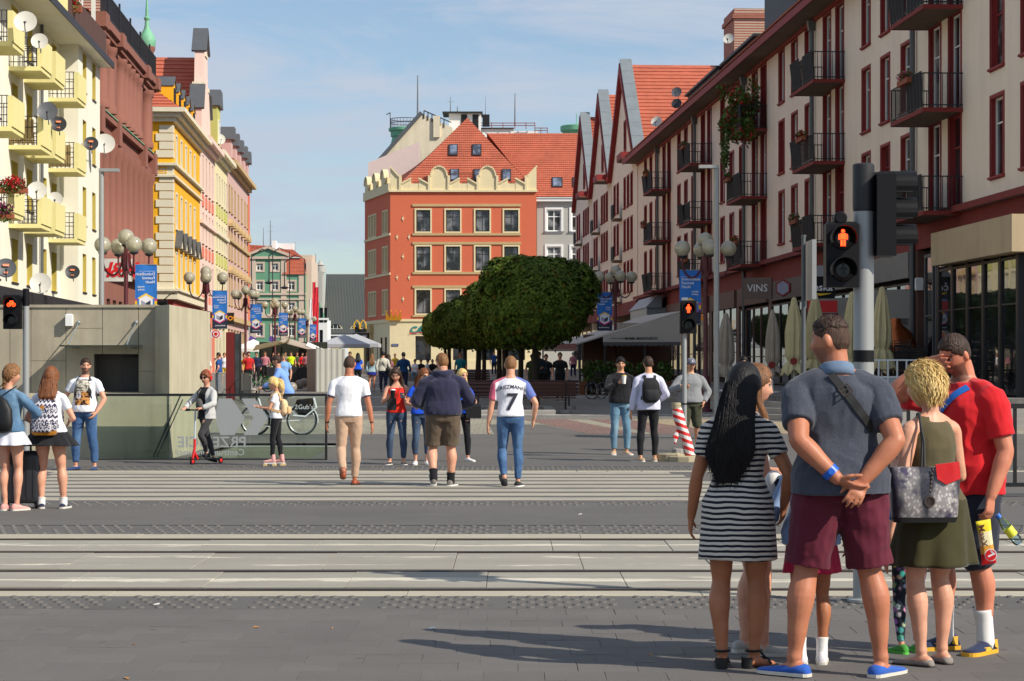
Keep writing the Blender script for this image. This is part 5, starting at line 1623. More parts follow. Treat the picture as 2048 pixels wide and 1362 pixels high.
def rock(mb,c,sx,sy,h,seed,rot=0.0):
 r_=random.Random(seed);n=9
 for z,k in((0,1.0),(h*0.85,0.96),(h,0.86)):pass
 ring=[(math.cos(2*PI*i/n+rot)*sx*r_.uniform(0.85,1.1),math.sin(2*PI*i/n+rot)*sy*r_.uniform(0.85,1.1))for i in range(n)]
 v=[(c[0]+x,c[1]+y,c[2])for x,y in ring]+[(c[0]+x,c[1]+y,c[2]+h*0.85)for x,y in ring]+[(c[0]+x*.88,c[1]+y*.88,c[2]+h*(1+0.1*r_.uniform(-1,1)))for x,y in ring]
 f=[tuple(range(n))[::-1],tuple(range(2*n,3*n))]
 for a in(0,n):
  for i in range(n):f.append((a+i,a+(i+1)%n,a+n+(i+1)%n,a+n+i))
 mb.add(v,f)
k=MB();rock(k,(-0.12,0.12,-0.01),0.30,0.26,0.15,2);k.build('footing',M_stone,fb)
k=MB();rock(k,(0.06,-0.1,-0.01),0.27,0.22,0.11,5);k.build('footing',M_stone,fb)
k=MB();rock(k,(-0.03,0.0,0.13),0.13,0.12,0.09,8);k.build('footing',M_step,fb)
def tape_mat():
 m,n,l,b=base_mat('warning_tape')
 sep=n.new('ShaderNodeSeparateXYZ');l.new(coords(n,l,'Object'),sep.inputs[0])
 w=math_(n,l,'FRACT',math_(n,l,'ADD',math_(n,l,'MULTIPLY',sep.outputs['Z'],8.5),math_(n,l,'MULTIPLY',sep.outputs['X'],3.0)))
 l.new(mixc(n,l,ramp(n,l,w,0.48,0.52),lin((214,40,34)),lin((226,220,214))),b.inputs['Base Color'])
 b.inputs['Roughness'].default_value=0.35
 bump_(n,l,b,noise_(n,l,coords(n,l,'Object'),30,3),0.6,0.01)
 return m
M_tape=tape_mat()
k=MB().tube([(0.16,-0.05,0.10),(0.10,-0.04,0.35),(0.0,-0.02,0.62),(-0.03,-0.01,0.72),(-0.07,0.0,0.9)],[0.085,0.082,0.085,0.10,0.085],12)
k.build('post',M_tape,fb)
k=MB()
for i in range(4):k.lathe([(0.07+0.01*(i%2),0),(0.085,0.012),(0.08,0.03)],12,(-0.075-0.003*i,0,0.89+0.028*i))
k.build('post_top',M_stone,fb)
k=MB().tube([(-0.04,-0.02,0.55),(-0.1,-0.06,0.42),(-0.11,-0.08,0.3)],[0.03,0.05,0.01],6)
k.build('tape_end',M_tape,fb)
gr=empty('guard_rail',(X(1960,27),27.0,0),0,'black steel guard rail behind the group of people on the right','railing')
x0r=X(1960,27)
k=MB().box(X(1788,27)-x0r,3.5,-0.025,0.025,1.10,1.16);k.build('rail',M_blk,gr)
MB().box(X(1788,27)-x0r,3.5,-0.02,0.02,0.13,0.18).build('rail',M_blk,gr)
bar_me=MB().box(-0.022,0.022,-0.012,0.012,0.181,1.099).mesh('bar',M_blk)
post_me=MB().box(-0.035,0.035,-0.03,0.03,-0.05,1.2).mesh('post',M_blk)
q=X(1790,27)-x0r;i=0
while q<3.4:
 obj('post' if i%11==0 else 'bar',post_me if i%11==0 else bar_me,gr,(q,0,0));q+=0.165;i+=1
wb=empty('mesh_barrier',(X(1785,62),62,0.8),0,'white mesh barrier standing in front of the stacked chairs','barrier')
k=MB()
for z in(0.12,0.5,0.98):k.box(-0.95,0.95,-0.02,0.02,z,z+0.045)
k.build('frame',M_wtrim,wb)
for q in range(8):MB().box(-0.95+q*0.265,-0.95+q*0.265+0.045,-0.021,0.021,0.12 if q not in(0,7)else 0.0,1.02).build('bar',M_wtrim,wb)
MB().box(-0.9,0.9,0.0,0.008,0.17,0.5).build('panel',mat('barrier_sheet',(190,190,186),0.7,0.05),wb)
#  trees
M_bark=mat('bark',(52,44,36),0.9,0.3,8,0.5,30)
def leaf_mat(name,a,c):
 m,n,l,b=base_mat(name)
 vec=coords(n,l,'Object')
 f=noise_(n,l,vec,1.6,5,0.7)
 wn_=noise_(n,l,vec,14,1,0.5)
 g=math_(n,l,'ADD',math_(n,l,'MULTIPLY',f,0.5),math_(n,l,'MULTIPLY',wn_,0.5))
 col=mixc(n,l,ramp(n,l,g,0.38,0.66),lin(a),lin(c))
 l.new(col,b.inputs['Base Color'])
 b.inputs['Roughness'].default_value=0.7;b.inputs['Specular IOR Level'].default_value=0.15
 tl=n.new('ShaderNodeBsdfTranslucent');l.new(col,tl.inputs['Color'])
 mx=n.new('ShaderNodeMixShader');mx.inputs[0].default_value=0.22
 l.new(b.outputs[0],mx.inputs[1]);l.new(tl.outputs[0],mx.inputs[2])
 l.new(mx.outputs[0],n['Material Output'].inputs['Surface'])
 return m
M_leaf=leaf_mat('maple_leaves',(46,64,20),(112,132,48))
M_leafy=leaf_mat('yellowing_leaves',(60,60,18),(110,92,26))
def crown_mesh(seed,r,h,n):
 rr_=random.Random(seed)
 mb=MB()
 lob=[(Vector((rr_.uniform(-1,1),rr_.uniform(-1,1),rr_.uniform(-.3,1))).normalized(),rr_.uniform(0.03,0.09))for _ in range(30)]
 def radius(dv):
  k=1.0
  for l_,s in lob:
   c=dv.dot(l_)
   if c>0.86:k+=s*(c-0.86)/0.14*0.8
  k+=0.07*noise.noise(dv*4+Vector((seed,0,0)))
  return k
 def place(dv,k):
  z=dv.z*(h*0.62 if dv.z>0 else h*0.38)
  fl=1.0 if dv.z>-0.1 else 0.96
  return Vector((dv.x*r*k*fl,dv.y*r*k*fl,z*k))
 for _ in range(n):
  while True:
   dv=Vector((rr_.gauss(0,1),rr_.gauss(0,1),rr_.gauss(0,1)))
   if dv.length>0.1:break
  dv.normalize()
  if dv.z<-0.75 and rr_.random()<0.5:continue
  k=radius(dv)*0.93-abs(rr_.gauss(0,0.07))
  p=place(dv,k)
  if dv.z<-0.2:p.z-=abs(rr_.gauss(0,0.10))
  nrm=(dv+Vector((rr_.uniform(-.6,.6),rr_.uniform(-.6,.6),rr_.uniform(-0.1,.9)))).normalized()
  t=nrm.orthogonal().normalized()
  t=(Matrix.Rotation(rr_.uniform(0,2*PI),3,nrm)@t)
  w=nrm.cross(t)
  s=rr_.uniform(0.075,0.14)
  c_=nrm*(-s*0.35)
  mb.add([p+t*s,p+w*s*0.55+c_*0.2,p+w*s*0.85-t*s*0.55+c_,p-t*s*0.75,p-w*s*0.85-t*s*0.55+c_,p-w*s*0.55+c_*0.2],[(0,1,2,3),(0,3,4,5)],1 if rr_.random()<(0.05 if dv.z>-.2 else 0.14)else 0)
 n1,k1=20,12
 v,f=[],[]
 for i in range(k1+1):
  for j in range(n1):
   t,a=PI*i/k1,2*PI*j/n1
   dv=Vector((math.sin(t)*math.cos(a),math.sin(t)*math.sin(a),math.cos(t)))
   v.append(place(dv,radius(dv)*0.74))
 for i in range(k1):
  for j in range(n1):f.append((i*n1+j,(i+1)*n1+j,(i+1)*n1+(j+1)%n1,i*n1+(j+1)%n1))
 mb.add(v,f,0)
 return mb.mesh('crown',[M_leaf,M_leafy])
crowns=[crown_mesh(3,2.05,3.1,13000),crown_mesh(9,1.95,3.0,10000)]
def trunk_mesh(seed,r):
 rr_=random.Random(seed)
 mb=MB().tube([(0,0,-0.1),(0.01,0,0.3),(rr_.uniform(-.05,.05),0,1.2),(rr_.uniform(-.06,.06),0,2.3),(0,0,3.2)],[r*1.35,r*1.05,r*0.95,r*0.85,r*0.5],10)
 for k in range(5):
  a=2*PI*k/5+rr_.uniform(-.3,.3)
  mb.tube([(0,0,2.1+0.12*k),(0.7*math.cos(a),0.7*math.sin(a),2.8+0.1*k),(1.5*math.cos(a),1.5*math.sin(a),3.6)],[r*.5,r*.35,r*.12],6)
 return mb.mesh('trunk',M_bark)
trunks=[trunk_mesh(1,0.13),trunk_mesh(2,0.11),trunk_mesh(4,0.15)]
TL=['nearest round maple with a dark clipped crown in the middle of the street','second dark clipped maple, just behind the nearest one','third clipped maple of the row, its crown hidden by the first two']
ORDN=['','','','fourth','fifth','sixth','seventh','eighth','ninth','']
td=[75,82.5,90,98,107,117,128,140,153,167]
for i,d in enumerate(td):
 x=0.80-0.066*(d-75)+(0.25 if i%2 else-0.1)*(0.6 if i>1 else 0)
 lab=TL[i]if i<3 else('leftmost and farthest clipped maple of the row, lowest crown' if i==9 else ORDN[i]+' clipped maple counted along the row from the nearest one')
 o=empty('maple_tree',(x,d,gz(d)),random.Random(i).uniform(0,6),lab,'tree','clipped maples in a row along the street')
 obj('trunk',trunks[i%3],o)
 c=obj('crown',crowns[0 if i<2 else i%2],o,(0,0,(3.26,3.12,3.08)[i]if i<3 else 3.03))
 c.scale=(0.96,0.96,(1.0,0.97,0.95)[i]if i<3 else 0.92)if i else(1,1,1.05)
#  benches round the trees
M_slat=mat('red_brown_slat',(74,40,32),0.6,0.25,5)
M_iron=mat('cast_iron',(34,32,32),0.6,0.2)
slat_me=MB().bbox(-1.15,1.15,-0.04,0.04,0,0.035,0.006).mesh('slat',M_slat)
def bench(x,d,rz,label,back=True):
 o=empty('bench',(x,d,gz(d)),rz,label,'bench','benches under the maples')
 for k in range(5):obj('slat',slat_me,o,(0,-0.2+0.1*k,0.44))
 if back:
  for k in range(4):obj('slat',slat_me,o,(0,0.30+0.025*k,0.54+0.115*k),(R(75),0,0))
 for s in(-0.85,0.85):
  k=MB().tube([(s,-0.25,0.43),(s,-0.12,0.30),(s,0.0,0.14),(s,-0.1,0.0)],0.025,6).tube([(s,0.25,0.43),(s,0.12,0.30),(s,0.0,0.14),(s,0.12,0.0)],0.025,6).tube([(s,-0.25,0.425),(s,0.28,0.425),(s,0.42,0.95)]if back else[(s,-0.25,0.425),(s,0.25,0.425)],0.022,6)
  k.tube([(s+0.0,-0.12+0.05*math.cos(a*PI/4),0.18+0.05*math.sin(a*PI/4))for a in range(9)],0.012,5)
  k.build('leg',M_iron,o)
 k=MB();rock(k,(-0.85,0,-0.01),0.22,0.28,0.10,3);rock(k,(0.85,0,-0.01),0.22,0.28,0.10,4);
 k.build('plinth',M_step,o)
 return o
bench(X(1075,66),66,PI,'dark slatted bench right of the footballer, nearest its end on the right')
bench(X(955,66.5),66.5,0.0,'dark slatted bench partly hidden between the navy hoodie and the football shirt')
bench(X(1010,69),69,PI,'brown bench with a high back behind the man in the football shirt')
bench(X(1085,70),70,PI,'red brown bench with a back, right of the nearest tree trunk')
bench(X(935,100),100,0.3,'small dark bench further down under the maples')
tag(MB().bbox(-2.5,1.2,-1.6,-1.3,-0.1,0.12,0.02).bbox(-2.5,1.2,5.0,5.3,-0.1,0.12,0.02).bbox(0.9,1.2,-1.3,5.0,-0.1,0.12,0.02).bbox(-2.5,-2.2,-1.3,5.0,-0.1,0.12,0.02).build('tree_kerb',M_step,None,(X(1030,66),66,gz(66))),kind='structure')
#  people
V=Vector
def lerpv(a,b,t):return a+(b-a)*t
class Sculpt:
 """Closed tubes, rings and blobs that are fused into one continuous skin by a voxel remesh."""
 def __init__(s):s.mb=MB()
 def rings(s,rings,cap0=None,cap1=None):
  """rings: list of list of points (all the same count)."""
  n=len(rings[0]);v,f=[],[]
  for r in rings:v+=r
  for i in range(len(rings)-1):
   for k in range(n):f.append((i*n+k,i*n+(k+1)%n,(i+1)*n+(k+1)%n,(i+1)*n+k))
  c0=sum(rings[0],V((0,0,0)))/n;c1=sum(rings[-1],V((0,0,0)))/n
  v+=[c0,c1];a,b=len(v)-2,len(v)-1;L=(len(rings)-1)*n
  for k in range(n):
   f.append((a,(k+1)%n,k));f.append((b,L+k,L+(k+1)%n))
  s.mb.add(v,f)
 def limb(s,pts,rad,n=14,ref=None,round0=True,round1=True,flat=1.0):
  """tube along pts with radii; rounded ends; flat squeezes it across ref."""
  pts=[V(p)for p in pts];rad=list(rad)
  P,Rr=[],[]
  for i in range(len(pts)-1):
   m=4
   p0=pts[max(i-1,0)];p1=pts[i];p2=pts[i+1];p3=pts[min(i+2,len(pts)-1)]
   for k in range(m):
    t=k/m
    q=0.5*((2*p1)+(p2-p0)*t+(2*p0-5*p1+4*p2-p3)*t*t+(3*p1-p0-3*p2+p3)*t**3)
    P.append(q);Rr.append(rad[i]+(rad[i+1]-rad[i])*(t*t*(3-2*t)))
  P.append(pts[-1]);Rr.append(rad[-1])
  if round0:
   d=(P[0]-P[1]).normalized();r=Rr[0]
   P=[P[0]+d*r*0.92,P[0]+d*r*0.6]+P;Rr=[r*0.35,r*0.8]+Rr
  if round1:
   d=(P[-1]-P[-2]).normalized();r=Rr[-1]
   P=P+[P[-1]+d*r*0.6,P[-1]+d*r*0.92];Rr=Rr+[r*0.8,r*0.35]
  t0=(P[1]-P[0]).normalized()
  u=(V(ref)if ref is not None else t0.orthogonal())
  u=(u-t0*u.dot(t0)).normalized()
  out=[]
  for i,p in enumerate(P):
   t=(P[min(i+1,len(P)-1)]-P[max(i-1,0)]).normalized()
   u=(u-t*u.dot(t)).normalized();w=t.cross(u)
   out.append([p+(u*math.cos(2*PI*k/n)*flat+w*math.sin(2*PI*k/n))*Rr[i]for k in range(n)])
  s.rings(out)
 def blob(s,c,r,R3=None,n=16,k=12):
  s.mb.sphere(c,r,n,k,0,R3)
 def done(s,name,voxel,smooth=3):
  me=s.mb.mesh(name,[])
  o=bpy.data.objects.new(name,me);TMP.collection.objects.link(o)
  md=o.modifiers.new('r','REMESH');md.mode='VOXEL';md.voxel_size=voxel
  if smooth:
   sm=o.modifiers.new('s','SMOOTH');sm.iterations=smooth;sm.factor=0.5
  vl=TMP.view_layers[0];vl.update()
  r=bpy.data.meshes.new_from_object(o.evaluated_get(vl.depsgraph))
  bpy.data.objects.remove(o,do_unlink=True);bpy.data.meshes.remove(me)
  r.name=name
  r.polygons.foreach_set('use_smooth',[True]*len(r.polygons))
  return r
def se(c,a,b,n=28,p=2.3,tw=0.0,back=1.0):
 """superellipse ring, half width a, half depth b (front +y; back scales the depth behind)."""
 out=[]
 ct,st=math.cos(tw),math.sin(tw)
 for k in range(n):
  t=2*PI*k/n
  x=math.copysign(abs(math.cos(t))**(2/p),math.cos(t))*a
  y=math.copysign(abs(math.sin(t))**(2/p),math.sin(t))*b
  if y<0:y*=back
  out.append(V((c[0]+x*ct-y*st,c[1]+x*st+y*ct,c[2])))
 return out
HEADC=0.118
def head_point(dv):
 """skull and face surface, head frame: x right, y forward, z up, metres."""
 x,y,z=dv.x*0.076,dv.y*0.094,dv.z*0.117
 if y>0:y*=0.97
 lo=max(0.0,min(1.0,(-0.015-z)/0.095))
 x*=1-0.36*lo**1.4
 if dv.y<0:y*=1-0.42*lo
 if z>0.03:y*=1+0.05*(z-0.03)/0.08
 g=lambda v,s:math.exp(-(v/s)**2)
 f=max(0.0,dv.y)
 if f>0.2:
  nz=max(0.0,min(1.0,(0.022-z)/0.05))if z>-0.03 else max(0.0,1-(-0.03-z)/0.010)
  y+=0.026*nz*g(x,0.012)*f
  y-=0.009*(g(abs(x)-0.031,0.014)*g(z-0.012,0.011))
  y+=0.005*g(z-0.032,0.010)*g(x,0.05)
  y+=0.0075*g(x,0.020)*(g(z+0.055,0.006)+g(z+0.066,0.007))-0.003*g(x,0.024)*g(z+0.0605,0.0025)
  y-=0.004*g(z+0.080,0.008)*g(x,0.03)
  y+=0.009*g(x,0.020)*g(z+0.100,0.014)
  y+=0.004*g(abs(x)-0.045,0.018)*g(z+0.025,0.018)
 return V((x,y,z))
def head_into(sc,M,s=1.0):
 n,k=56,44
 v,f=[],[]
 for i in range(k+1):
  for j in range(n):
   t,a=PI*i/k,2*PI*j/n
   v.append(M@(head_point(V((math.sin(t)*math.cos(a),math.sin(t)*math.sin(a),math.cos(t))))*s))
 for i in range(k):
  for j in range(n):f.append((i*n+j,(i+1)*n+j,(i+1)*n+(j+1)%n,i*n+(j+1)%n))
 sc.mb.add(v,f)
 for sx in(-1,1):
  rot=Matrix.Rotation(sx*R(-18),3,'Z')@Matrix.Rotation(R(-10),3,'X')
  mb=MB().sphere((0,0,0),(0.010*s,0.019*s,0.032*s),12,10,0,rot)
  mb2=[M@(V(p)+V((sx*0.080,-0.012,0.0))*s)for p in mb.v]
  sc.mb.add(mb2,mb.f)
def hand_into(sc,wrist,d,n,side,s=1.0,curl=0.35,spread=1.0,thumb=0.7):
 """palm and five fingers; d finger direction, n the palm's normal (towards what it holds), side = +1 thumb on d x n side."""
 d=V(d).normalized();n=(V(n)-d*V(n).dot(d)).normalized();w=d.cross(n)*side
 P=lambda a,b_,c:V(wrist)+(d*a+w*b_+n*c)*s
 rings=[]
 for a,hw,ht in((-0.02,0.022,0.020),(0.01,0.029,0.019),(0.045,0.040,0.018),(0.082,0.043,0.015),(0.096,0.041,0.011)):
  rings.append([P(a,hw*math.cos(2*PI*k/14),ht*math.sin(2*PI*k/14))for k in range(14)])
 sc.rings(rings)
 L=(0.072,0.080,0.074,0.058)
 for i in range(4):
  b0=(0.031-0.0215*i)
  fan=(1.5-i)*0.07*spread
  p=P(0.085-0.003*abs(i-1),b0,0.0)
  dirv=(d+w*fan).normalized()
  pts=[p-dirv*0.02*s,p]
  ang=0
  for q,l in enumerate((0.45,0.31,0.24)):
   ang+=curl*(0.75 if q==0 else 1.0)*(1+0.08*i)
   dv=dirv*math.cos(ang)+n*math.sin(ang)
   pts.append(pts[-1]+dv*L[i]*l*s)
  sc.limb(pts,[0.0098*s,0.0098*s,0.0090*s,0.0082*s,0.0072*s],8)
 tb=P(0.022,0.026,0.004)
 t1=(d*0.62+w*0.66+n*(0.15+0.35*thumb)).normalized();t2=(d*0.86+w*0.28+n*(0.2+0.4*thumb)).normalized()
 sc.limb([tb,tb+t1*0.036*s,tb+t1*0.036*s+t2*0.032*s,tb+t1*0.036*s+t2*0.056*s],[0.0135*s,0.0120*s,0.0105*s,0.0088*s],8)
def ik(a,b,l1,l2,pole):
 """middle joint between a and b, bent towards pole; also the reachable end."""
 a,b=V(a),V(b);d=b-a;L=d.length
 mx=(l1+l2)*0.998
 if L>mx:b=a+d*(mx/L);d=b-a;L=mx
 if L<abs(l1-l2)*1.02+1e-4:L=abs(l1-l2)*1.02+1e-4
 x=(l1*l1-l2*l2+L*L)/(2*L);h=math.sqrt(max(l1*l1-x*x,0))
 u=d.normalized();p=V(pole);p=(p-u*p.dot(u))
 p=p.normalized()if p.length>1e-5 else u.orthogonal()
 return a+u*x+p*h,b
SKIN={}
def skin_mat(name,srgb):
 if name in SKIN:return SKIN[name]
 m,n,l,b=base_mat(name)
 c=lin(srgb)
 vec=coords(n,l,'Object')
 f=noise_(n,l,vec,9,5,0.6)
 col=mixc(n,l,ramp(n,l,f,0.3,0.7),(c[0]*0.86,c[1]*0.78,c[2]*0.74),scl(c,1.06))
 at_=n.new('ShaderNodeAttribute');at_.attribute_name='paint'
 col=mixc(n,l,at_.outputs['Alpha'],col,at_.outputs['Color'])
 l.new(col,b.inputs['Base Color'])
 b.inputs['Roughness'].default_value=0.48
 b.inputs['Specular IOR Level'].default_value=0.35
 b.inputs['Subsurface Weight'].default_value=0.12
 b.inputs['Subsurface Radius'].default_value=(0.02,0.008,0.004)
 b.inputs['Subsurface Scale'].default_value=0.5
 bump_(n,l,b,noise_(n,l,vec,160,3),0.08,0.004)
 SKIN[name]=m
 return m
def cloth(name,srgb,rough=0.85,var=0.12,weave=260,fold=0.5,sheen=0.15,pat=None):
 if name in MATS:return MATS[name]
 m,n,l,b=base_mat(name)
 c=lin(srgb)
 vec=coords(n,l,'Object')
 f=noise_(n,l,vec,7,5,0.6)
 col=mixc(n,l,f,scl(c,1-var*1.4),scl(c,1+var))
 if pat:col=pat(n,l,col)
 l.new(col,b.inputs['Base Color'])
 b.inputs['Roughness'].default_value=rough
 b.inputs['Specular IOR Level'].default_value=0.25
 b.inputs['Sheen Weight'].default_value=sheen
 h1=noise_(n,l,coords(n,l,'Object',(1.0,1.0,0.5)),6,2,0.5)
 h2=noise_(n,l,vec,weave,2,0.6)
 h=math_(n,l,'ADD',math_(n,l,'MULTIPLY',h1,1.0),math_(n,l,'MULTIPLY',h2,0.012))
 bump_(n,l,b,h,fold*0.6,0.06)
 MATS[name]=m
 return m
def denim(name,a,fade):
 def pat(n,l,col):
  f=noise_(n,l,coords(n,l,'Object',(1,1,0.35)),5,4,0.6)
  g=noise_(n,l,coords(n,l,'Object',(1,1,0.2)),120,2,0.6)
  return mixc(n,l,math_(n,l,'ADD',math_(n,l,'MULTIPLY',ramp(n,l,f,0.45,0.68),0.7),math_(n,l,'MULTIPLY',g,0.25)),col,lin(fade))
 return cloth(name,a,0.9,0.1,300,0.6,0.1,pat)
def hair_mat(name,a,b_,rough=0.5):
 if name in MATS:return MATS[name]
 m,n,l,b=base_mat(name)
 vec=coords(n,l,'Object',(1,1,0.07))
 f=noise_(n,l,vec,150,3,0.6);g=noise_(n,l,vec,30,3,0.6)
 k=math_(n,l,'ADD',math_(n,l,'MULTIPLY',f,0.6),math_(n,l,'MULTIPLY',g,0.4))
 l.new(mixc(n,l,ramp(n,l,k,0.35,0.65),lin(a),lin(b_)),b.inputs['Base Color'])
 b.inputs['Roughness'].default_value=rough
 b.inputs['Specular IOR Level'].default_value=0.3
 bump_(n,l,b,k,0.6,0.015)
 MATS[name]=m
 return m
M_sole=mat('rubber_sole',(206,202,190),0.8,0.1,10)
M_sole_d=mat('dark_sole',(30,28,27),0.8,0.1,10)
class Person:
 """One figure. Local frame: facing +y, x to the figure's right, z up, origin between the feet."""
 def __init__(p,H,sex='m',bulk=1.0,belly=0.0,sh=1.0,hip=1.0,leg=1.0,arm=1.0,lean=(0,0),voxel=0.009,headscale=None,pelvis_dz=0.0,pelvis=(0,0)):
  p.H,p.s,p.sex,p.bulk,p.belly,p.voxel=H,H/1.75,sex,bulk,belly,voxel
  p.sh,p.hipk,p.legk,p.armk=sh,hip,leg,arm
  p.lean=V((lean[0],lean[1],0))
  p.hs=headscale or(0.98+0.02*p.s if H>1.5 else 0.97)
  p.pdz=pelvis_dz;p.poff=V((pelvis[0],pelvis[1],0))
  p.parts=[]
 def sp(p,z):
  t=max(0.0,(z-0.95)/0.5)
  return V((p.lean.x*t**1.2,p.lean.y*t**1.2,0))+p.poff*(1.0 if z>0.8 else max(0,z/0.8))+V((0,0,p.pdz))
 def tor(p):
  m=p.sex=='m'
  if m:base=[(0.85,.120,.098,0),(0.91,.160,.116,0),(0.98,.168,.120,0),(1.05,.158,.110,0),(1.12,.152,.106,.005),(1.20,.160,.112,.005),(1.29,.176,.122,.004),(1.35,.172,.116,0),(1.39,.146,.102,-.006),(1.425,.112,.086,-.012),(1.46,.084,.074,-.014),(1.49,.068,.064,-.012)]
  else:base=[(0.85,.118,.100,0),(0.91,.166,.122,-.008),(0.97,.172,.122,-.01),(1.04,.150,.108,0),(1.11,.126,.094,.004),(1.19,.132,.098,.006),(1.28,.146,.118,.014),(1.34,.148,.105,.004),(1.39,.132,.090,-.004),(1.42,.104,.074,-.010),(1.45,.074,.062,-.012),(1.48,.056,.054,-.010)]
  out=[]
  for z,a,b,yc in base:
   k=p.bulk
   if z<1.0:k*=p.hipk
   if z>1.3:k=1+(k-1)*(0.55 if z<1.42 else 0.35);k*=p.sh if z<1.42 else 1.0
   bl=p.belly*math.exp(-((z-1.10)/0.13)**2)
   out.append((z,a*k+bl*0.45,b*(1+(k-1)*1.15)+bl*0.5,yc+bl*0.45))
  return out
 def pose(p,feet=((-0.11,0),(0.11,0)),toe=(-8,8),footlift=((0,0),(0,0)),hands=None,elbow=None,knee=((0,1,0),(0,1,0)),head=(0,0,0),shoulder=(0.0,0.0)):
  """feet (x, y) of the ankles; toe outward angles; footlift (height, pitch); hands: wrists (x, y, z)."""
  s=p.s
  p.hipj=[(p.sp(0.93)+V((sx*0.088*(0.5+0.5*p.bulk)*p.hipk,0,0.93)))*1.0 for sx in(-1,1)]
  p.hipj=[V((h.x*s,h.y*s,h.z*s))for h in p.hipj]
  p.ank,p.kn,p.toe,p.flift=[],[],toe,footlift
  for i in(0,1):
   a=V((feet[i][0],feet[i][1],0.085*s+footlift[i][0]))
   k,a2=ik(p.hipj[i],a,0.435*s,0.415*s,V(knee[i])+V(((-1,1)[i]*0.15,0,0)))
   p.kn.append(k);p.ank.append(a2)
  shx=(0.188 if p.sex=='m' else 0.160)*p.sh*(0.6+0.4*p.bulk)
  p.shj=[]
  for i,sx in enumerate((-1,1)):
   q=p.sp(1.40)+V((sx*shx,-0.006,(1.368 if p.sex=='m' else 1.378)+shoulder[i]))
   p.shj.append(q*s)
  p.wr,p.el=[],[]
  hands=hands or(None,None);elbow=elbow or(None,None)
  for i,sx in enumerate((-1,1)):
   h=hands[i]
   w=V(h)*1.0 if h is not None else V((sx*(shx+0.075)*s,0.03*s,0.865*s))+p.sp(1.0)*s
   pol=V(elbow[i])if elbow[i]is not None else V((sx*0.6,-1,0))
   e,w2=ik(p.shj[i],w,0.285*s,0.255*s,pol)
   p.el.append(e);p.wr.append(w2)
  yaw,pit,rol=head
  neck=(p.sp(1.49)+V((0,-0.012,1.475)))*s
  p.neck=neck
  Rm=(Matrix.Rotation(R(yaw),4,'Z')@Matrix.Rotation(R(pit),4,'X')@Matrix.Rotation(R(rol),4,'Y'))
  p.headM=Matrix.Translation(neck+V((0,0.0,getattr(p,'neckup',0.045)*s)))@Rm@Matrix.Translation(V((0,0.026,HEADC*p.hs-0.005)))
  return p
 def body(p,skin,hands=((None,)*2),features=None,feet=True,hand_curl=(0.3,0.3),stub=None):
  """hands: per side (direction, palm normal) or None for relaxed."""
  s,b=p.s,p.bulk
  sc=Sculpt()
  sc.rings([se((p.sp(z)+V((0,yc,z)))*s,a*s*0.965,bb*s*0.965)for z,a,bb,yc in p.tor()])
  nr=(0.060 if p.sex=='m' else 0.049)*(0.7+0.3*b)*s
  hb=p.headM@V((0,-0.022,-0.055))
  sc.limb([p.neck-V((0,0,0.05*s)),p.neck+V((0,0,0.02*s)),hb],[nr*1.25,nr,nr*0.96],16)
  head_into(sc,p.headM,p.hs)
  lk=p.legk*(0.55+0.45*b)*s*(1.0 if p.sex=='m' else 0.97)
  for i in(0,1):
   h,k,a=p.hipj[i],p.kn[i],p.ank[i]
   bk=V((0.010*s*(1 if i else-1),-0.016*s,0))
   sc.limb([h,lerpv(h,k,.35)+V((0,.008*s,0)),lerpv(h,k,.75),k,lerpv(k,a,.28)+bk,lerpv(k,a,.62)+bk*0.6,lerpv(k,a,.9),a],[.088*lk,.084*lk,.063*lk,.051*lk,.0595*lk,.044*lk,.032*lk,.034*lk],16)
   if feet:
    lift,pit=p.flift[i]
    M=p.footM(i)
    F_=lambda x,y,z:M@V((x*s,y*s,z*s))
    sc.limb([F_(0,-.045,-.05),F_(0,.0,-.045),F_(0,.08,-.066),F_(0,.135,-.073),F_(0,.165,-.075)],[.028*s,.034*s,.025*s,.020*s,.012*s],12,ref=M.to_3x3()@V((1,0,0)),flat=1.15)
  ak=p.armk*(0.5+0.5*b)*s*(1.0 if p.sex=='m' else 0.86)
  p.ak,p.lk=ak,lk
  for i,sx in enumerate((-1,1)):
   S,e,w=p.shj[i],p.el[i],p.wr[i]
   inn=V((-sx*0.07*s,0,0.012*s))
   sc.limb([p.neck+V((sx*0.035*s,-0.012*s,-0.020*s)),lerpv(p.neck,S,0.55)+V((0,-0.008*s,0.002*s)),S+V((0,0,0.012*s))],[.040*ak,.046*ak,.040*ak],12)
   sc.limb([S+inn,S,lerpv(S,e,.35),lerpv(S,e,.75),e],[.055*ak,.056*ak,.050*ak,.043*ak,.039*ak],14)
   sc.limb([e,lerpv(e,w,.25),lerpv(e,w,.65),w],[.039*ak,.042*ak,.034*ak,.026*ak],14)
   hd=hands[i]if hands and hands[i]is not None else None
   if hd is None:
    d=(w-e).normalized();d=(d+V((0,0.12,-0.5))).normalized()
    hd=(d,V((-sx,0.25,0)))
   if hd!='none':
    d,n=V(hd[0]).normalized(),V(hd[1])
    n=(n-d*n.dot(d)).normalized()
    side=hd[2]if len(hd)>2 else(1 if d.cross(n).dot(V((0,1,0.2)))>0 else-1)
    hand_into(sc,w,d,n,side,s*0.98 if p.sex=='m' else s*0.9,hd[3]if len(hd)>3 else hand_curl[i])
  me=sc.done('person',p.voxel,2)
  nv=len(me.vertices)
  at_=me.color_attributes.new('paint','FLOAT_COLOR','POINT')
  co=np.empty(nv*3,'f');me.vertices.foreach_get('co',co);co=co.reshape(-1,3)
  Mi=np.array(p.headM.inverted());hc=(co@Mi[:3,:3].T+Mi[:3,3])/p.hs
  col=np.zeros((nv,4),'f')
  fe=dict(brow=(0.06,0.04,0.03),lip=(0.42,0.12,0.11),eye=(0.03,0.02,0.02));fe.update(features or{})
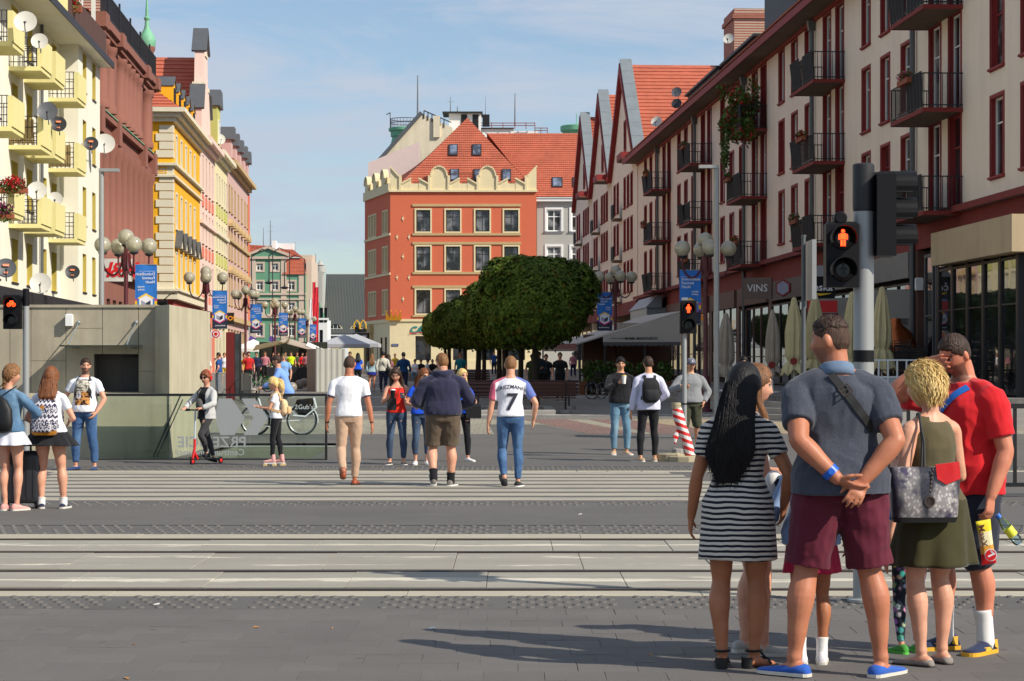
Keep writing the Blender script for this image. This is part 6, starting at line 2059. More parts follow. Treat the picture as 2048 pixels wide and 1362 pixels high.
  x,y,z=hc[:,0],hc[:,1],hc[:,2]
  front=(y>0.055)&(y<0.108)&(np.abs(z)<0.12)
  def put(mask,c,a=1.0):col[mask]=(*c,a)
  pad=max(0.0,p.voxel-0.006)*0.5
  if fe.get('stubble'):
   mk=(y>0.0)&(z<-0.030)&(z>-0.135)&(y<0.112)&(np.abs(x)<0.08)&~((np.abs(x)<0.03)&(np.abs(z+0.06)<0.010)&(y>0.06))
   put(mk,fe['stubble'],fe.get('stub_a',0.6))
  put(front&(np.abs(x)<0.025)&(np.abs(z+0.060)<0.0085+pad),fe['lip'],0.75)
  put(front&(np.abs(np.abs(x)-0.033)<0.020)&(np.abs(z-0.033+0.12*(np.abs(np.abs(x)-0.030)))<0.0045+pad),fe['brow'],0.85)
  put(front&(np.abs(np.abs(x)-0.031)<0.0150)&(np.abs(z-0.011)<0.0065+pad*0.6),(0.55,0.5,0.46),0.9)
  put(front&(np.abs(np.abs(x)-0.031)<0.0075+pad)&(np.abs(z-0.011)<0.0065+pad*0.6),fe['eye'],1.0)
  put(front&(np.abs(np.abs(x)-0.031)<0.0165)&(np.abs(z-0.0195)<0.0028+pad*0.3),(0.03,0.02,0.02),0.8)
  at_.data.foreach_set('color',col.ravel())
  me.materials.append(skin)
  p.o=obj('person',me)
  return p.o
 def footM(p,i):
  lift,pit=p.flift[i]
  a=p.ank[i]
  return Matrix.Translation(a)@Matrix.Rotation(-R(p.toe[i]),4,'Z')@Matrix.Rotation(-R(pit),4,'X')
 def child(p,name,me,m=None):
  if m is not None:
   me.materials.clear()
   for q in(m if isinstance(m,(list,tuple))else[m]):me.materials.append(q)
  return obj(name,me,p.o)
 def wrinkle(p,me,amp=0.004,freq=9,zs=0.4,seed=0,pull=None):
  n=len(me.vertices)
  co=np.empty(n*3,'f');me.vertices.foreach_get('co',co);co=co.reshape(-1,3)
  no=np.array([v.normal[:]for v in me.vertices],'f')
  sd=V((seed*3.1,seed*1.7,seed*0.9))
  d=np.array([noise.noise(V((c[0]*freq*.6+c[2]*4,c[1]*freq*.6,c[2]*freq*zs*.7-c[0]*3))+sd)*1.3+abs(noise.noise(V((c[0]*freq*1.1-c[2]*6,c[1]*freq*1.1,c[2]*freq*.9+c[0]*5))+sd))*-1.2+.3 for c in co],'f')
  co+=no*(d*amp)[:,None]
  me.vertices.foreach_set('co',co.ravel());me.update()
 def top(p,m,hem=0.90,sleeve=0.55,ease=0.012,name='shirt',flare=0.10,neck=1.475,amp=0.004,cuff=0.0,hang=0.0,voxel=None,sleeve_ease=0.012,seed=1,both=(True,True),tank=False):
  """sleeve in arm lengths: 0 none, 0.5 mid upper arm, 1 elbow, 2 wrist."""
  s=p.s;sc=Sculpt()
  rings,T=[],p.tor()
  zs=[z for z,*_ in T]
  def get(z):
   for(z0,*q0),(z1,*q1)in zip(T[:-1],T[1:]):
    if z0<=z<=z1:
     t=(z-z0)/(z1-z0);return[q0[i]+(q1[i]-q0[i])*t for i in range(3)]
   return T[0][1:]if z<T[0][0]else T[-1][1:]
  z=hem
  while z<neck+1e-4:
   a,bb,yc=get(max(z,0.92))
   e=ease+flare*max(0,(1.15-z))+hang*math.exp(-((z-1.02)/0.16)**2)
   tt=max(0.0,(z-1.40)/0.09);e*=(1-0.7*min(1,tt))
   rings.append(se((p.sp(z)+V((0,yc,z)))*s,(a+e)*s,(bb+e)*s));z+=0.03
  sc.rings(rings)
  for i,sx in enumerate((-1,1)):
   if tank:sc.limb([p.neck+V((sx*0.045*s,-0.012*s,-0.035*s)),lerpv(p.neck,p.shj[i],0.62)+V((0,-0.006*s,0.0)),lerpv(p.neck,p.shj[i],0.7)+V((0,-0.006*s,-0.07*s))],[.040*p.ak,.046*p.ak,.05*p.ak],12)
   if sleeve<=0 or not both[i]:continue
   S,e,w=p.shj[i],p.el[i],p.wr[i]
   ak=p.ak
   k=sleeve_ease*s
   sc.limb([p.neck+V((sx*0.05*s,-0.012*s,-0.030*s)),lerpv(p.neck,S,0.55)+V((0,-0.008*s,0.002*s)),S+V((0,0,0.012*s))],[.036*ak+k*.5,.046*ak+k*.7,.041*ak+k*.7],12)
   pts=[S+V((-sx*0.06*s,0,0.008*s)),S];rad=[.050*ak+k*.5,.055*ak+k*.7]
   for t,r in((.35,.051),(.75,.044),(1.0,.041)):
    if t<min(sleeve,1.0)-0.02:pts.append(lerpv(S,e,t));rad.append(r*ak+k)
   if sleeve<=1.0:
    pts.append(lerpv(S,e,sleeve));rad.append((.051-.012*sleeve)*ak+k*1.25)
   else:
    pts.append(e);rad.append(.042*ak+k)
    for t,r in((1.25,.044),(1.65,.036),(1.95,.030)):
     if t<sleeve-0.02:pts.append(lerpv(e,w,t-1));rad.append(r*ak+k)
    pts.append(lerpv(e,w,sleeve-1));rad.append(.030*ak+k*0.8)
   sc.limb(pts,rad,14,round1=False)
  me=sc.done(name,voxel or p.voxel,3)
  p.wrinkle(me,amp,seed=seed)
  me_o=p.child(name,me,m)
  return me_o
 def pants(p,m,length=1.9,ease=0.010,name='trousers',top=0.97,amp=0.004,flare=0.0,seed=2,cuff=None):
  """length in leg lengths: 0.5 mid thigh, 1 knee, 2 ankle."""
  s=p.s;sc=Sculpt();T=p.tor()
  rings=[]
  for z,a,bb,yc in T:
   e=ease*(1.1 if z<0.9 else 0.55)
   if z<=top:rings.append(se((p.sp(z)+V((0,yc,z)))*s,(a+e)*s,(bb+e)*s))
  z1=top
  for(za,*q0),(zb_,*q1)in zip(T[:-1],T[1:]):
   if za<=top<=zb_:
    t=(top-za)/(zb_-za);a,bb,yc=[q0[i]+(q1[i]-q0[i])*t for i in range(3)]
    rings.append(se((p.sp(top)+V((0,yc,top)))*s,(a+ease*.5)*s,(bb+ease*.5)*s))
  sc.rings(rings)
  lk=p.lk
  for i in(0,1):
   h,k,a=p.hipj[i],p.kn[i],p.ank[i];E=ease*s
   pts=[h+V((0,0,.01*s)),lerpv(h,k,.2)];rad=[.094*lk+E,.090*lk+E]
   for t,r in((.4,.082),(.75,.066),(1.0,.057)):
    if t<min(length,1.0)-.03:pts.append(lerpv(h,k,t));rad.append(r*lk+E*(1+flare*t))
   if length<=1:pts.append(lerpv(h,k,length));rad.append((.094-.034*length)*lk+E*(1.2+flare))
   else:
    pts.append(k);rad.append(.057*lk+E)
    for t,r in((1.28,.061),(1.62,.048),(1.9,.040)):
     if t<length-.03:pts.append(lerpv(k,a,t-1)+V((.010*s*(1 if i else-1),-.016*s,0))*(1 if t<1.5 else .6 if t<1.8 else 0));rad.append(r*lk+E)
    q=lerpv(k,a,min(length,2)-1);pts.append(q);rad.append(.037*lk+E*1.1)
   sc.limb(pts,rad,16,round1=False)
   if cuff:sc.limb([lerpv(k,a,length-1.06),lerpv(k,a,length-1.0)],[.044*lk+E,.046*lk+E],16,round0=False,round1=False)
  me=sc.done(name,p.voxel,3)
  p.wrinkle(me,amp,seed=seed,freq=11,zs=0.7)
  return p.child(name,me,m)
 def skirt(p,m,z0,hem,w0=0.0,w1=0.06,name='skirt',folds=7,famp=0.012,seed=3,zoff=0.0,depth=1.0):
  """from unit height z0 down to world height hem; w0/w1 extra ease at top and hem."""
  s=p.s;T=p.tor();n=72
  def get(z):
   for(za,*q0),(zb_,*q1)in zip(T[:-1],T[1:]):
    if za<=z<=zb_:
     t=(z-za)/(zb_-za);return[q0[i]+(q1[i]-q0[i])*t for i in range(3)]
   return T[1][1:]if z<T[1][0]else T[-1][1:]
  rings,N=[],22
  rr_=random.Random(seed);ph=rr_.uniform(0,6)
  zh=hem/s
  for i in range(N+1):
   t=i/N;z=z0+(zh-z0)*t
   a,bb,yc=get(max(z,0.95))
   e=w0+(w1-w0)*max(0.0,min(1,(0.98-z)/max(0.02,0.98-zh)))
   mid=p.sp(max(z,0.5))
   if z<0.9:
    kk=(p.kn[0]+p.kn[1])/2/s
    f=min(1,(0.93-z)/0.45);mid=V((mid.x+(kk.x-mid.x)*f*0.8,mid.y+(kk.y-mid.y)*f*0.5,mid.z))
   ring=[]
   for q in range(n):
    th_=2*PI*q/n
    fo=famp*max(0.0,min(1,(0.98-z)/max(0.02,0.98-zh)))*(math.sin(folds*th_+ph+1.5*t)+0.5*math.sin((folds*1.7)*th_+ph*2))
    A,B_=a+e+fo,(bb+e)*depth+fo
    x=math.copysign(abs(math.cos(th_))**(2/2.2),math.cos(th_))*A;y=math.copysign(abs(math.sin(th_))**(2/2.2),math.sin(th_))*B_
    ring.append(V((mid.x+x,mid.y+yc+y,z+mid.z+0.004*math.sin(3*th_+ph)*t))*s)
   rings.append(ring)
  sc=Sculpt();sc.rings(rings[::-1])
  me=sc.mb.mesh(name,[])
  me.polygons.foreach_set('use_smooth',[True]*len(me.polygons))
  for pl in me.polygons:
   if len(pl.vertices)==3:pl.use_smooth=False
  return p.child(name,me,m)
 def shoe(p,i,m,sole=None,h=0.085,name='shoe',heel=0.0,high=0.0,sole_h=0.022):
  s=p.s;M=p.footM(i)
  k=0.94 if p.sex=='f' else 1.0
  F_=lambda x,y,z:M@V((x*s*k,y*s*k,z*s))
  sc=Sculpt()
  rings=[]
  prof=[(-.085,.020,.040),(-.070,.036,.075),(-.03,.041,.085+high),(.02,.042,.080),(.06,.046,.062),(.11,.050,.048),(.155,.049,.040),(.178,.043,.035),(.193,.033,.030),(.202,.016,.022)]
  for y,w,hh in prof:
   r=[]
   for q in range(16):
    t=2*PI*q/16
    c,sn=math.cos(t),math.sin(t)
    zz=-0.083+(hh*h/0.085)*(0.5+0.5*math.copysign(abs(sn)**0.7,sn))
    tap=1.0 if sn<0 else 1-0.28*sn
    r.append(F_(w*c*tap,y,zz))
   rings.append(r)
  sc.rings(rings)
  if high:sc.limb([F_(0,-.03,-.02),F_(0,-.025,.05+high)],[.046*s,.044*s],14,round1=False)
  me=sc.mb.mesh(name,[])
  me.polygons.foreach_set('use_smooth',[True]*len(me.polygons))
  o=p.child(name,me,m)
  if sole is not None:
   v=[]
   for z,kx in((-.087,1.0),(-.087+sole_h,1.01)):
    for y,w,hh in prof:v.append(F_(w*kx+.002,y*1.015,z))
    v.append(F_(0.0,.208,z))
    for y,w,hh in prof[::-1]:v.append(F_(-w*kx-.002,y*1.015,z))
    v.append(F_(0,-.089,z))
   n=len(v)//2
   mb=MB().add(v,[(q,(q+1)%n,(q+1)%n+n,q+n)for q in range(n)]+[tuple(range(n))[::-1],tuple(range(n,2*n))])
   mb.build('sole',sole,o)
  return o
 def shoes(p,m,sole=M_sole,**k):return[p.shoe(i,m,sole,**k)for i in(0,1)]
 def sock(p,i,m,h=0.12):
  s=p.s;a,k=p.ank[i],p.kn[i];sc=Sculpt()
  u=(k-a).normalized()
  sc.limb([a-V((0,0,.03*s)),a+u*h*0.5,a+u*h],[.045*p.lk,.044*p.lk,.050*p.lk],18,round1=False)
  me=sc.mb.mesh('sock',[]);me.polygons.foreach_set('use_smooth',[True]*len(me.polygons))
  return p.child('sock',me,m)
 def hair(p,m,th=0.014,front=0.062,temple=0.030,side=-0.005,nape=-0.075,rough=0.25,name='hair',seed=0,spike=0.0,sideth=None):
  """cap of hair over the skull, cut off at a hairline."""
  n,k=96,72
  v,f=[],[]
  sd=V((seed*2.3,seed,0))
  for i in range(k+1):
   for j in range(n):
    t,a=PI*i/k,2*PI*j/n
    dv=V((math.sin(t)*math.cos(a),math.sin(t)*math.sin(a),math.cos(t)))
    pt=head_point(dv)
    fy=dv.y/max(1e-4,math.hypot(dv.x,dv.y))
    if fy>0.75:zt=front+(temple-front)*max(0,(1-fy)/0.25)*0.4
    elif fy>0.25:zt=temple+(side-temple)*(0.75-fy)/0.5*0.7+(front-temple)*0.0
    elif fy>-0.2:zt=side+(0.004-side)*max(0,min(1,(fy+0.2)/0.45))*0.5
    else:zt=side+(nape-side)*min(1,(-0.2-fy)/0.45)
    zt+=0.006*noise.noise(dv*9+sd)
    mk=max(0.0,min(1.0,(pt.z-zt+0.006)/0.014));mk=mk*mk*(3-2*mk)
    top_=max(0.0,min(1.0,(pt.z-0.0)/0.08))
    tt=(th if sideth is None else sideth+(th-sideth)*top_)
    tuft=noise.noise(V((dv.x*14,dv.y*14,dv.z*5))+sd)*rough*tt+(abs(noise.noise(V((dv.x*9,dv.y*9,dv.z*9))+sd))**0.7)*spike
    r=(tt+tuft)*mk-0.012*(1-mk)
    q=pt+dv*r*1.0
    v.append(p.headM@(q*p.hs))
  for i in range(k):
   for j in range(n):f.append((i*n+j,(i+1)*n+j,(i+1)*n+(j+1)%n,i*n+(j+1)%n))
  me=MB().add(v,f,0,True).mesh(name,[])
  return p.child(name,me,m)
 def mane(p,m,zend,w=(0.092,0.10,0.12,0.13,0.08),back=0.055,front=0.0,name='long_hair',amp=0.006,locks=13,seed=0,side=0.0,d=(0.085,0.075,0.055,0.045,0.03),strands=90):
  """long hair falling from the head down the back to world height zend."""
  s=p.s
  H0=p.headM@(V((0,-0.010,0.045))*p.hs);H1=p.headM@(V((0,-0.045,-0.05))*p.hs)
  nb=p.neck+V((side*0.3,-back*s-0.02,-0.02*s))
  end=V((p.neck.x+side,p.neck.y-back*s-0.055*s,zend))
  mid=lerpv(nb,end,0.5)+V((0,-0.02*s,0))
  C=[H0,H1,nb,mid,end]
  sd=seed*1.3
  rings,N,n=[],44,84
  for i in range(N+1):
   t=i/N*4;q=min(int(t),3);fr=t-q
   p0,p1,p2,p3=C[max(q-1,0)],C[q],C[q+1],C[min(q+2,4)]
   c=0.5*((2*p1)+(p2-p0)*fr+(2*p0-5*p1+4*p2-p3)*fr*fr+(3*p1-p0-3*p2+p3)*fr**3)
   ss=fr*fr*(3-2*fr)
   a=w[q]+(w[q+1]-w[q])*ss;b_=d[q]+(d[q+1]-d[q])*ss
   yaw=math.atan2(-p.headM[0][1],p.headM[1][1])*max(0,1-t/2.2)
   ring=[]
   for k in range(n):
    th_=2*PI*k/n
    lk_=math.sin(locks*th_+sd+1.6*noise.noise(V((math.cos(th_)*2,math.sin(th_)*2,t*0.8+sd))))
    g=1+(amp/0.06)*(lk_*0.55+0.5*noise.noise(V((th_*5,t*0.5,sd))))*min(1,t)
    x,y=math.cos(th_)*a*g,math.sin(th_)*b_*g
    cx_,sx_2=math.cos(yaw),math.sin(yaw)
    zz=0.0 if i<N-1 else 0.02*noise.noise(V((th_*4,1,sd)))
    ring.append(c+V((x*cx_-y*sx_2,x*sx_2+y*cx_,zz))*s)
   rings.append(ring)
  sc=Sculpt();sc.rings(rings)
  rr_=random.Random(seed+50)
  for q in range(strands):
   k0=rr_.randrange(n);i0=rr_.randrange(2,16);i1=rr_.randrange(30,N+1);lift=rr_.uniform(0.001,0.007)*s;wd=rr_.uniform(0.0008,0.0022)*s;ph=rr_.uniform(0,6)
   pts=[]
   for i in list(range(i0,i1,3))+[i1-1]:
    c=sum(rings[i][::12],V((0,0,0)))/len(rings[i][::12]);k=(k0+int(round(2*math.sin(i*0.12+ph))))%n
    r_=rings[i][k];o_=(r_-c);o_.z=0
    pts.append(r_+o_.normalized()*lift)
   pts.append(pts[-1]+V((rr_.uniform(-.02,.02),rr_.uniform(-.02,.01),-rr_.uniform(0.0,0.07)))*s)
   v,f=[],[]
   for i,q_ in enumerate(pts):
    t_=(pts[min(i+1,len(pts)-1)]-pts[max(i-1,0)]).normalized();sd_=t_.cross(V((0.3,-1,0.1))).normalized()*wd*(0.3 if i in(0,len(pts)-1)else 1)
    v+=[q_-sd_,q_+sd_]
   sc.mb.add(v,[(2*i,2*i+1,2*i+3,2*i+2)for i in range(len(pts)-1)])
  me=sc.mb.mesh(name,[]);me.polygons.foreach_set('use_smooth',[True]*len(me.polygons))
  return p.child(name,me,m)
 def place(p,x,d,rz,label,z=None,group=None):
  p.o.location=(x,d,gz(d)if z is None else z);p.o.rotation_euler=(0,0,R(rz))
  tag(p.o,label,'person',group)
  p.M=Matrix.Translation(p.o.location)@Matrix.Rotation(R(rz),4,'Z')
  return p.o
 def W(p,v):return p.M@V(v)
def strap(path,w,t,m,name,parent=None,normal_hint=None):
 """flat ribbon along points; each (point, outward normal)."""
 v,f=[],[]
 n=len(path)
 ns=[V(q[1]).normalized()for q in path]
 for _ in range(4):ns=[(ns[max(i-1,0)]+ns[i]+ns[min(i+1,n-1)]).normalized()for i in range(n)]
 for i,(q,nn)in enumerate(path):
  q=V(q);nn=ns[i]
  tan=(V(path[min(i+1,n-1)][0])-V(path[max(i-1,0)][0])).normalized()
  sd=tan.cross(nn).normalized()*w/2
  for a,b_ in((-1,0),(1,0),(1,1),(-1,1)):v.append(q+sd*a+nn*t*b_)
 for i in range(n-1):
  for k in range(4):f.append((i*4+k,i*4+(k+1)%4,(i+1)*4+(k+1)%4,(i+1)*4+k))
 f+=[(0,1,2,3),tuple(range((n-1)*4,n*4))[::-1]]
 return MB().add(v,f,0,True).build(name,m,parent)
def on_surface(bvh,p,direction,off=0.003):
 hit=bvh.ray_cast(V(p),V(direction))
 if hit[0]is None:
  hit=bvh.find_nearest(V(p));return hit[0]+hit[1]*off,hit[1]
 n=hit[1]if hit[1].dot(V(direction))<0 else-hit[1]
 return hit[0]+n*off,n
def bvh_of(o):
 me=o.data
 return BVHTree.FromPolygons([v.co.copy()for v in me.vertices],[tuple(q.vertices)for q in me.polygons])
def print_on(o,me,M,direction,m,name='print',off=0.004,parent=None):
 """lay a flat mesh (XZ plane, facing -y) on a garment: M places it, then it is pressed on along direction."""
 b_=bvh_of(o)
 me=me.copy()
 for v in me.vertices:
  q=M@v.co
  base=q-V(direction).normalized()*0.6
  hit=b_.ray_cast(base,V(direction))
  v.co=(hit[0]-V(direction).normalized()*off)if hit[0]is not None else q
 me.materials.clear()
 for q in(m if isinstance(m,(list,tuple))else[m]):me.materials.append(q)
 return obj(name,me,parent or o)
def disc_mesh(r,n=28):
 return MB().add([(r*math.cos(2*PI*k/n),0,r*math.sin(2*PI*k/n))for k in range(n)]+[(0,0,0)],[(n,k,(k+1)%n)for k in range(n)]).mesh('d',[])
def rect_mesh(w,h,n=8):
 v=[(-w/2+w*i/n,0,-h/2+h*j/n)for j in range(n+1)for i in range(n+1)]
 return MB().add(v,[(j*(n+1)+i,j*(n+1)+i+1,(j+1)*(n+1)+i+1,(j+1)*(n+1)+i)for j in range(n)for i in range(n)]).mesh('r',[])
S_tan=skin_mat('tanned_skin',(186,122,92))
S_fair=skin_mat('fair_skin',(214,160,132))
S_olive=skin_mat('olive_skin',(176,116,82))
S_ruddy=skin_mat('ruddy_skin',(202,132,104))
S_east=skin_mat('warm_skin',(204,152,118))
H_black=hair_mat('black_hair',(7,6,6),(24,20,20),0.5)
H_dbrown=hair_mat('dark_brown_hair',(30,20,15),(74,52,38))
H_brown=hair_mat('brown_hair',(70,44,26),(140,96,60))
H_chest=hair_mat('chestnut_hair',(84,46,24),(150,92,52))
H_blond=hair_mat('blond_hair',(184,140,70),(246,220,150))
H_sandy=hair_mat('sandy_hair',(96,64,38),(156,112,70))
H_buzz=hair_mat('cropped_hair',(44,32,26),(92,68,54),0.7)
M_strap=mat('black_webbing',(18,18,19),0.6,0.1,30)
A=Person(1.895,'m',bulk=1.0,belly=0.008,sh=1.03,hip=1.05,leg=1.15,arm=1.22,voxel=0.0075,lean=(-0.015,0.02),headscale=1.10)
cl=(0.0,-0.215,1.00)
A.neckup=0.028
A.pose(feet=((-0.24,0.02),(0.215,0.0)),toe=(-48,42),hands=((-0.060,-0.215,1.045),(0.075,-0.20,1.03)),elbow=((-1.0,-0.55,0),(1.0,-0.55,0)),head=(58,-4,2))
A.body(S_tan,hands=(((0.80,-0.12,-0.42),(0.3,0.35,0.75),1,0.28),((-0.42,-0.45,-0.62),(-0.2,0.85,-0.5),-1,0.42)),features=dict(stubble=(0.10,0.07,0.055),stub_a=0.45))
def heather(n,l,col):
 f=noise_(n,l,coords(n,l,'Object',(1,1,2.5)),240,3,0.7)
 return mixc(n,l,ramp(n,l,f,0.40,0.62),col,lin((78,83,96)))
M_polo=cloth('heather_polo',(44,48,58),0.9,0.1,260,0.9,0.2,heather)
A_sh=A.top(M_polo,hem=0.885,sleeve=0.66,ease=0.018,name='polo_shirt',hang=0.012,flare=0.17,amp=0.008,sleeve_ease=0.018,seed=4)
M_collar=cloth('chambray_collar',(104,124,148),0.85,0.1)
sc=Sculpt()
nk=A.neck
sc.rings([[V((nk.x+math.cos(2*PI*k/24)*r*1.05,nk.y+0.004+math.sin(2*PI*k/24)*r*1.0,nk.z+z-0.02*math.sin(2*PI*k/24)))for k in range(24)]for r,z in((.100,-.030),(.092,0.0),(.082,.030),(.076,.034))])
A.child('collar',sc.mb.mesh('collar',[]),M_collar).data.shade_smooth()
M_short=cloth('burgundy_cotton',(92,26,44),0.8,0.12,240,0.9,0.1)
A.pants(M_short,top=0.92,length=0.92,ease=0.026,name='shorts',amp=0.010,flare=0.5,seed=7)
M_espad=cloth('blue_canvas',(46,92,178),0.9,0.1,300,0.3)
A.shoes(M_espad,M_sole,h=0.062,sole_h=0.016)
A.hair(H_buzz,th=0.006,front=0.058,temple=0.040,side=0.002,nape=-0.050,rough=0.4,sideth=0.001,name='cropped_hair')
A.hair(H_dbrown,th=0.013,front=0.066,temple=0.062,side=0.058,nape=0.052,rough=0.5,sideth=0.004,seed=2)
bv=bvh_of(A_sh)
u_=(A.el[0]-A.wr[0]).normalized()
wt=MB().tube([A.wr[0]+u_*0.030,A.wr[0]+u_*0.066],[0.0445,0.0465],18)
M_wblue=mat('watch_blue',(30,96,200),0.4,0.05)
A.place(1.715,11.38,3,'big man in grey polo shirt and burgundy shorts, hands clasped behind his back')
def worn(name,label,cat,P_):
 o=empty(name,P_.o.location,P_.o.rotation_euler.z,label,cat);return o
w_=worn('wrist_watch','blue wrist watch on the left wrist of the man in the grey polo','watch',A)
wt.build('band',M_wblue,w_)
sd_=(V((0,-1,0))-u_*V((0,-1,0)).dot(u_)).normalized()
MB().lathe([(0.017,0),(0.016,0.006)],14,A.wr[0]+u_*0.048+sd_*0.044,0,sd_.to_track_quat('Z','Y').to_matrix()).build('dial',M_wblue,w_)
bg=worn('cross_body_bag','black bag strap with a silver buckle across the grey polo back','bag',A)
path=[]
P0,P1=V((-0.065,-0.3,1.575)),V((0.150,-0.3,1.29))
for k in range(22):
 q=lerpv(P0,P1,k/21);path.append(on_surface(bv,q+V((0,-0.5,0)),(0,1,0),0.004))
strap(path,0.042,0.004,M_strap,'strap',bg)
q,nn=path[6][0],V((0,-1,0.25)).normalized();qd=(path[4][0]-path[3][0]).normalized();sd2=qd.cross(nn).normalized()
k=MB()
for a,b_ in((-1,0),(1,0)):k.tube([q+nn*.017+sd2*.028*a-qd*.024,q+nn*.017+sd2*.028*a+qd*.024],0.004,6)
for e in(-1,0,1):k.tube([q+nn*.017-sd2*.03+qd*.024*e,q+nn*.017+sd2*.03+qd*.024*e],0.004,6)
k.build('buckle',M_steel,bg)
MB().bbox(0.14,0.30,0.16,0.28,0.98,1.16,0.02).build('pouch',M_strap,bg)
def stripes(n,l,col):
 sep=n.new('ShaderNodeSeparateXYZ');v=coords(n,l,'Object');l.new(v,sep.inputs[0])
 wv=math_(n,l,'MULTIPLY',noise_(n,l,v,3.0,3),0.05)
 z=math_(n,l,'ADD',sep.outputs['Z'],wv)
 fr=math_(n,l,'FRACT',math_(n,l,'MULTIPLY',z,1/0.0285))
 return mixc(n,l,ramp(n,l,fr,0.44,0.50),lin((26,27,40)),lin((206,198,186)))
M_stripe=cloth('striped_jersey',(200,192,180),0.9,0.08,260,0.7,0.15,stripes)
B=Person(1.62,'f',bulk=1.10,hip=1.06,leg=1.06,arm=1.05,voxel=0.0075,lean=(0.01,0.0))
B.pose(feet=((-0.085,0.0),(0.085,0.03)),toe=(-6,38),hands=((-0.26,0.06,0.80),(0.235,0.12,0.86)),elbow=((-0.4,-1,0),(0.8,-1,0)),head=(-18,-8,3))
B.body(S_olive)
B.top(M_stripe,hem=0.98,sleeve=0.55,ease=0.006,flare=0.0,name='dress_bodice',amp=0.004,sleeve_ease=0.012,seed=2)
B.skirt(M_stripe,1.10,0.585,0.009,0.030,name='dress_skirt',folds=5,famp=0.006)
B.hair(H_black,th=0.018,front=0.06,side=-0.03,nape=-0.09,rough=0.08)
B.mane(H_black,1.0,w=(0.086,0.096,0.108,0.135,0.055),d=(0.098,0.092,0.066,0.045,0.015),back=0.050,amp=0.0015,locks=31,seed=3,side=-0.06,strands=750)
M_sandal=mat('black_leather',(20,18,18),0.5,0.2,20)
for i in(0,1):
 M=B.footM(i);s=B.s
 F_=lambda x,y,z:M@V((x*s,y*s,z*s))
 k=MB()
 prof=[(-.08,.02),(-.05,.034),(.02,.034),(.10,.046),(.16,.042),(.19,.02)]
 pts=[(w,y)for y,w in prof]+[(-w,y)for y,w in prof[::-1]]
 for z0,z1 in((-.090,-.076),):
  n=len(pts);k.add([F_(x,y,z0)for x,y in pts]+[F_(x,y,z1)for x,y in pts],[(q,(q+1)%n,(q+1)%n+n,q+n)for q in range(n)]+[tuple(range(n))[::-1],tuple(range(n,2*n))])
 ring=lambda z,rx,ry,yc:[F_(rx*math.cos(2*PI*q/16),yc+ry*math.sin(2*PI*q/16),z)for q in range(17)]
 k.tube(ring(.015,.045,.048,-.005),0.008*s,6)
 k.tube([F_(.042,.10,-.07),F_(.03,.085,-.035),F_(-.03,.085,-.035),F_(-.042,.10,-.07)],0.008*s,6)
 k.tube([F_(0,.09,-.03),F_(0.01,.05,-.004),F_(0,.03,.012)],0.007*s,6)
 v=[F_(.040*math.cos(t),-.045+.028*math.sin(t)*1.2-.01,z)for z in(-.078,-.05,-.02)for t in[PI+PI*q/10 for q in range(11)]]
 k.add(v,[(a*11+q,a*11+q+1,(a+1)*11+q+1,(a+1)*11+q)for a in(0,1)for q in range(10)],0,True)
 k.build('sandal',M_sandal,B.o)
B.place(1.215,11.72,-12,'woman in a black and white striped dress with very long black hair')
Cc=Person(1.62,'f',voxel=0.0075)
Cc.pose(feet=((-0.09,0),(0.09,0.06)),toe=(-10,15),hands=((-0.05,0.25,1.02),(0.10,0.24,0.98)),head=(-8,-10,0))
Cc.body(S_fair,features=dict(lip=(0.50,0.15,0.13)))
Cc.top(cloth('pale_grey_jersey',(188,186,184),0.9),hem=0.90,sleeve=0.5)
Cc.pants(cloth('dark_shorts',(50,52,60),0.9),length=0.5,name='shorts')
Cc.shoes(cloth('grey_canvas',(170,168,160),0.9),M_sole,h=0.075)
Cc.hair(H_brown,th=0.013,front=0.060,side=-0.03,nape=-0.09,rough=0.12)
Cc.mane(H_brown,1.26,w=(0.082,0.086,0.085,0.08,0.05),d=(0.085,0.07,0.045,0.04,0.02),back=0.05,amp=0.004,locks=27,seed=8,strands=300)
sc=Sculpt()
for sx in(1,-1):
 h0=Cc.headM@(V((sx*0.070,0.015,0.02))*Cc.hs);h1=Cc.headM@(V((sx*0.078,0.02,-0.07))*Cc.hs)
 sc.limb([h0,h1,V((sx*0.09,0.06,1.36)),V((sx*0.095,0.10,1.24))],[.022,.026,.026,.008],12,flat=0.7)
me=sc.mb.mesh('hair_lock',[]);me.polygons.foreach_set('use_smooth',[True]*len(me.polygons))
Cc.child('hair_lock',me,H_brown)
Cc.place(1.335,12.28,-80,'girl with brown hair seen in profile behind the striped dress, speaking')
D_=Person(1.30,'f',voxel=0.009,bulk=0.95)
D_.pose(feet=((-0.055,0),(0.06,0)),hands=((-0.23,0.04,0.66),(0.2,0.05,0.66)),head=(0,0,0))
D_.body(S_olive)
D_.top(cloth('sky_blue_cotton',(150,178,220),0.9),hem=0.88,sleeve=1.3,ease=0.022,hang=0.02)
D_.skirt(cloth('raspberry_skirt',(200,44,84),0.85),0.98,0.50,0.01,0.05)
D_.shoes(cloth('white_canvas',(226,224,226),0.9),M_sole,h=0.095)
M_sockw=cloth('white_knit',(228,226,222),0.95,0.06,160,0.5)
for i in(0,1):D_.sock(i,M_sockw,0.08)
D_.hair(H_brown,th=0.014)
D_.place(1.63,11.88,0,'child in a light blue shirt and raspberry skirt hidden behind the big man')
cap=empty('cap',(X(1550,11.9),11.95,Z(968,11.95)),0,'white cap with a dark emblem held beside the striped dress','cap')
k=MB().sphere((0,0,0),(0.055,0.07,0.075),16,10);k.build('crown',M_sockw,cap)
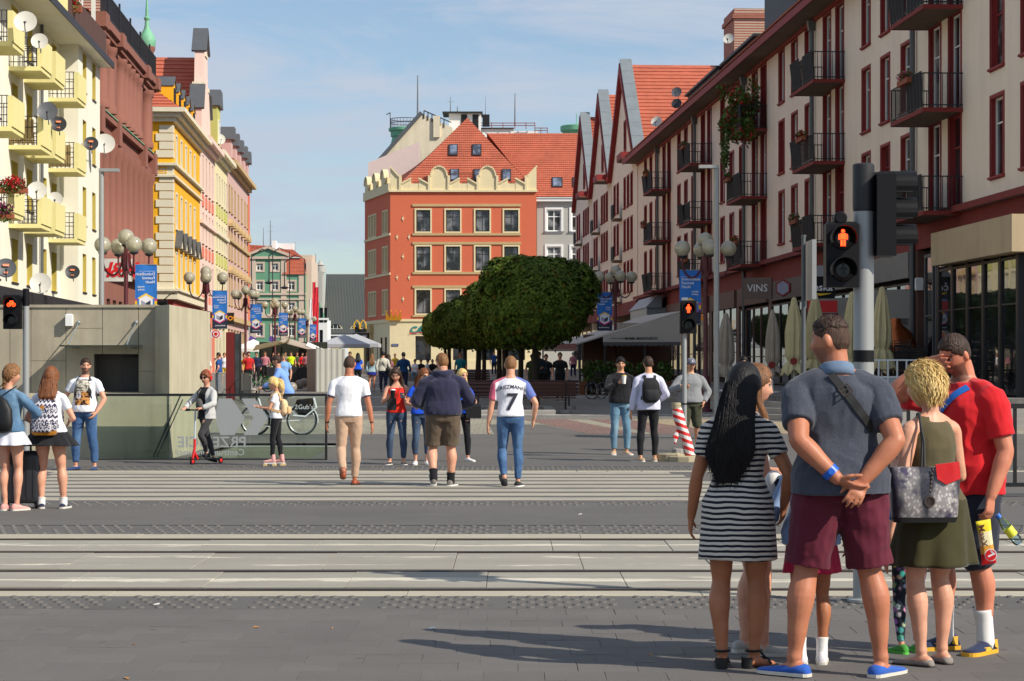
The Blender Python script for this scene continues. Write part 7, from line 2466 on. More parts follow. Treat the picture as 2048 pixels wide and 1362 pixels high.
MB().add([(0.0,-0.072,-0.012),(0.02,-0.070,0.006),(0.03,-0.064,0.03),(0.012,-0.068,0.034),(-0.008,-0.070,0.012)],[(0,1,2,3,4)]).build('emblem',M_bnavy,cap)
MB().prism([(-0.05,-0.10),(0.0,-0.13),(0.045,-0.10),(0.05,-0.03),(-0.045,-0.03)],'y',-0.02,0.0).build('peak',M_sockw,cap)
E=Person(1.615,'f',bulk=1.06,hip=1.06,leg=1.05,arm=1.12,voxel=0.0075,lean=(0.0,0.03))
E.pose(feet=((-0.085,0.0),(0.095,0.03)),toe=(-14,10),hands=((-0.15,0.17,1.14),(0.12,0.24,1.02)),elbow=((-0.45,-0.5,-1.0),(0.5,-1,0)),head=(22,-6,0))
E.body(S_fair,hands=(((0.35,0.75,0.45),(0.8,-0.2,0.1),1,0.5),None))
M_olive=cloth('olive_jersey',(88,80,56),0.9,0.1,240,0.7)
E.top(M_olive,hem=0.95,sleeve=0.0,ease=0.010,name='sleeveless_top',neck=1.445,amp=0.005,flare=0.02,tank=True)
M_oskirt=cloth('dark_olive_skirt',(58,54,26),0.85,0.12,240,0.7)
E.skirt(M_oskirt,1.03,0.545,0.012,0.075,folds=6,famp=0.016,seed=5)
M_flat=cloth('grey_suede',(134,126,120),0.95,0.1,200,0.2)
for i in(0,1):E.shoe(i,M_flat,M_sole_d,h=0.052,name='ballet_flat',sole_h=0.008)
E.hair(H_blond,th=0.024,front=0.058,temple=0.02,side=-0.035,nape=-0.100,rough=0.5,spike=0.012,seed=5)
tb=MB();r_=random.Random(4)
for q in range(1900):
 dv=V((r_.gauss(0,1),r_.gauss(-0.25,1),r_.gauss(0.35,0.8))).normalized()
 if dv.z<-0.62 or(dv.y>0.45 and dv.z<0.5):continue
 base=head_point(dv)+dv*r_.uniform(0.014,0.026)
 fl=V((dv.x*0.9+r_.uniform(-.35,.35),-0.55+r_.uniform(-.35,.2),(0.25-1.1*(1-max(0,dv.z)))))
 fl=(fl-dv*fl.dot(dv)*0.9)
 dr=(fl.normalized()+dv*r_.uniform(0.0,0.30)).normalized();L=r_.uniform(0.04,0.075);w_h=r_.uniform(0.0018,0.0042)
 tip=base+dr*L-dv*0.004
 sdv=dr.cross(dv).normalized()*w_h
 m1=base+dr*L*0.5+dv*0.006
 vs=[base-sdv,base+sdv,m1+sdv*1.1,m1-sdv*1.1,tip]
 tb.add([E.headM@(x_*E.hs)for x_ in vs],[(0,1,2,3),(3,2,4)],0,True)
tag(tb.build('hair_tuft',H_blond,E.o),kind='stuff')
E.place(2.285,11.82,32,'woman with short tousled blond hair, olive sleeveless top and dark olive skirt')
def snake_mat():
 m,n,l,b=base_mat('snakeskin_print')
 vec=coords(n,l,'Object')
 vo=n.new('ShaderNodeTexVoronoi');vo.inputs['Scale'].default_value=60;l.new(coords(n,l,'Object',(1,1,0.75)),vo.inputs['Vector'])
 big=noise_(n,l,coords(n,l,'Object',(1.0,1,0.55)),7.5,2,0.5)
 sep=n.new('ShaderNodeSeparateXYZ');l.new(vec,sep.inputs[0])
 wv=math_(n,l,'ABSOLUTE',math_(n,l,'SINE',math_(n,l,'MULTIPLY',sep.outputs['X'],17.0)))
 k=math_(n,l,'ADD',math_(n,l,'MULTIPLY',big,0.75),math_(n,l,'MULTIPLY',wv,0.3))
 c1=mixc(n,l,ramp(n,l,k,0.45,0.68),lin((40,40,52)),lin((206,200,196)))
 c2=mixc(n,l,ramp(n,l,noise_(n,l,vec,12,2),0.55,0.7),c1,lin((76,66,96)))
 col=mixc(n,l,ramp(n,l,vo.outputs['Distance'],0.25,0.5),c2,mixc(n,l,0.55,c2,(0.05,0.05,0.06)))
 l.new(col,b.inputs['Base Color']);b.inputs['Roughness'].default_value=0.35
 bump_(n,l,b,vo.outputs['Distance'],-0.4,0.006)
 return m
M_snake=snake_mat()
tote=empty('tote_bag',(2.195,11.60,0.80),R(4),'big snakeskin print tote bag hanging from the blonde woman\'s shoulder','handbag')
rings=[]
for z,a,b_ in((0.0,.165,.055),(0.015,.175,.062),(0.12,.182,.066),(0.22,.188,.060),(0.285,.190,.045)):
 rings.append(se((0,0,z),a,b_,36,4.0))
sc=Sculpt();sc.rings(rings);me=sc.mb.mesh('body',[M_snake]);me.polygons.foreach_set('use_smooth',[len(q.vertices)==4 for q in me.polygons]);obj('body',me,tote)
rings=[se((0,0,z),a,b_,36,4.0)for z,a,b_ in((-0.008,.166,.057),(0.02,.1765,.064),(0.022,.170,.058))]
sc=Sculpt();sc.rings(rings);obj('base',sc.mb.mesh('base',[M_strap]),tote)
k=MB()
shw=tote.matrix_basis.inverted()@E.W(lerpv(E.neck,E.shj[0],0.66)+V((0,0,0.062)))
for y in(-0.042,0.035):
 k.tube([(-0.01,y,0.26),(shw.x*0.45,lerpv(V((0,y,0)),V((0,shw.y-0.07,0)),0.5).y-0.02,0.26+(shw.z-0.26)*0.5),(shw.x,shw.y-0.062,shw.z-0.035),(shw.x+0.004,shw.y-0.02+y*0.3,shw.z+0.004),(shw.x+0.008,shw.y+0.03,shw.z-0.002),(shw.x+0.02,shw.y+0.09,shw.z-0.07)],0.0065,8)
k.build('handle',M_strap,tote)
k=MB()
pts=[(0.045,-0.062,0.30),(0.175,-0.052,0.315),(0.182,-0.058,0.225),(0.10,-0.072,0.195),(0.052,-0.070,0.225)]
k.add(pts+[(x+0.004,y+0.03,z)for x,y,z in pts],[(0,1,2,3,4),(9,8,7,6,5)]+[(i,i+5,(i+1)%5+5,(i+1)%5)for i in range(5)])
o=k.build('scarf_end',cloth('red_silk',(196,20,26),0.5,0.1),None,tote.location,tote.rotation_euler)
o.name='red_scarf';tag(o,'small red scarf hanging over the rim of the snakeskin tote','scarf')
k=MB()
for q in range(7):k.sphere((0.03-0.003*q,-0.062,0.27-0.022*q),(0.006,0.004,0.011),8,5)
k.lathe([(0.030,0),(0.030,0.004),(0.022,0.004),(0.022,0)],18,(0.012,-0.066,0.105),0,Matrix.Rotation(PI/2,3,'X'))
k.build('charm',M_steel,tote)
G=Person(1.83,'m',bulk=1.12,belly=0.02,sh=1.05,arm=1.1,leg=1.02,voxel=0.0075,lean=(0.0,0.03))
hc_=V((0.0,0.0,0.0))
G.pose(feet=((-0.13,-0.02),(0.12,0.05)),toe=(-14,16),hands=((-0.285,0.10,0.90),(0.165,0.20,1.575)),elbow=((-0.6,-1,0),(0.85,0.35,-1.0)),head=(-4,-24,-4))
fh=G.headM@V((0.005,0.125,0.01))
G.pose(feet=((-0.13,-0.02),(0.12,0.05)),toe=(-14,16),hands=((-0.285,0.10,0.90),G.headM@V((0.100,0.120,0.004))),elbow=((-0.6,-1,0),(0.85,0.35,-1.0)),head=(-4,-24,-4))
hR=G.headM.to_3x3()
G.body(S_ruddy,hands=(((0.0,0.15,-1),(1,0.2,0),1,0.5),(hR@V((-1,0.06,0.10)),hR@V((0,-1,0.0)),-1,0.20)),features=dict(stubble=(0.12,0.07,0.05),stub_a=0.75))
M_redT=cloth('red_jersey',(206,28,36),0.85,0.1,260,0.9)
G_sh=G.top(M_redT,hem=0.86,sleeve=0.72,ease=0.020,hang=0.012,flare=0.06,amp=0.011,sleeve_ease=0.020,seed=9)
G.pants(cloth('navy_shorts',(38,42,56),0.85,0.12,240,0.8),length=1.06,ease=0.030,name='shorts',amp=0.007,flare=0.2)
M_runner=cloth('navy_nylon',(36,46,78),0.8,0.1,240,0.3)
M_ysole=mat('yellow_sole',(222,168,40),0.7,0.1)
for i in(0,1):
 o=G.shoe(i,M_runner,M_ysole,h=0.085)
 MM=G.footM(i);F_=lambda x,y,z:MM@V((x*G.s,y*G.s,z*G.s))
 k=MB()
 for sx in(-1,1):
  k.add([F_(sx*.0505,.02,-.062),F_(sx*.051,.075,-.068),F_(sx*.043,.09,-.045),F_(sx*.045,.03,-.045)],[(0,1,2,3)])
  k.add([F_(sx*.047,-.055,-.06),F_(sx*.047,-.02,-.05),F_(sx*.039,-.03,-.012),F_(sx*.036,-.062,-.012)],[(0,1,2,3)])
 k.build('stripe',M_ysole,o)
 G.sock(i,M_sockw,0.16)
G.hair(H_dbrown,th=0.014,front=0.062,temple=0.045,side=0.0,nape=-0.055,rough=0.35,sideth=0.004,seed=3)
G.place(2.59,12.42,124,'man in a red T-shirt covering his eyes with one hand')
gb=worn('shoulder_bag','bright blue bag strap across the red T-shirt','bag',G)
bv=bvh_of(G_sh)
path=[on_surface(bv,lerpv(V((-0.105,0.35,1.50)),V((0.20,0.35,1.16)),t/16)+V((0,0.4,0)),(0,-1,0),0.004)for t in range(17)]
strap(path,0.045,0.005,mat('blue_webbing',(30,104,190),0.6,0.1),'strap',gb)
back=[on_surface(bv,lerpv(V((-0.10,-0.35,1.48)),V((0.18,-0.35,1.16)),t/16)+V((0,-0.4,0)),(0,1,0),0.004)for t in range(17)]
strap(back,0.045,0.005,mat('blue_webbing',(30,104,190),0.6,0.1),'strap',gb)
print_on(G_sh,disc_mesh(0.095,30),Matrix.Translation((0.06,0.4,1.27))@Matrix.Rotation(PI,4,'Z'),(0,-1,0),mat('pale_print',(214,120,120),0.9,0.2,30))
hl=G.W(G.wr[0]+V((0.0,0.02,-0.12)))
sn=empty('snack_bag',(hl.x-0.045,hl.y-0.07,hl.z-0.01),0,'yellow and red croissant bag hanging from the hand of the red-shirted man','snack bag')
def bagmesh():
 n,m_=10,16;v=[];f=[];mm=[]
 for side in(-1,1):
  for j in range(m_+1):
   for i in range(n+1):
    u,t=i/n-0.5,j/m_
    bul=0.020*(1-(2*u)**4)*math.sin(PI*min(1,max(0,t)))**0.5
    v.append((u*0.085*(1-0.1*math.sin(PI*t)),side*bul,-0.25*t))
 for q in(0,1):
  o_=q*(n+1)*(m_+1)
  for j in range(m_):
   for i in range(n):
    a=o_+j*(n+1)+i
    fc=(a,a+1,a+n+2,a+n+1)
    f.append(fc if q else fc[::-1]);mm.append(0 if j<4 else(1 if j<9 else(2 if j<12 else 3)))
 mb=MB()
 for fc,k_ in zip(f,mm):mb.add([v[i]for i in fc],[(0,1,2,3)],k_,True)
 return mb
M_by=mat('foil_yellow',(236,214,40),0.3,0.1,6);M_bo=mat('foil_orange',(232,168,70),0.3,0.2,6);M_bc=mat('foil_cream',(236,226,180),0.3,0.1,6);M_br=mat('foil_red',(206,24,28),0.3,0.1,6)
bagmesh().build('wrapper',[M_by,M_bc,M_bo,M_br],sn,(0,0,0),(R(6),R(-10),R(6)))
lettering('MaxX',mat('print_brown',(88,44,24),0.5),sn,(-0.010,-0.030,-0.085),0.052,(0,R(80),R(6)),0.001,bold=0.001)
k=MB().lathe([(0.034,0),(0.034,0.002)],22,(0.036,-0.028,-0.19),0,Matrix.Rotation(PI/2,3,'X'));k.build('roundel',M_bwhite,sn)
k=MB().lathe([(0.030,0),(0.030,0.002)],22,(0.036,-0.0305,-0.19),0,Matrix.Rotation(PI/2,3,'X'));k.build('roundel',M_br,sn)
lettering('7',M_bwhite,sn,(0.036,-0.033,-0.19),0.05,(0,R(40),0),0.0006,bold=0.002)
lettering('DAYS',M_bwhite,sn,(0.046,-0.033,-0.176),0.014,(0,R(40),0),0.0006)
bt=empty('water_bottle',(hl.x+0.055,hl.y-0.03,hl.z+0.0),0,'small clear water bottle held next to the croissant bag','bottle')
Mb=Matrix.Rotation(R(142),3,'Y')
MB().lathe([(0.012,-0.02),(0.013,0.01),(0.026,0.04),(0.028,0.06),(0.026,0.08),(0.028,0.1),(0.028,0.165),(0.022,0.178)],16,(0,0,0),0,Mb).build('body',clear_glass('bottle_plastic',(0.72,0.86,0.93)),bt)
MB().lathe([(0.0285,0.07),(0.0285,0.125)],16,(0,0,0),0,Mb).build('label',mat('label_yellow',(226,226,60),0.5,0.2,20),bt)
MB().lathe([(0.015,-0.025),(0.015,0.0)],14,(0,0,0),0,Mb).build('cap',mat('cap_blue',(40,110,200),0.4),bt)
K=Person(1.06,'f',voxel=0.010,bulk=0.95)
K.pose(feet=((-0.06,0),(0.06,0.02)),head=(0,0,0));K.body(S_fair)
K.top(cloth('blue_child_top',(60,110,180),0.9),hem=0.88,sleeve=0.5)
def multi(n,l,col):
 vo=n.new('ShaderNodeTexVoronoi');vo.inputs['Scale'].default_value=26;l.new(coords(n,l,'Object'),vo.inputs['Vector'])
 return mixc(n,l,ramp(n,l,vo.outputs['Distance'],0.35,0.55),mixc(n,l,0.5,vo.outputs['Color'],(0.12,0.2,0.22)),lin((30,36,50)))
K.pants(cloth('patterned_leggings',(60,80,90),0.9,0.1,200,0.2,0.1,multi),length=1.95,ease=0.006,name='leggings')
K.shoes(cloth('green_trainers',(70,150,60),0.8),mat('green_sole',(90,190,70),0.7),h=0.09)
K.hair(H_sandy,th=0.016)
K.place(2.255,12.32,20,'small child in colourful patterned leggings hidden behind the tote bag')
#  street clutter
M_dishw=mat('white_dish',(206,204,196),0.5,0.06,3,stain=0.1)
M_dishg=mat('grey_dish',(86,90,96),0.5,0.1,3)
M_dishd=mat('dark_dish',(52,54,60),0.5,0.1,3)
M_lab_o=mat('label_orange',(236,120,50),0.5,0.03)
dish_prof=[(0.0,0.0),(0.25,0.018),(0.5,0.07),(0.72,0.14),(0.94,0.235),(1.0,0.265),(1.0,0.285),(0.94,0.25),(0.5,0.09),(0.0,0.02)]
def dish(px,py,d,r,m,label,tilt=-18,yaw=8,lab=None):
 o=empty('satellite_dish',at(px,py,d),R(yaw),label,'satellite dish','satellite dishes on the white block' if px<240 else None)
 mt=Matrix.Rotation(R(tilt),3,'X')@Matrix.Rotation(PI/2,3,'X')
 pf=[(a*r,-b*r*0.8)for a,b in dish_prof[:6]]
 k=MB();n=28
 prof=[(max(a,0.001)*r,-b*r*0.75)for a,b in dish_prof]
 k.lathe([(a,z+r*0.2)for a,z in prof][::-1],n,(0,0,0),0,Matrix.Rotation(R(tilt),3,'X')@Matrix.Rotation(-PI/2,3,'X'))
 k.build('reflector',m,o)
 dn=V((0,-math.cos(R(tilt)),-math.sin(R(tilt))));up=V((0,-math.sin(R(tilt)),math.cos(R(tilt))))
 e=dn*r*0.95-up*r*0.55
 MB().tube([-up*r*0.95+V((0,0.02,0)),e],0.016,6).tube([e,e-dn*0.10+up*0.03],0.035,8).build('feed_arm',M_dark,o)
 MB().tube([(0,0.05,0),(0,0.35,-0.1),(0.02,0.38,-r*1.25)],0.022,6).build('mount',M_pipe,o)
 if lab:
  for(zz,w,h,s_)in((0.30,0.62,0.24,lab[0]),(-0.48,0.36,0.20,lab[1])):
   c=up*r*zz+dn*(r*0.02)
   rot=(R(tilt),0,0)
   MB().box(-w*r/2,w*r/2,-0.004,0.0,-h*r/2,h*r/2).build('sticker',M_lab_o,o,c-V((0,r*0.02,0)),rot)
   lettering(s_,M_bwhite,o,c-V((0,r*0.02+0.008,0)),h*r*0.9,rot,0.001)
 return o
dish(51,43,66.0,0.345,M_dishw,'largest white satellite dish near the top left corner')
dish(79,82,71.5,0.275,M_dishw,'white dish on the balcony corner just below the largest one')
dish(95,222,71.8,0.33,M_dishg,'plain grey dish overlapping a darker one')
dish(117,248,74.0,0.275,M_dishd,'dark dish with orange stickers beside the plain grey dish',lab=('tv n','HD'))
dish(182,287,84.0,0.285,M_dishd,'dark dish with orange stickers in front of a large white dish',lab=('tv n','HD'))
dish(209,287,86.0,0.42,M_dishw,'large white dish at the right end of the white block')
dish(74,381,71.8,0.32,M_dishw,'white dish beside the red geraniums')
dish(110,398,76.0,0.265,M_dishw,'pale dish half behind the one beside the geraniums')
dish(12,536,63.5,0.30,M_dishg,'dark grey dish cut by the left edge of the picture',yaw=14,lab=('polsat','HD'))
dish(81,566,68.0,0.335,M_dishw,'lowest big white dish above the black canopy')
dish(145,544,81.0,0.27,M_dishd,'dark dish with orange stickers mounted low on the recessed grey wall',lab=('tv n','HD'))
dish(440,278,156.0,0.40,M_dishw,'white dish on the roof edge of the far pastel houses',yaw=20)
dish(1457,77,96.0,0.24,M_dishw,'cream dish against the brick chimney on the right roof',yaw=-20)
dish(1313,243,140.0,0.36,M_dishw,'white dish on the eave of the long right house',yaw=-20)
dish(1353,184,124.0,0.30,M_dishg,'upper one of two grey dishes by the dark dormer',yaw=-20)
dish(1353,207,124.5,0.30,M_dishd,'lower one of two grey dishes by the dark dormer',yaw=-20,lab=None)
def flowers(px,py,d,r,n,label,mf,yaw=0.0):
 rr_=random.Random(int(px+py))
 k=MB();leaves(k,(0,0,0),r,n,0.07,rr_,(0,1,1,1));leaves(k,(0,0,-r[2]*0.6),r,n//2,0.07,rr_,(0,))
 o=obj('flower_box',MB().box(-r[0],r[0],-0.1,0.1,-r[2]*1.1,-r[2]*0.5).mesh('flower_box',M_terra),None,at(px,py,d),(0,0,yaw))
 tag(o,label,'flower box')
 tag(k.build('geraniums',[M_leafg,mf],o),kind='stuff')
flowers(26,368,66.3,(0.45,0.25,0.26),500,'box of bright red geraniums on the left balcony',M_flr)
flowers(8,420,66.2,(0.30,0.25,0.24),300,'box of purple flowers below the red geraniums',mat('purple_flowers',(150,30,110),0.6,0.3))
flowers(136,0,80.0,(0.5,0.6,0.42),700,'red flowers hanging over the top terrace of the white block',M_flr)
M_canv=mat('pale_canvas',(196,184,140),0.9,0.1,4,0.3,20)
M_canv2=mat('grey_canvas_parasol',(170,158,142),0.9,0.1,4,0.3,20)
def parasol(px,d,z0,ztop,r,m,label,skirt=0.55,logo=False):
 o=empty('parasol',(X(px,d),d,z0),0,label,'parasol','closed parasols on the terrace')
 MB().lathe([(0.25,0),(0.25,0.05),(0.03,0.06),(0.025,ztop-z0-0.05)],12).build('pole',M_wtrim,o)
 H=ztop-z0
 n,N=56,26
 v,f=[],[]
 rr_=random.Random(int(px))
 ph=rr_.uniform(0,6)
 zt_=skirt*H*0.62
 for i in range(N+1):
  t=i/N
  z=H*(1-t)+(H*0.22)*t
  tie=math.exp(-((z-zt_)/0.09)**2)
  base=r*(0.32+0.68*min(1,t*2.2)**0.8)if z>zt_ else r*(1.0+0.45*(zt_-z)/max(0.1,zt_-H*0.22))
  base*=1-0.32*tie
  if t<0.10:base=r*(0.30+1.6*t)
  for k in range(n):
   a=2*PI*k/n
   g=1+0.16*math.sin(8*a+ph+t*1.2)*min(1,t*4)+0.06*math.sin(19*a+t*5)
   dz=0.0 if i<N else 0.10*math.sin(5*a+ph)
   v.append((base*g*math.cos(a),base*g*math.sin(a),z+dz))
 for i in range(N):
  for k in range(n):f.append((i*n+k,i*n+(k+1)%n,(i+1)*n+(k+1)%n,(i+1)*n+k))
 v.append((0,0,H+0.05));f+=[(len(v)-1,(k+1)%n,k)for k in range(n)]
 MB().add(v,f,0,True).build('canopy',m,o)
 MB().lathe([(r*0.66,-0.02),(r*0.7,0),(r*0.66,0.02)],16,(0,0,zt_)).build('tie',m,o)
 if logo:MB().lathe([(0.11,0),(0.11,0.004)],14,(-0.05,-r*1.28,H*0.34),0,Matrix.Rotation(PI/2,3,'X')).build('emblem',M_rred,o)
 return o
parasol(1545,68.0,0.8,Z(622,68),0.20,M_canv2,'grey closed parasol left of the others, with a dark red emblem',logo=True)
parasol(1452,72.0,0.8,Z(628,72),0.24,M_canv2,'grey closed parasol right beside the pale light pole')
parasol(1588,66.0,0.8,Z(597,66),0.24,M_canv,'tall cream closed parasol left of the grey sign post',logo=True)
parasol(1630,67.0,0.8,Z(588,67),0.26,M_canv,'cream closed parasol behind the head of the big man')
parasol(1704,65.0,0.8,Z(586,65),0.24,M_canv,'cream closed parasol just left of the big signal pole')
parasol(1764,64.0,0.8,Z(576,64),0.26,M_canv,'cream closed parasol right of the big signal pole',skirt=0.7)
parasol(1975,62.5,0.8,Z(570,62.5),0.22,M_canv2,'closed parasol standing before the dark glass front on the right')
M_ratt=mat('black_rattan',(24,23,23),0.55,0.25,20)
def chair_parts():
 leg=MB()
 for sx in(-0.24,0.24):
  for sy in(-0.22,0.24):leg.tube([(sx,sy,0),(sx*0.95,sy*0.95,0.44)],0.016,6)
 seat=MB().bbox(-0.25,0.25,-0.25,0.25,0.42,0.46,0.01)
 back=MB()
 for k in range(6):back.box(-0.23,0.23,0.24+0.012*k,0.26+0.012*k,0.52+0.06*k,0.56+0.06*k)
 back.tube([(-0.24,0.23,0.44),(-0.25,0.33,0.92),(0.25,0.33,0.92),(0.24,0.23,0.44)],0.016,6)
 arm=MB().tube([(-0.26,0.27,0.68),(-0.28,-0.05,0.68),(-0.27,-0.23,0.60),(-0.25,-0.23,0.42)],0.016,6).tube([(0.26,0.27,0.68),(0.28,-0.05,0.68),(0.27,-0.23,0.60),(0.25,-0.23,0.42)],0.016,6)
 return leg.mesh('leg_frame',M_ratt),seat.mesh('seat',M_ratt),back.mesh('backrest',M_ratt),arm.mesh('armrest',M_ratt)
CH=chair_parts()
names=['leg_frame','seat','backrest','armrest']
ORD=['lowest','second','third','fourth','topmost']
for si,(px,d,rz,nst,where)in enumerate(((1770,66.5,2.6,5,'in the stack nearest the signal pole'),(1800,66.0,2.9,5,'in the stack below the copper vat'),(1838,65.5,2.5,4,'in the right-hand stack by the downpipe'),(1752,64.5,-0.6,2,'in the low stack under the cream parasol'))):
 for k in range(nst):
  o=empty('chair',(X(px,d)+0.02*k,d-0.03*k,0.8+0.17*k),rz+0.03*(k%2),'%s black woven chair %s'%(ORD[k]if k<nst-1 else 'topmost',where),'chair','stacked black chairs on the terrace')
  for nm,me in zip(names,CH):obj(nm,me,o)
for i,px in enumerate((1790,1835,1880)):
 o=empty('table',(X(px,63),63,0.8),0.1*i,['left one of three dark slatted terrace tables behind the barrier','middle one of three dark slatted terrace tables behind the barrier','right one of three dark slatted terrace tables, nearest the glass front'][i],'table','terrace tables')
 for k in range(6):MB().box(-0.35,0.35,-0.35+k*0.118,-0.25+k*0.118,0.70,0.73).build('slat',M_slat,o)
 MB().tube([(0,0,0),(0,0,0.70)],0.03,8).lathe([(0.24,0),(0.24,0.02),(0.05,0.04)],12).build('leg',M_iron,o)
vat=MB().lathe([(0.3,0),(0.62,0.15),(0.68,0.6),(0.66,1.1),(0.5,1.5),(0.2,1.75),(0.14,1.95)],20)
tag(vat.build('copper_vat',mat('copper',(184,96,52),0.3,0.2,2,metal=0.8),None,(X(1795,69),69.3,1.2)),'round copper brewing vat behind the stacked chairs','vat')
M_tau=mat('taupe_sign',(108,92,84),0.7,0.08)
def wall_sign(px,py,d,w,h,m,txt,tm,size,label,rz=None,out=0.35,**k):
 o=empty('shop_sign',(X(px,d),d,Z(py,d)),A_R if rz is None else rz,label,'sign')
 MB().bbox(-w/2,w/2,-0.06,0.06,-h/2,h/2,0.01).build('board',m,o)
 if txt:lettering(txt,tm,o,(0,-0.07,0),size,**k)
 return o
FR=R(-28)
wall_sign(1516,577,87.0,1.2,0.85,M_tau,'VINS',M_bwhite,0.42,'taupe restaurant sign with pale letters above the reflecting windows',FR)
o=wall_sign(1568,576,84.0,0.05,0.05,M_bstone,None,None,0,'small hexagonal dark red sign next to the taupe sign',FR)
MB().prism(hexa(0.34,0,0),'y',-0.12,0.0).build('hexagon',M_rred,o);MB().prism(hexa(0.27,0,0),'y',-0.14,-0.125).build('hexagon',M_bgrey,o)
o=wall_sign(1640,575,74.0,1.0,0.75,M_sblack,'česká',M_bwhite,0.36,'black pub sign with pale letters and a yellow swoosh beside the red man signal',R(-6),bold=0.006)
MB().tube([(-0.35,-0.07,-0.17),(0.0,-0.075,-0.25),(0.36,-0.07,-0.21)],[0.02,0.04,0.012],8).build('swoosh',M_byel,o)
MB().lathe([(0.5,0),(0.5,0.1)],24,(0,0.05,0.25),0,Matrix.Rotation(PI/2,3,'X')).build('disc',mat('sign_silver',(150,150,152),0.5,0.1),o)
o=wall_sign(1645,613,74.0,1.0,0.40,M_sign_r,'',None,0,'red sign below the black pub sign',R(-6))
o=wall_sign(1650,633,74.2,0.9,0.22,mat('deep_red',(120,20,20),0.5),'PIWIARNIA',M_byel,0.15,'narrow red sign with yellow letters under the red sign',R(-6),bold=0.003)
for i,(px,d,t,lab)in enumerate(((1700,77.0,'','grey fascia sign with small cream letters left of the signal pole'),(1790,71.5,'','grey fascia sign with a pale emblem right of the signal pole'))):
 wall_sign(px,608 if i else 622,d,2.6,0.95,MATS['grey_fascia'],t,mat('fascia_letters',(196,180,140),0.6),0.26,lab,FR*1.6)
cm=MB().tube([(0,0,0),(-0.25,-0.1,0)],0.07,8).tube([(0.12,0,0.1),(0,0,0)],0.03,6)
tag(cm.build('camera',M_zinc,None,at(1900,506,64.6)),'small security camera under the beige fascia','camera')
tag(MB().bbox(-0.12,0.12,-0.1,0.1,-0.2,0.2,0.03).build('alarm_box',M_wtrim,None,at(1838,568,69.6)),'white alarm box on the brown pier beside the downpipe','alarm box')
M_awn=mat('grey_awning',(196,186,174),0.85,0.08,1.0,0.1,30)
M_awn2=mat('awning_edge',(96,94,92),0.8,0.1)
aw=empty('awning',(X(1165,92),92.0,gz(92)),0,'large grey restaurant awning with black lettering and a dark scalloped edge','awning')
ax=X(1165,92);az=gz(92)
def ap_(px,py,d=92.0):return(X(px,d)-ax,d-92.0,Z(py,d)-az)
k=MB()
a_,b_,c_,d_=V(ap_(1153,687)),V(ap_(1362,622)),V(ap_(1362,622)),V(ap_(1153,687))
bk=V((-0.7,13.0,0.12))
slab_poly(k,[a_,b_,V(ap_(1362,622))+bk,V(ap_(1153,687))+bk],0.06)
k.build('roof',M_awn,aw)
k=MB();pts=[ap_(1206,672),ap_(1362,626),ap_(1362,684),ap_(1206,684)]
k.add([(x,y-0.03,z)for x,y,z in pts]+[(x,y+0.03,z)for x,y,z in pts],[(3,2,1,0),(4,5,6,7),(0,1,5,4),(1,2,6,5),(2,3,7,6),(3,0,4,7)])
k.build('side_panel',M_awn,aw)
x0_,x1_,z0_=ap_(1206,684)[0],ap_(1362,684)[0],ap_(1206,684)[2]
k=MB();n=14
for i in range(n):
 a,c=x0_+(x1_-x0_)*i/n,x0_+(x1_-x0_)*(i+1)/n
 k.prism([(a,z0_),(c,z0_),(c,z0_-0.12),((a+c)/2,z0_-0.2),(a,z0_-0.12)][::-1],'y',-0.04,-0.01)
k.build('scalloped_edge',M_awn2,aw)
k=MB();n=22
for i in range(n):
 q=i/n;r_=(i+1)/n
 p=V(ap_(1153,687));k.add([p+bk*q,p+bk*r_,p+bk*r_-V((0,0,.2)),p+bk*(q+r_)/2-V((0,0,.28)),p+bk*q-V((0,0,.2))],[(0,1,2,3,4)])
k.build('front_edge',mat('faded_red_edge',(150,96,90),0.8),aw)
lettering('FOOD & WINE',M_sblack,aw,(ap_(1234,678)[0],-0.045,ap_(1240,677)[2]),0.09,depth=0.001)
lettering('MAMA MANOUSCH',M_sblack,aw,(ap_(1282,678)[0],-0.045,ap_(1284,677)[2]),0.155,depth=0.001,bold=0.004)
for px in(1160,1210,1290,1358):MB().box(X(px,92)-ax-0.04,X(px,92)-ax+0.04,0.1,0.18,0,ap_(px,686)[2]).build('post',M_dark,aw)
MB().box(ap_(1236,0)[0],ap_(1302,0)[0],1.0,1.05,ap_(0,662)[2],ap_(0,645)[2]).build('menu_board',M_canv2,aw)
MB().box(ap_(1175,0)[0],ap_(1362,0)[0],5.5,5.6,0,2.6).build('back_wall',M_bstone,aw)
for i,px in enumerate((1180,1196,1216,1250,1290,1330)):
 rr_=random.Random(i)
 o=obj('planter',MB().bbox(-0.45,0.45,-0.2,0.2,0,0.55,0.02).mesh('planter',mat('planter_wood',(120,74,46),0.8,0.2,4)),None,(X(px,91.2),91.2,gz(91)))
 tag(o,['leafy planter at the left corner of the grey awning','second leafy planter from the left under the awning','tall leafy planter behind the lamp post under the awning','planter behind the man in black','planter behind the man with the black backpack','rightmost planter under the awning'][i],'planter','planters along the awning')
 k=MB();leaves(k,(0,0,0.95),(0.4,0.2,0.5),260,0.12,rr_);tag(k.build('leaves',M_leafg,o),kind='stuff')
b7.part('oriel',MB().box(b7.u(142),b7.u(133),-1.3,-0.05,3.9,5.2),M_zinc);b7.part('oriel_roof',MB().prism([(-1.4,5.21),(-0.4,5.21),(-0.4,5.95),(-0.7,5.95)],'x',b7.u(142.2),b7.u(132.8)),M_zinc)
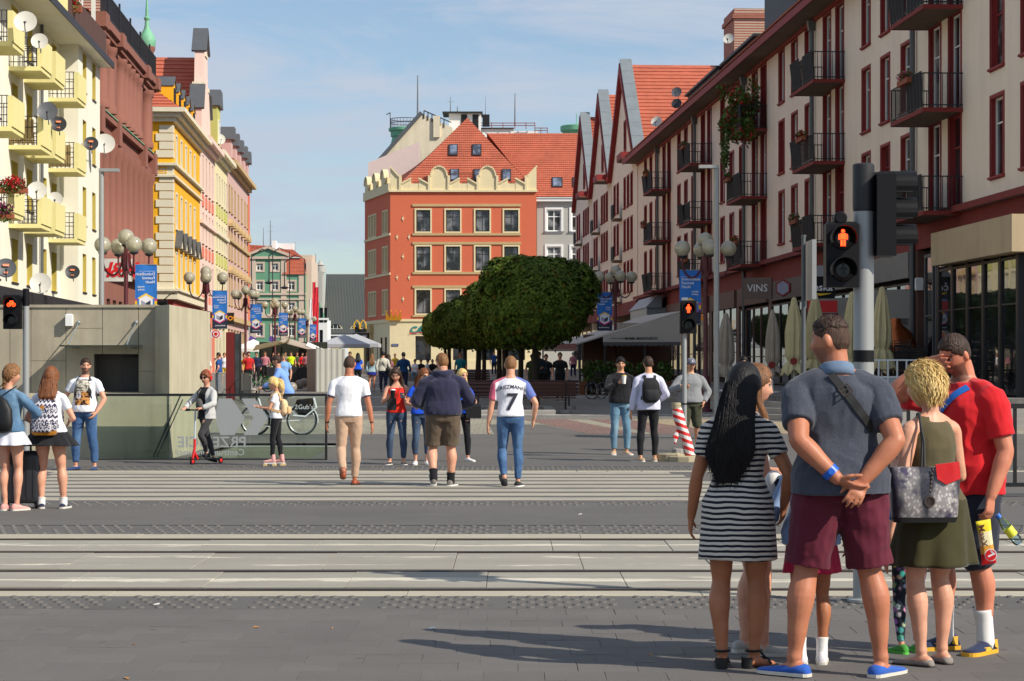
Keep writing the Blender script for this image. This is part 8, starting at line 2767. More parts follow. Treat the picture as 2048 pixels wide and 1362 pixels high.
def tent(px,d,w,h,m,label):
 o=empty('market_tent',(X(px,d),d,gz(d)),0,label,'tent')
 k=MB();v=[(-w,-w,h*0.72),(w,-w,h*0.72),(w,w,h*0.72),(-w,w,h*0.72),(0,0,h)]
 vv=[(-w,-w,h*0.62),(w,-w,h*0.62),(w,w,h*0.62),(-w,w,h*0.62)]
 k.add(v,[(0,1,4),(1,2,4),(2,3,4),(3,0,4)]);k.add(v[:4]+vv,[(0,4,5,1),(1,5,6,2),(2,6,7,3),(3,7,4,0)])
 k.build('canopy',m,o)
 for sx in(-1,1):
  for sy in(-1,1):MB().box(sx*w*0.96-0.04,sx*w*0.96+0.04,sy*w*0.96-0.04,sy*w*0.96+0.04,0,h*0.72).build('pole',M_dark,o)
M_tentg=mat('grey_tent',(170,172,176),0.8,0.08)
tent(1118,150,1.15,2.75,M_canv2,'square beige parasol tent beyond the tree, left of the awning')
tent(688,205,2.4,3.3,M_tentg,'grey cafe tent beyond the white fence panels')
tent(712,220,2.4,3.6,M_tentg,'pale grey cafe tent beside the dark cabaret sign')
tent(507,170,1.4,2.6,M_wtrim,'small white tent at the foot of the green house')
so=empty('sail_canopy',(X(560,150),150,gz(150)),0,'olive and cream sail canopy over the cafe terrace before the green house','canopy')
sv=lambda px,py,d:V((X(px,d)-X(560,150),d-150,Z(py,d)-gz(150)))
for i,(m,quad_)in enumerate(((mat('olive_sail',(120,108,76),0.85,0.1),[(506,700,146),(577,683,146),(580,676,154),(512,690,154)]),(M_canv2,[(560,682,146),(642,704,148),(644,697,156),(575,676,154)]),(M_wtrim,[(612,690,150),(650,705,150),(652,700,156),(616,684,156)]))):
 k=MB();slab_poly(k,[sv(*q)for q in quad_],0.06);k.build('sail',m,so)
for px in(520,546,563,600,640):MB().box(X(px,150)-X(560,150)-0.05,X(px,150)-X(560,150)+0.05,0,0.1,0,Z(694,150)-gz(150)).build('post',M_dark,so)
MB().box(X(498,150)-X(560,150),X(640,150)-X(560,150),6,6.1,0,2.4).build('back_hedge',mat('dark_hedge',(34,40,26),0.9,0.5,3),so)
tr_=empty('planter_wall',(X(595,112),112,gz(112)),0,'long black planter box in front of the cafe terrace','planter')
for k_ in range(6):MB().bbox(-1.5+k_*0.52,-1.02+k_*0.52,-0.2,0.2,0,0.95,0.02).build('box',M_dark,tr_)
for k_ in range(9):
 rr_=random.Random(k_);k=MB();leaves(k,(-1.4+k_*0.33,0,1.02),(0.18,0.15,0.16),60,0.08,rr_,(0,0,1));tag(k.build('flowers',[M_leafg,M_flr if k_%3 else M_bwhite],tr_),kind='stuff')
pf=empty('fence',(X(633,97),97.0,gz(97)),A_L+0.02,'tall pale grey corrugated fence panels running down the street','fence')
M_corr=mat('pale_steel',(172,172,164),0.6,0.08,1.5)
def corr(w,h):
 k=MB();n=20
 for i in range(n):
  a,c=w*i/n,w*(i+1)/n
  y=lambda q:0.03 if(q%4)in(1,2)else 0.0
  k.quad((a,y(i),0),(c,y(i+1),0),(c,y(i+1),h),(a,y(i),h))
  k.quad((a,y(i)+0.01,0),(a,y(i)+0.01,h),(c,y(i+1)+0.01,h),(c,y(i+1)+0.01,0))
 return k.mesh('panel',M_corr)
cp_=corr(1.95,1.92)
for i in range(11):obj('panel',cp_,pf,(2.0*i,0,0.01*i),(0,0,0.25 if i%2 else-0.12))
for i in range(12):MB().box(2.0*i-0.05,2.0*i-0.01,-0.03,0.03,0,2.0).build('post',M_galv,pf)
obj('panel',corr(1.3,1.92),pf,(0,0,0),(0,0,-1.35))
M_sph=mat('polished_granite',(150,142,130),0.35,0.15,8)
sp_me=MB().sphere((0,0,0.2),0.23,24,16).lathe([(0.14,-0.02),(0.14,0.03)],12).mesh('stone_sphere',M_sph)
for i,(px,d)in enumerate(((506,84),(572,92),(584,97),(599,104),(608,109),(617,115),(626,121),(633,127))):
 tag(obj('stone_sphere',sp_me,None,(X(px,d),d,gz(d))),['big granite ball seen through the glass balustrade','granite ball just behind the cyclist','granite ball at the right shoulder of the cyclist','granite ball in the middle of the row, half behind its neighbour','fifth granite ball of the row from the near end','sixth granite ball of the row from the near end','seventh granite ball, next to last by the fence panels','farthest granite ball right beside the fence panels'][i],'bollard','granite ball bollards')
py_=empty('information_pylon',(X(461,82),82,gz(82)),0,'dark red information pylon with a glass case on its right','pylon')
MB().bbox(-0.16,0.16,-0.1,0.1,0,2.55,0.01).build('column',mat('pylon_red',(112,30,28),0.5,0.1),py_)
MB().box(0.17,0.36,-0.08,0.08,0.2,2.5).build('case',M_glass,py_)
MB().box(0.36,0.40,-0.1,0.1,0,2.55).build('post',M_dark,py_)
def hoop_rail(px0,px1,d0,d1,label):
 p0,p1=V((X(px0,d0),d0,gz(d0))),V((X(px1,d1),d1,gz(d1)))
 o=empty('railing',p0,0,label,'railing')
 L=p1-p0;n=max(3,int(L.length/0.16))
 MB().tube([(0,0,1.0),L+V((0,0,1.0))],0.025,6).build('rail',M_galv,o)
 MB().tube([(0,0,0.25),L+V((0,0,0.25))],0.02,6).build('rail',M_galv,o)
 bm_=MB().tube([(0,0,0),(0,0,1.0)],0.014,5).mesh('bar',M_galv)
 for k in range(n+1):obj('bar',bm_,o,L*(k/n))
hoop_rail(365,404,83,80,'grey railing left of the red-haired scooter rider')
hoop_rail(404,452,80,84,'grey railing behind the scooter rider, ending at the dark red pylon')
hoop_rail(476,503,88,76,'pale grey railing right of the dark red pylon')
fr=empty('ivy_clad_sign',(X(354,70),70,gz(70)),0,'tall black sign frame overgrown with yellow green ivy','sign')
MB().box(-0.08,0.12,-0.05,0.05,0,Z(650,70)-gz(70)).box(-0.12,0.28,-0.06,0.06,Z(690,70)-gz(70),Z(648,70)-gz(70)).build('post',M_blk,fr)
k=MB();rr_=random.Random(2);leaves(k,(0.1,-0.1,1.9),(0.28,0.12,0.22),160,0.12,rr_);leaves(k,(0.06,-0.1,1.1),(0.1,0.1,0.8),130,0.10,rr_)
tag(k.build('ivy',leaf_mat('ivy_leaves',(110,110,20),(190,180,50)),fr),kind='stuff')
bd_=empty('menu_stand',(X(375,82),82,gz(82)),0,'black menu stand on white legs behind the grey railing','sign')
MB().bbox(-0.2,0.2,-0.03,0.03,0.75,1.55,0.01).build('board',M_dark,bd_)
for sx in(-0.19,0.19):MB().tube([(sx,0,0),(sx,0,0.75)],0.02,6).build('leg',M_wtrim,bd_)
def blade(px,py,d,w,h,m,txt,tm,size,label,**k):
 o=empty('hanging_sign',at(px,py,d),0,label,'sign')
 MB().bbox(-w/2,w/2,-0.05,0.05,-h/2,h/2,0.01).build('board',m,o)
 MB().tube([(-w/2-0.9,0,h/2-0.05),(-w/2,0,h/2-0.05)],0.03,5).build('bracket',M_blk,o)
 if txt:lettering(txt,tm,o,(0,-0.056,0),size,**k)
 return o
blade(405,656,148,1.1,0.55,M_blk,'Eden',M_bwhite,0.5,'black hanging sign with white script letters left of the second banner',shear=0.3)
o=blade(392,652,140,0.7,0.25,mat('sign_olive',(120,110,50),0.6),'',M_bwhite,0.2,'green and brown beer garden sign next to the black script sign')
MB().sphere((0,0,0.32),(0.32,0.06,0.26),14,8).build('emblem',mat('sign_green',(70,110,50),0.6,0.2,6),o)
blade(458,637,158,0.75,0.85,M_blk,'GO!',mat('sign_orange',(240,150,30),0.5),0.46,'black sign with orange letters right of the second banner',bold=0.01)
o=blade(432,668,150,0.7,0.5,M_bwhite,'',M_sign_r,0.2,'round white and red sign just below the second banner')
for a,c,m_ in((0.27,0.06,M_sign_r),(0.2,0.07,M_bwhite),(0.12,0.08,M_sign_r)):MB().lathe([(a,0),(a,c)],20,(0,0,0),0,Matrix.Rotation(PI/2,3,'X')).build('roundel',m_,o)
sp_=MB().tube([(-0.5,0,0),(0.35,0,0)],[0.16,0.2],12).tube([(0.1,0,0.15),(0.5,0,0.5),(0.75,0,0.55)],0.03,5)
tag(sp_.build('spotlight',M_sblack,None,at(322,607,118)),'black floodlight on a bracket at the corner of the yellow house','spotlight')
cs=empty('club_sign',at(721,677,232),0,'black sign with pale letters below golden arches, left of the orange house','sign')
MB().bbox(-0.75,0.75,-0.05,0.05,-0.62,0.62,0.01).build('board',M_blk,cs)
lettering('CABARET\nSHOW',M_bwhite,cs,(0,-0.055,0.02),0.3,depth=0.001)
MB().prism([(-0.6,0.65),(0.6,0.65),(0.75,1.25),(0.1,0.95),(-0.7,1.35)],'y',-0.04,0.04).build('emblem',M_blk,cs)
ga=MB()
for s in(-0.34,0.34):ga.tube([(s-0.32,0,0),(s-0.26,0,0.62),(s,0,0.95),(s+0.26,0,0.62),(s+0.32,0,0)],0.075,6)
tag(ga.build('arches_sign',emit_mat('arch_yellow',(244,190,20),0.25),None,at(720,658,231.5)),'golden double arches sign above the black cabaret sign','sign')
for px,lab in((505,'purple hanging sign at the left foot of the green house'),(545,'purple hanging sign at the middle of the green house')):
 o=obj('hanging_sign',MB().bbox(-0.6,0.6,-0.1,0.1,-0.45,0.45,0.02).mesh('hanging_sign',mat('purple_sign',(104,74,150),0.6)),None,at(px,679,380),(0,0.5,0));tag(o,lab,'sign')
for px,py,d,h,lab in((503,580,330,5.0,'dark hanging street lantern left of the green house pediment'),(538,565,340,4.2,'dark hanging street lantern in front of the green house windows'),(569,575,350,4.0,'dark hanging street lantern right of the green pediment')):
 k=MB().lathe([(0.1,0.5),(0.14,0.2),(0.75,0.0),(0.72,-0.08),(0.3,-0.25)],12).tube([(0,0,0.4),(0,0,h)],0.09,6).tube([(0,0,h),(1.6,0,h+1.2),(3.2,0,h+0.6),(3.2,0,-10)],0.09,6)
 tag(k.build('street_lantern',M_iron,None,at(px,py,d)),lab,'street lamp')
M_litter=mat('dry_leaf',(190,130,60),0.8,0.2);M_pap=mat('paper_bit',(220,216,206),0.8,0.1)
lt=MB()
for px,py,s in((512,1256,0.03),(268,1290,0.02),(666,1258,0.015),(254,1358,0.04),(1000,975,0.03),(1300,1310,0.02),(1215,944,0.04),(800,938,0.03)):
 p=V((X(px,EYE*F/(py-733)),EYE*F/(py-733),0.004))
 a=px*0.7
 lt.add([p+V((s*math.cos(a),s*math.sin(a),0)),p+V((-s*.4*math.sin(a),s*.4*math.cos(a),0.008)),p-V((s*math.cos(a),s*math.sin(a),0)),p-V((-s*.4*math.sin(a),s*.4*math.cos(a),-0.004))],[(0,1,2,3)])
tag(lt.build('dry_leaves',M_litter),'dry leaf bits scattered over the ground','leaf litter',kind='stuff')
for px,py,lab in((864,1259,'scrap of white paper on the dark paving'),(313,1211,'small white scrap on the tactile paving'),(1160,1030,'pale scrap on the paving behind the tram track')):
 p=(X(px,EYE*F/(py-733)),EYE*F/(py-733),0.006)
 tag(MB().add([(-.022,-.012,0),(.022,-.008,0.004),(.018,.014,0.012),(-.012,.016,0.006)],[(0,1,2,3)]).build('paper_scrap',M_pap,None,p),lab,'litter')
#  people in the middle distance
MV=0.0105
def gnd(py):return EYE*F/(py-733)
M_wt=cloth('white_cotton',(232,232,236),0.9,0.05,200,0.8)
M_navyrib=cloth('navy_trim',(36,40,84),0.9)
M_beige=cloth('beige_chino',(190,158,132),0.9,0.1,220,0.8)
M_bshoe=mat('tan_leather',(150,70,34),0.5,0.15,10)
M_blkcl=cloth('black_cotton',(26,26,30),0.9,0.15,220,0.8)
M_jean=denim('blue_denim',(48,78,120),(104,140,176))
M_jeanl=denim('light_denim',(88,124,148),(156,184,196))
M_jeand=denim('dark_denim',(52,66,88),(90,112,138))
M_wsneak=cloth('white_sneaker',(224,222,220),0.7,0.05,100,0.3)
M_bsneak=cloth('black_sneaker',(32,32,34),0.7,0.1,100,0.3)
M_gsneak=cloth('grey_sneaker',(120,114,106),0.8,0.1,100,0.3)
P=Person(1.77,'m',bulk=0.98,sh=1.06,voxel=MV,lean=(0.0,0.02))
P.pose(feet=((-0.07,-0.30),(0.075,0.10)),toe=(-6,10),footlift=((0.13,-62),(0.0,0)),hands=((-0.30,0.03,0.855),(0.315,-0.02,0.83)),knee=((0,1,0),(0,1,0)),head=(-14,-4,0))
P.body(S_tan);Psh=P.top(M_wt,hem=0.93,sleeve=0.60,ease=0.010,name='t_shirt',flare=0.05)
sc=Sculpt()
for i in(0,1):
 a,b_=lerpv(P.shj[i],P.el[i],0.585),lerpv(P.shj[i],P.el[i],0.625)
 sc.limb([a,b_],[.061*P.ak,.060*P.ak],16,round0=False,round1=False)
me=sc.mb.mesh('sleeve_trim',[]);me.shade_smooth();P.child('sleeve_trim',me,M_navyrib)
P.pants(M_beige,length=1.93,ease=0.008,flare=0.1)
for i in(0,1):P.shoe(i,M_bshoe,M_sole_d,h=0.085)
P.hair(H_buzz,th=0.005,front=0.06,rough=0.3,nape=-0.06,name='cropped_hair')
P.child('bracelet',MB().tube([lerpv(P.el[1],P.wr[1],.93),lerpv(P.el[1],P.wr[1],.97)],0.031,12).tube([lerpv(P.el[0],P.wr[0],.93),lerpv(P.el[0],P.wr[0],.98)],0.032,12).mesh('bracelet',[]),M_sblack)
P.place(X(697,gnd(972)),gnd(972)+0.1,3,'man in a white T-shirt with dark sleeve trim and beige trousers, walking away')
P=Person(1.80,'m',bulk=1.20,belly=0.035,sh=1.06,leg=1.10,arm=1.15,voxel=MV,lean=(0,0.02))
P.pose(feet=((-0.13,-0.10),(0.11,0.08)),toe=(-2,20),footlift=((0.05,-28),(0,0)),hands=((-0.20,0.20,1.06),(0.22,0.20,1.06)),elbow=((-1.0,-0.7,-0.3),(1.0,-0.7,-0.3)),head=(26,-2,0))
P.body(S_fair,hands=(((0.7,0.6,0),(0,0.2,1)),((-0.7,0.6,0),(0,0.2,1))),features=dict(stubble=(0.16,0.10,0.06)))
M_hood=cloth('navy_fleece',(42,42,66),0.95,0.1,160,1.0,0.3)
P.top(M_hood,hem=0.94,sleeve=1.93,ease=0.022,name='hoodie',hang=0.02,amp=0.008,sleeve_ease=0.022,flare=0.03)
sc=Sculpt();nk=P.neck
sc.limb([nk+V((-.115,.05,.005)),nk+V((-.10,-.03,.02)),nk+V((0,-.085,.0)),nk+V((.10,-.03,.02)),nk+V((.115,.05,.005))],[.035,.045,.052,.045,.035],12)
sc.limb([nk+V((-.07,-.07,-.02)),nk+V((0,-.115,-.12)),nk+V((.07,-.07,-.02))],[.035,.045,.035],12)
P.child('hood',sc.done('hood',0.011,4),M_hood)
P.pants(cloth('brown_grey_cotton',(92,78,64),0.9,0.1,200,0.9),length=0.90,ease=0.026,name='shorts',amp=0.008,flare=0.4)
for i in(0,1):P.shoe(i,M_gsneak,M_wsneak,h=0.088);P.sock(i,M_blkcl,0.10)
P.hair(H_sandy,th=0.014,front=0.062,side=0.0,nape=-0.06,rough=0.4,sideth=0.008)
P.place(X(886,gnd(973)),gnd(973),4,'heavy man in a navy hoodie and brown grey shorts, walking away')
P=Person(1.755,'m',bulk=0.98,sh=1.04,voxel=MV)
P.pose(feet=((-0.085,-0.08),(0.10,0.02)),toe=(-6,16),footlift=((0.05,-28),(0,0)),hands=((-0.30,0.02,0.83),(0.315,0.06,0.90)),elbow=((-0.5,-1,0),(0.9,-0.9,0)),head=(-6,-3,0))
P.body(S_fair)
def fshirt(n,l,col):
 sep=n.new('ShaderNodeSeparateXYZ');l.new(coords(n,l,'Object'),sep.inputs[0])
 ax_=math_(n,l,'ABSOLUTE',sep.outputs['X'])
 sh_=math_(n,l,'ADD',ax_,math_(n,l,'MULTIPLY',math_(n,l,'SUBTRACT',sep.outputs['Z'],1.40),2.0))
 mk=math_(n,l,'MAXIMUM',ramp(n,l,sh_,0.200,0.206),math_(n,l,'MULTIPLY',ramp(n,l,ax_,0.203,0.207),ramp(n,l,math_(n,l,'SUBTRACT',sep.outputs['Z'],0.5),0.55,0.56)))
 side_=ramp(n,l,math_(n,l,'ADD',sep.outputs['X'],0.5),0.499,0.501)
 return mixc(n,l,mk,col,mixc(n,l,side_,lin((196,92,116)),lin((100,116,178))))
M_fsh=cloth('football_shirt',(228,228,236),0.8,0.04,200,0.7,0.1,fshirt)
fs_=P.top(M_fsh,hem=0.945,sleeve=0.72,ease=0.013,name='football_shirt',flare=0.05,sleeve_ease=0.014)
M_ink=mat('dark_print',(34,36,52),0.7,0.05)
print_on(fs_,text_mesh('7',0.32,0.0,0.005,shear=0.08),Matrix.Translation((0.0,-0.3,1.135)),(0,1,0),M_ink,'shirt_number',0.012)
nm=text_mesh('GRIEZMANN',0.070,0.0,0.0005,spacing=1.0)
for v in nm.vertices:v.co.z-=1.3*v.co.x*v.co.x
print_on(fs_,nm,Matrix.Translation((0.0,-0.3,1.35)),(0,1,0),M_ink,'shirt_name',0.007)
P.pants(M_jean,length=1.93,ease=0.007)
for i in(0,1):P.shoe(i,M_bsneak,M_wsneak if i else M_sole_d,h=0.082)
P.hair(H_sandy,th=0.013,front=0.062,side=0.0,nape=-0.06,rough=0.35,sideth=0.006)
P.place(X(1021,gnd(974)),gnd(974),2,'man in a white number 7 football shirt with pink and blue shoulders')
P=Person(1.61,'f',bulk=1.0,voxel=MV)
P.pose(feet=((-0.115,0.02),(0.11,0.0)),toe=(-10,20),hands=((-0.12,0.22,1.10),(0.115,0.24,1.13)),elbow=((-0.5,-0.8,-0.6),(0.6,-0.8,-0.6)),head=(-10,-28,0))
P.body(S_fair,hands=(((0.2,0.75,0.35),(0,0.3,1)),((-0.35,0.7,0.35),(0,0.2,1))),features=dict(lip=(0.4,0.1,0.1)))
M_redtop=cloth('scarlet_vest',(226,44,30),0.85,0.08,200,0.7)
P.top(M_redtop,hem=0.93,sleeve=0,ease=0.008,name='vest_top',neck=1.40,flare=0.03,tank=True)
P.pants(M_jeand,length=1.92,ease=0.009,name='jeans',amp=0.002)
for i in(0,1):P.shoe(i,M_bsneak,M_wsneak,h=0.065,sole_h=0.016)
P.hair(H_dbrown,th=0.016,front=0.064,side=-0.03,nape=-0.09,rough=0.15)
P.mane(H_dbrown,1.22,back=0.05,amp=0.006,locks=15,seed=2)
P.mane(H_dbrown,1.26,w=(.075,.088,.10,.09,.05),back=0.0,d=(.05,.06,.05,.045,.02),amp=0.006,locks=15,seed=6,name='hair_side')if False else None
sc=Sculpt()
for sx in(-1,1):sc.limb([P.headM@V((sx*.068,.0,.02)),P.headM@V((sx*.082,-.01,-.09)),P.neck+V((sx*.095,.03,-.10)),P.neck+V((sx*.10,.06,-.22))],[.025,.032,.034,.012],12,flat=0.8)
me=sc.mb.mesh('hair_lock',[]);me.shade_smooth();P.child('hair_lock',me,H_dbrown)
P.place(X(793,gnd(929)),gnd(929),184,'woman in a red sleeveless top and jeans looking down at a phone')
M_phone=mat('phone_black',(20,20,24),0.2,0.1)
hp=P.W(P.wr[0]+V((0.03,0.10,0.045)))
o=empty('phone',hp,R(10),'smartphone in the hand of the woman in red','phone')
MB().bbox(-0.036,0.036,-0.073,0.073,-0.004,0.004,0.002).build('body',M_phone,o,None,(R(40),0,0));MB().box(-0.033,0.033,-0.068,0.068,0.0042,0.005).build('screen',glass_mat('phone_screen',(0.04,0.05,0.07)),o,None,(R(40),0,0))
hp=P.W(P.wr[1]+V((-0.05,0.10,0.03)))
def cup(p,m,lidm,label,h=0.14,straw=None):
 o=empty('cup',p,0,label,'cup')
 MB().lathe([(0.029,-h/2),(0.042,h/2)],18).build('body',m,o);MB().lathe([(0.044,h/2),(0.045,h/2+0.008),(0.036,h/2+0.016),(0.034,h/2+0.022)],18).build('lid',lidm,o)
 if straw:MB().tube([(0,0,h/2),(0.03,0,h/2+0.11)],0.006,6).build('straw',straw,o)
 return o
cup(hp,M_sblack,M_wtrim,'black paper coffee cup with a white lid held by the woman in red')
o=empty('phone_pouch',P.o.location,P.o.rotation_euler.z,'small black pouch hanging at the hip of the woman in red','bag')
MB().bbox(-0.075,0.075,0.165,0.19,0.90,1.10,0.02).build('pouch',M_strap,o,(0.08,0.0,0.0));MB().tube([(0.02,.172,1.09),(-0.06,.15,1.25),(-0.12,.05,1.37)],0.005,5).build('strap',M_strap,o)
P=Person(1.58,'f',voxel=MV)
P.pose(feet=((-0.09,0),(0.10,0.0)),toe=(-10,10),hands=((-0.20,0.14,0.86),(0.15,0.2,0.98)),head=(28,-18,0))
P.body(S_fair)
M_blueT=cloth('royal_blue_cotton',(24,84,214),0.85,0.08,200,0.7)
P.top(M_blueT,hem=0.93,sleeve=0.55,name='t_shirt');P.pants(M_jeand,length=1.72,ease=0.009,name='jeans',cuff=M_jeanl,amp=0.002)
P.shoes(M_wsneak,M_sole)
P.hair(H_chest,th=0.014,front=0.062,side=-0.03,nape=-0.09,rough=0.15);P.mane(H_chest,1.18,amp=0.006,locks=15,seed=4)
sc=Sculpt()
for sx in(-1,1):sc.limb([P.headM@V((sx*.068,.0,.02)),P.headM@V((sx*.080,-.0,-.09)),P.neck+V((sx*.10,.04,-.10)),P.neck+V((sx*.10,.07,-.22))],[.025,.030,.030,.010],12,flat=0.8)
me=sc.mb.mesh('hair_lock',[]);me.shade_smooth();P.child('hair_lock',me,H_chest)
P.place(X(843,35.9),35.9,188,'woman in a bright blue T-shirt with auburn hair, partly behind the navy hoodie')
def specs(P_,m,label,lens_r=0.021):
 o=empty('glasses',P_.o.location,P_.o.rotation_euler.z,label,'glasses')
 k=MB()
 for sx in(-1,1):
  k.lathe([(lens_r,-0.002),(lens_r,0.002)],14,P_.headM@(V((sx*0.032,0.094,0.010))*P_.hs),0,(P_.headM.to_3x3()@Matrix.Rotation(PI/2,3,'X')))
  k.tube([P_.headM@(V((sx*0.054,0.090,0.014))*P_.hs),P_.headM@(V((sx*0.081,0.0,0.012))*P_.hs)],0.003,5)
 k.tube([P_.headM@(V((-0.015,0.098,0.014))*P_.hs),P_.headM@(V((0.015,0.098,0.014))*P_.hs)],0.0025,5)
 k.build('frame',m,o);return o
specs(P,M_sblack,'black sunglasses on the auburn-haired woman in blue',0.025)
P=Person(1.56,'f',voxel=MV)
P.pose(feet=((-0.13,0.0),(0.15,-0.05)),toe=(-30,10),hands=((-0.16,0.16,1.00),(0.12,0.20,0.98)),head=(24,-10,0))
P.body(S_fair);P.top(M_blueT,hem=0.93,sleeve=0.55,name='t_shirt');P.pants(M_blkcl,length=1.90,ease=0.008,name='leggings',amp=0.002)
P.shoes(M_wsneak,M_sole)
P.hair(H_blond,th=0.014,front=0.064,side=-0.03,nape=-0.09,rough=0.15);P.mane(H_blond,1.06,amp=0.006,locks=17,seed=4,w=(.09,.10,.12,.12,.06))
sc=Sculpt()
for sx in(-1,):sc.limb([P.headM@V((sx*.068,.0,.02)),P.headM@V((sx*.085,-.0,-.09)),P.neck+V((sx*.12,.03,-.10)),P.neck+V((sx*.13,.05,-.32))],[.03,.036,.038,.012],12,flat=0.8)
me=sc.mb.mesh('hair_lock',[]);me.shade_smooth();P.child('hair_lock',me,H_blond)
P.place(X(921,37.1),37.1,195,'blond woman in a bright blue T-shirt and ripped black trousers, half behind the hoodie')
o=empty('handbag',P.W((-0.20,0.12,0.78)),0,'black handbag held low by the blond woman in blue','handbag')
MB().bbox(-0.13,0.13,-0.05,0.05,-0.04,0.20,0.03).build('body',M_sandal,o);MB().tube([(-0.08,0,0.19),(-0.05,0,0.30),(0.05,0,0.30),(0.08,0,0.19)],0.008,6).build('handle',M_sandal,o)
P=Person(1.79,'m',bulk=1.0,voxel=MV)
P.pose(feet=((-0.11,0.02),(0.12,0.0)),toe=(-22,8),hands=((-0.215,0.10,0.93),(0.04,0.27,1.33)),elbow=((-0.9,-0.6,0),(1.0,-0.3,-0.6)),head=(0,-6,0))
P.body(S_east,hands=(((0.3,0.5,-0.8),(0.9,0.2,0.3)),((-0.75,0.25,0.35),(-0.1,1,0.1),None,0.9)if False else((-0.75,0.35,0.3),(-0.2,0.9,0.2))),features=dict(lip=(0.5,0.2,0.18)))
P.top(M_blkcl,hem=0.93,sleeve=1.93,ease=0.018,name='sweatshirt',hang=0.012,sleeve_ease=0.018,amp=0.007)
P.pants(M_jeanl,length=1.93,ease=0.012,name='jeans');P.shoes(cloth('beige_sneaker',(200,170,140),0.8),M_wsneak)
P.hair(H_black,th=0.022,front=0.050,temple=0.03,side=-0.01,nape=-0.06,rough=0.5,sideth=0.010)
P.place(X(1241,gnd(910)),gnd(910),182,'man in a black sweatshirt and light jeans holding a white coffee cup')
cup(P.W(P.wr[1]+V((-0.075,0.075,0.045))),M_wtrim,mat('lid_cream',(220,190,120),0.6),'white coffee cup held in front of the black sweatshirt')
P=Person(1.785,'m',bulk=0.95,voxel=MV)
P.pose(feet=((-0.14,0.0),(0.12,0.05)),toe=(-40,6),hands=((-0.30,0.03,0.84),(0.22,0.24,1.02)),elbow=((-0.6,-1,0),(0.9,-1,0)),head=(4,-4,0))
P.body(S_east)
P.top(cloth('pale_lilac_shirt',(206,206,226),0.85,0.05,220,0.9),hem=0.865,sleeve=1.93,ease=0.018,name='shirt',hang=0.010,amp=0.007,sleeve_ease=0.015)
P.pants(M_blkcl,length=1.95,ease=0.008);P.shoes(cloth('tan_shoe',(176,150,118),0.8),M_wsneak,h=0.065,sole_h=0.016)
P.hair(H_dbrown,th=0.020,front=0.056,side=0.0,nape=-0.055,rough=0.4,sideth=0.008)
P.place(X(1297,gnd(923)),gnd(923),8,'man in a pale shirt with a black backpack, seen from behind')
def backpack(P_,m,m2,label,w=0.155,h0=0.98,h1=1.40,dp=0.17,y0=-0.125,pat=None,bottom=None):
 s=P_.s
 o=empty('backpack',P_.o.location,P_.o.rotation_euler.z,label,'backpack')
 rings=[]
 N=14
 for i in range(N+1):
  t=i/N;z=h0+(h1-h0)*t
  k=min(1,(math.sin(PI*min(1,(t+0.03)*4)/2)if t<0.22 else 1))*(math.cos(max(0,(t-0.72)/0.28)*PI/2*0.86)if t>0.72 else 1)
  a=w*(0.80+0.2*k)*(1-0.10*t)*(0.55+0.45*k);d=dp*(0.35+0.65*k)*(1-0.25*t)
  c=P_.sp(z)
  rings.append([V((c.x+math.copysign(abs(math.cos(q))**0.62,math.cos(q))*a,c.y+y0-d/2+math.copysign(abs(math.sin(q))**0.62,math.sin(q))*d/2,z))*s for q in[2*PI*j/32 for j in range(32)]])
 sc=Sculpt();sc.rings(rings);me=sc.mb.mesh('body',[m]);me.shade_smooth();obj('body',me,o)
 rings=[]
 for i in range(9):
  t=i/8;z=h0+0.03+(h1-h0)*0.46*t;k=math.sin(PI*min(1,max(0,t*0.9+0.05)))**0.4
  c=P_.sp(z)
  rings.append([V((c.x+math.copysign(abs(math.cos(q))**0.6,math.cos(q))*w*0.72*(0.7+0.3*k),c.y+y0-dp*0.88-0.03+math.copysign(abs(math.sin(q))**0.6,math.sin(q))*0.045*k,z))*s for q in[2*PI*j/28 for j in range(28)]])
 sc=Sculpt();sc.rings(rings);me=sc.mb.mesh('pocket',[m2]);me.shade_smooth();obj('pocket',me,o)
 for sx in(-1,1):
  z0=h1-0.01
  N_=P_.neck/s
  pts=[V((sx*0.075,y0+0.01,z0-0.02)),V((sx*0.088,-0.085,1.425)),V((sx*0.095,-0.01,1.468)),V((sx*0.105,0.075,1.40)),V((sx*0.12,0.125,1.25)),V((sx*0.145,0.06,1.10)),V((sx*0.14,y0,h0+0.08))]
  pts=[(q+P_.sp(q.z))*s for q in pts]
  cc=P_.sp(1.3)*s
  strap([(q,(V((q.x*0.4,q.y-cc.y,(0.12 if j in(1,2,3)else 0.0)))))for j,q in enumerate(pts)],0.055*s,0.010,m2,'strap',o)
 if bottom:
  rings2=[[V((q.x*1.01,q.y,q.z-0.003))for q in r]for r in rings[:1]]
  c=P_.sp(h0)
  k=MB().lathe([(w*0.80,0),(w*0.92,0.02),(w*0.97,0.05)],28)
  k.v=[(x*1.0*s,(c.y+y0-dp*0.5+y*dp/w*0.58)*s,(h0-0.008+z)*s)for x,y,z in k.v]
  k.build('base',bottom,o)
 return o
backpack(P,cloth('black_nylon',(24,24,27),0.7,0.1,120,0.5),cloth('black_nylon2',(32,32,36),0.7,0.1,120,0.5),'black backpack on the man in the pale shirt')
P=Person(1.77,'m',bulk=1.08,voxel=MV)
P.pose(feet=((-0.13,0.0),(0.13,0.03)),toe=(-20,12),hands=((-0.235,0.08,0.94),(0.20,0.24,1.26)),elbow=((-0.9,-0.5,0),(0.9,-0.5,-0.6)),head=(8,-4,0))
P.body(S_east);P.top(cloth('grey_marl',(134,136,138),0.95,0.1,160,0.9,0.2),hem=0.93,sleeve=1.9,ease=0.024,name='sweatshirt',hang=0.015,sleeve_ease=0.020,amp=0.007)
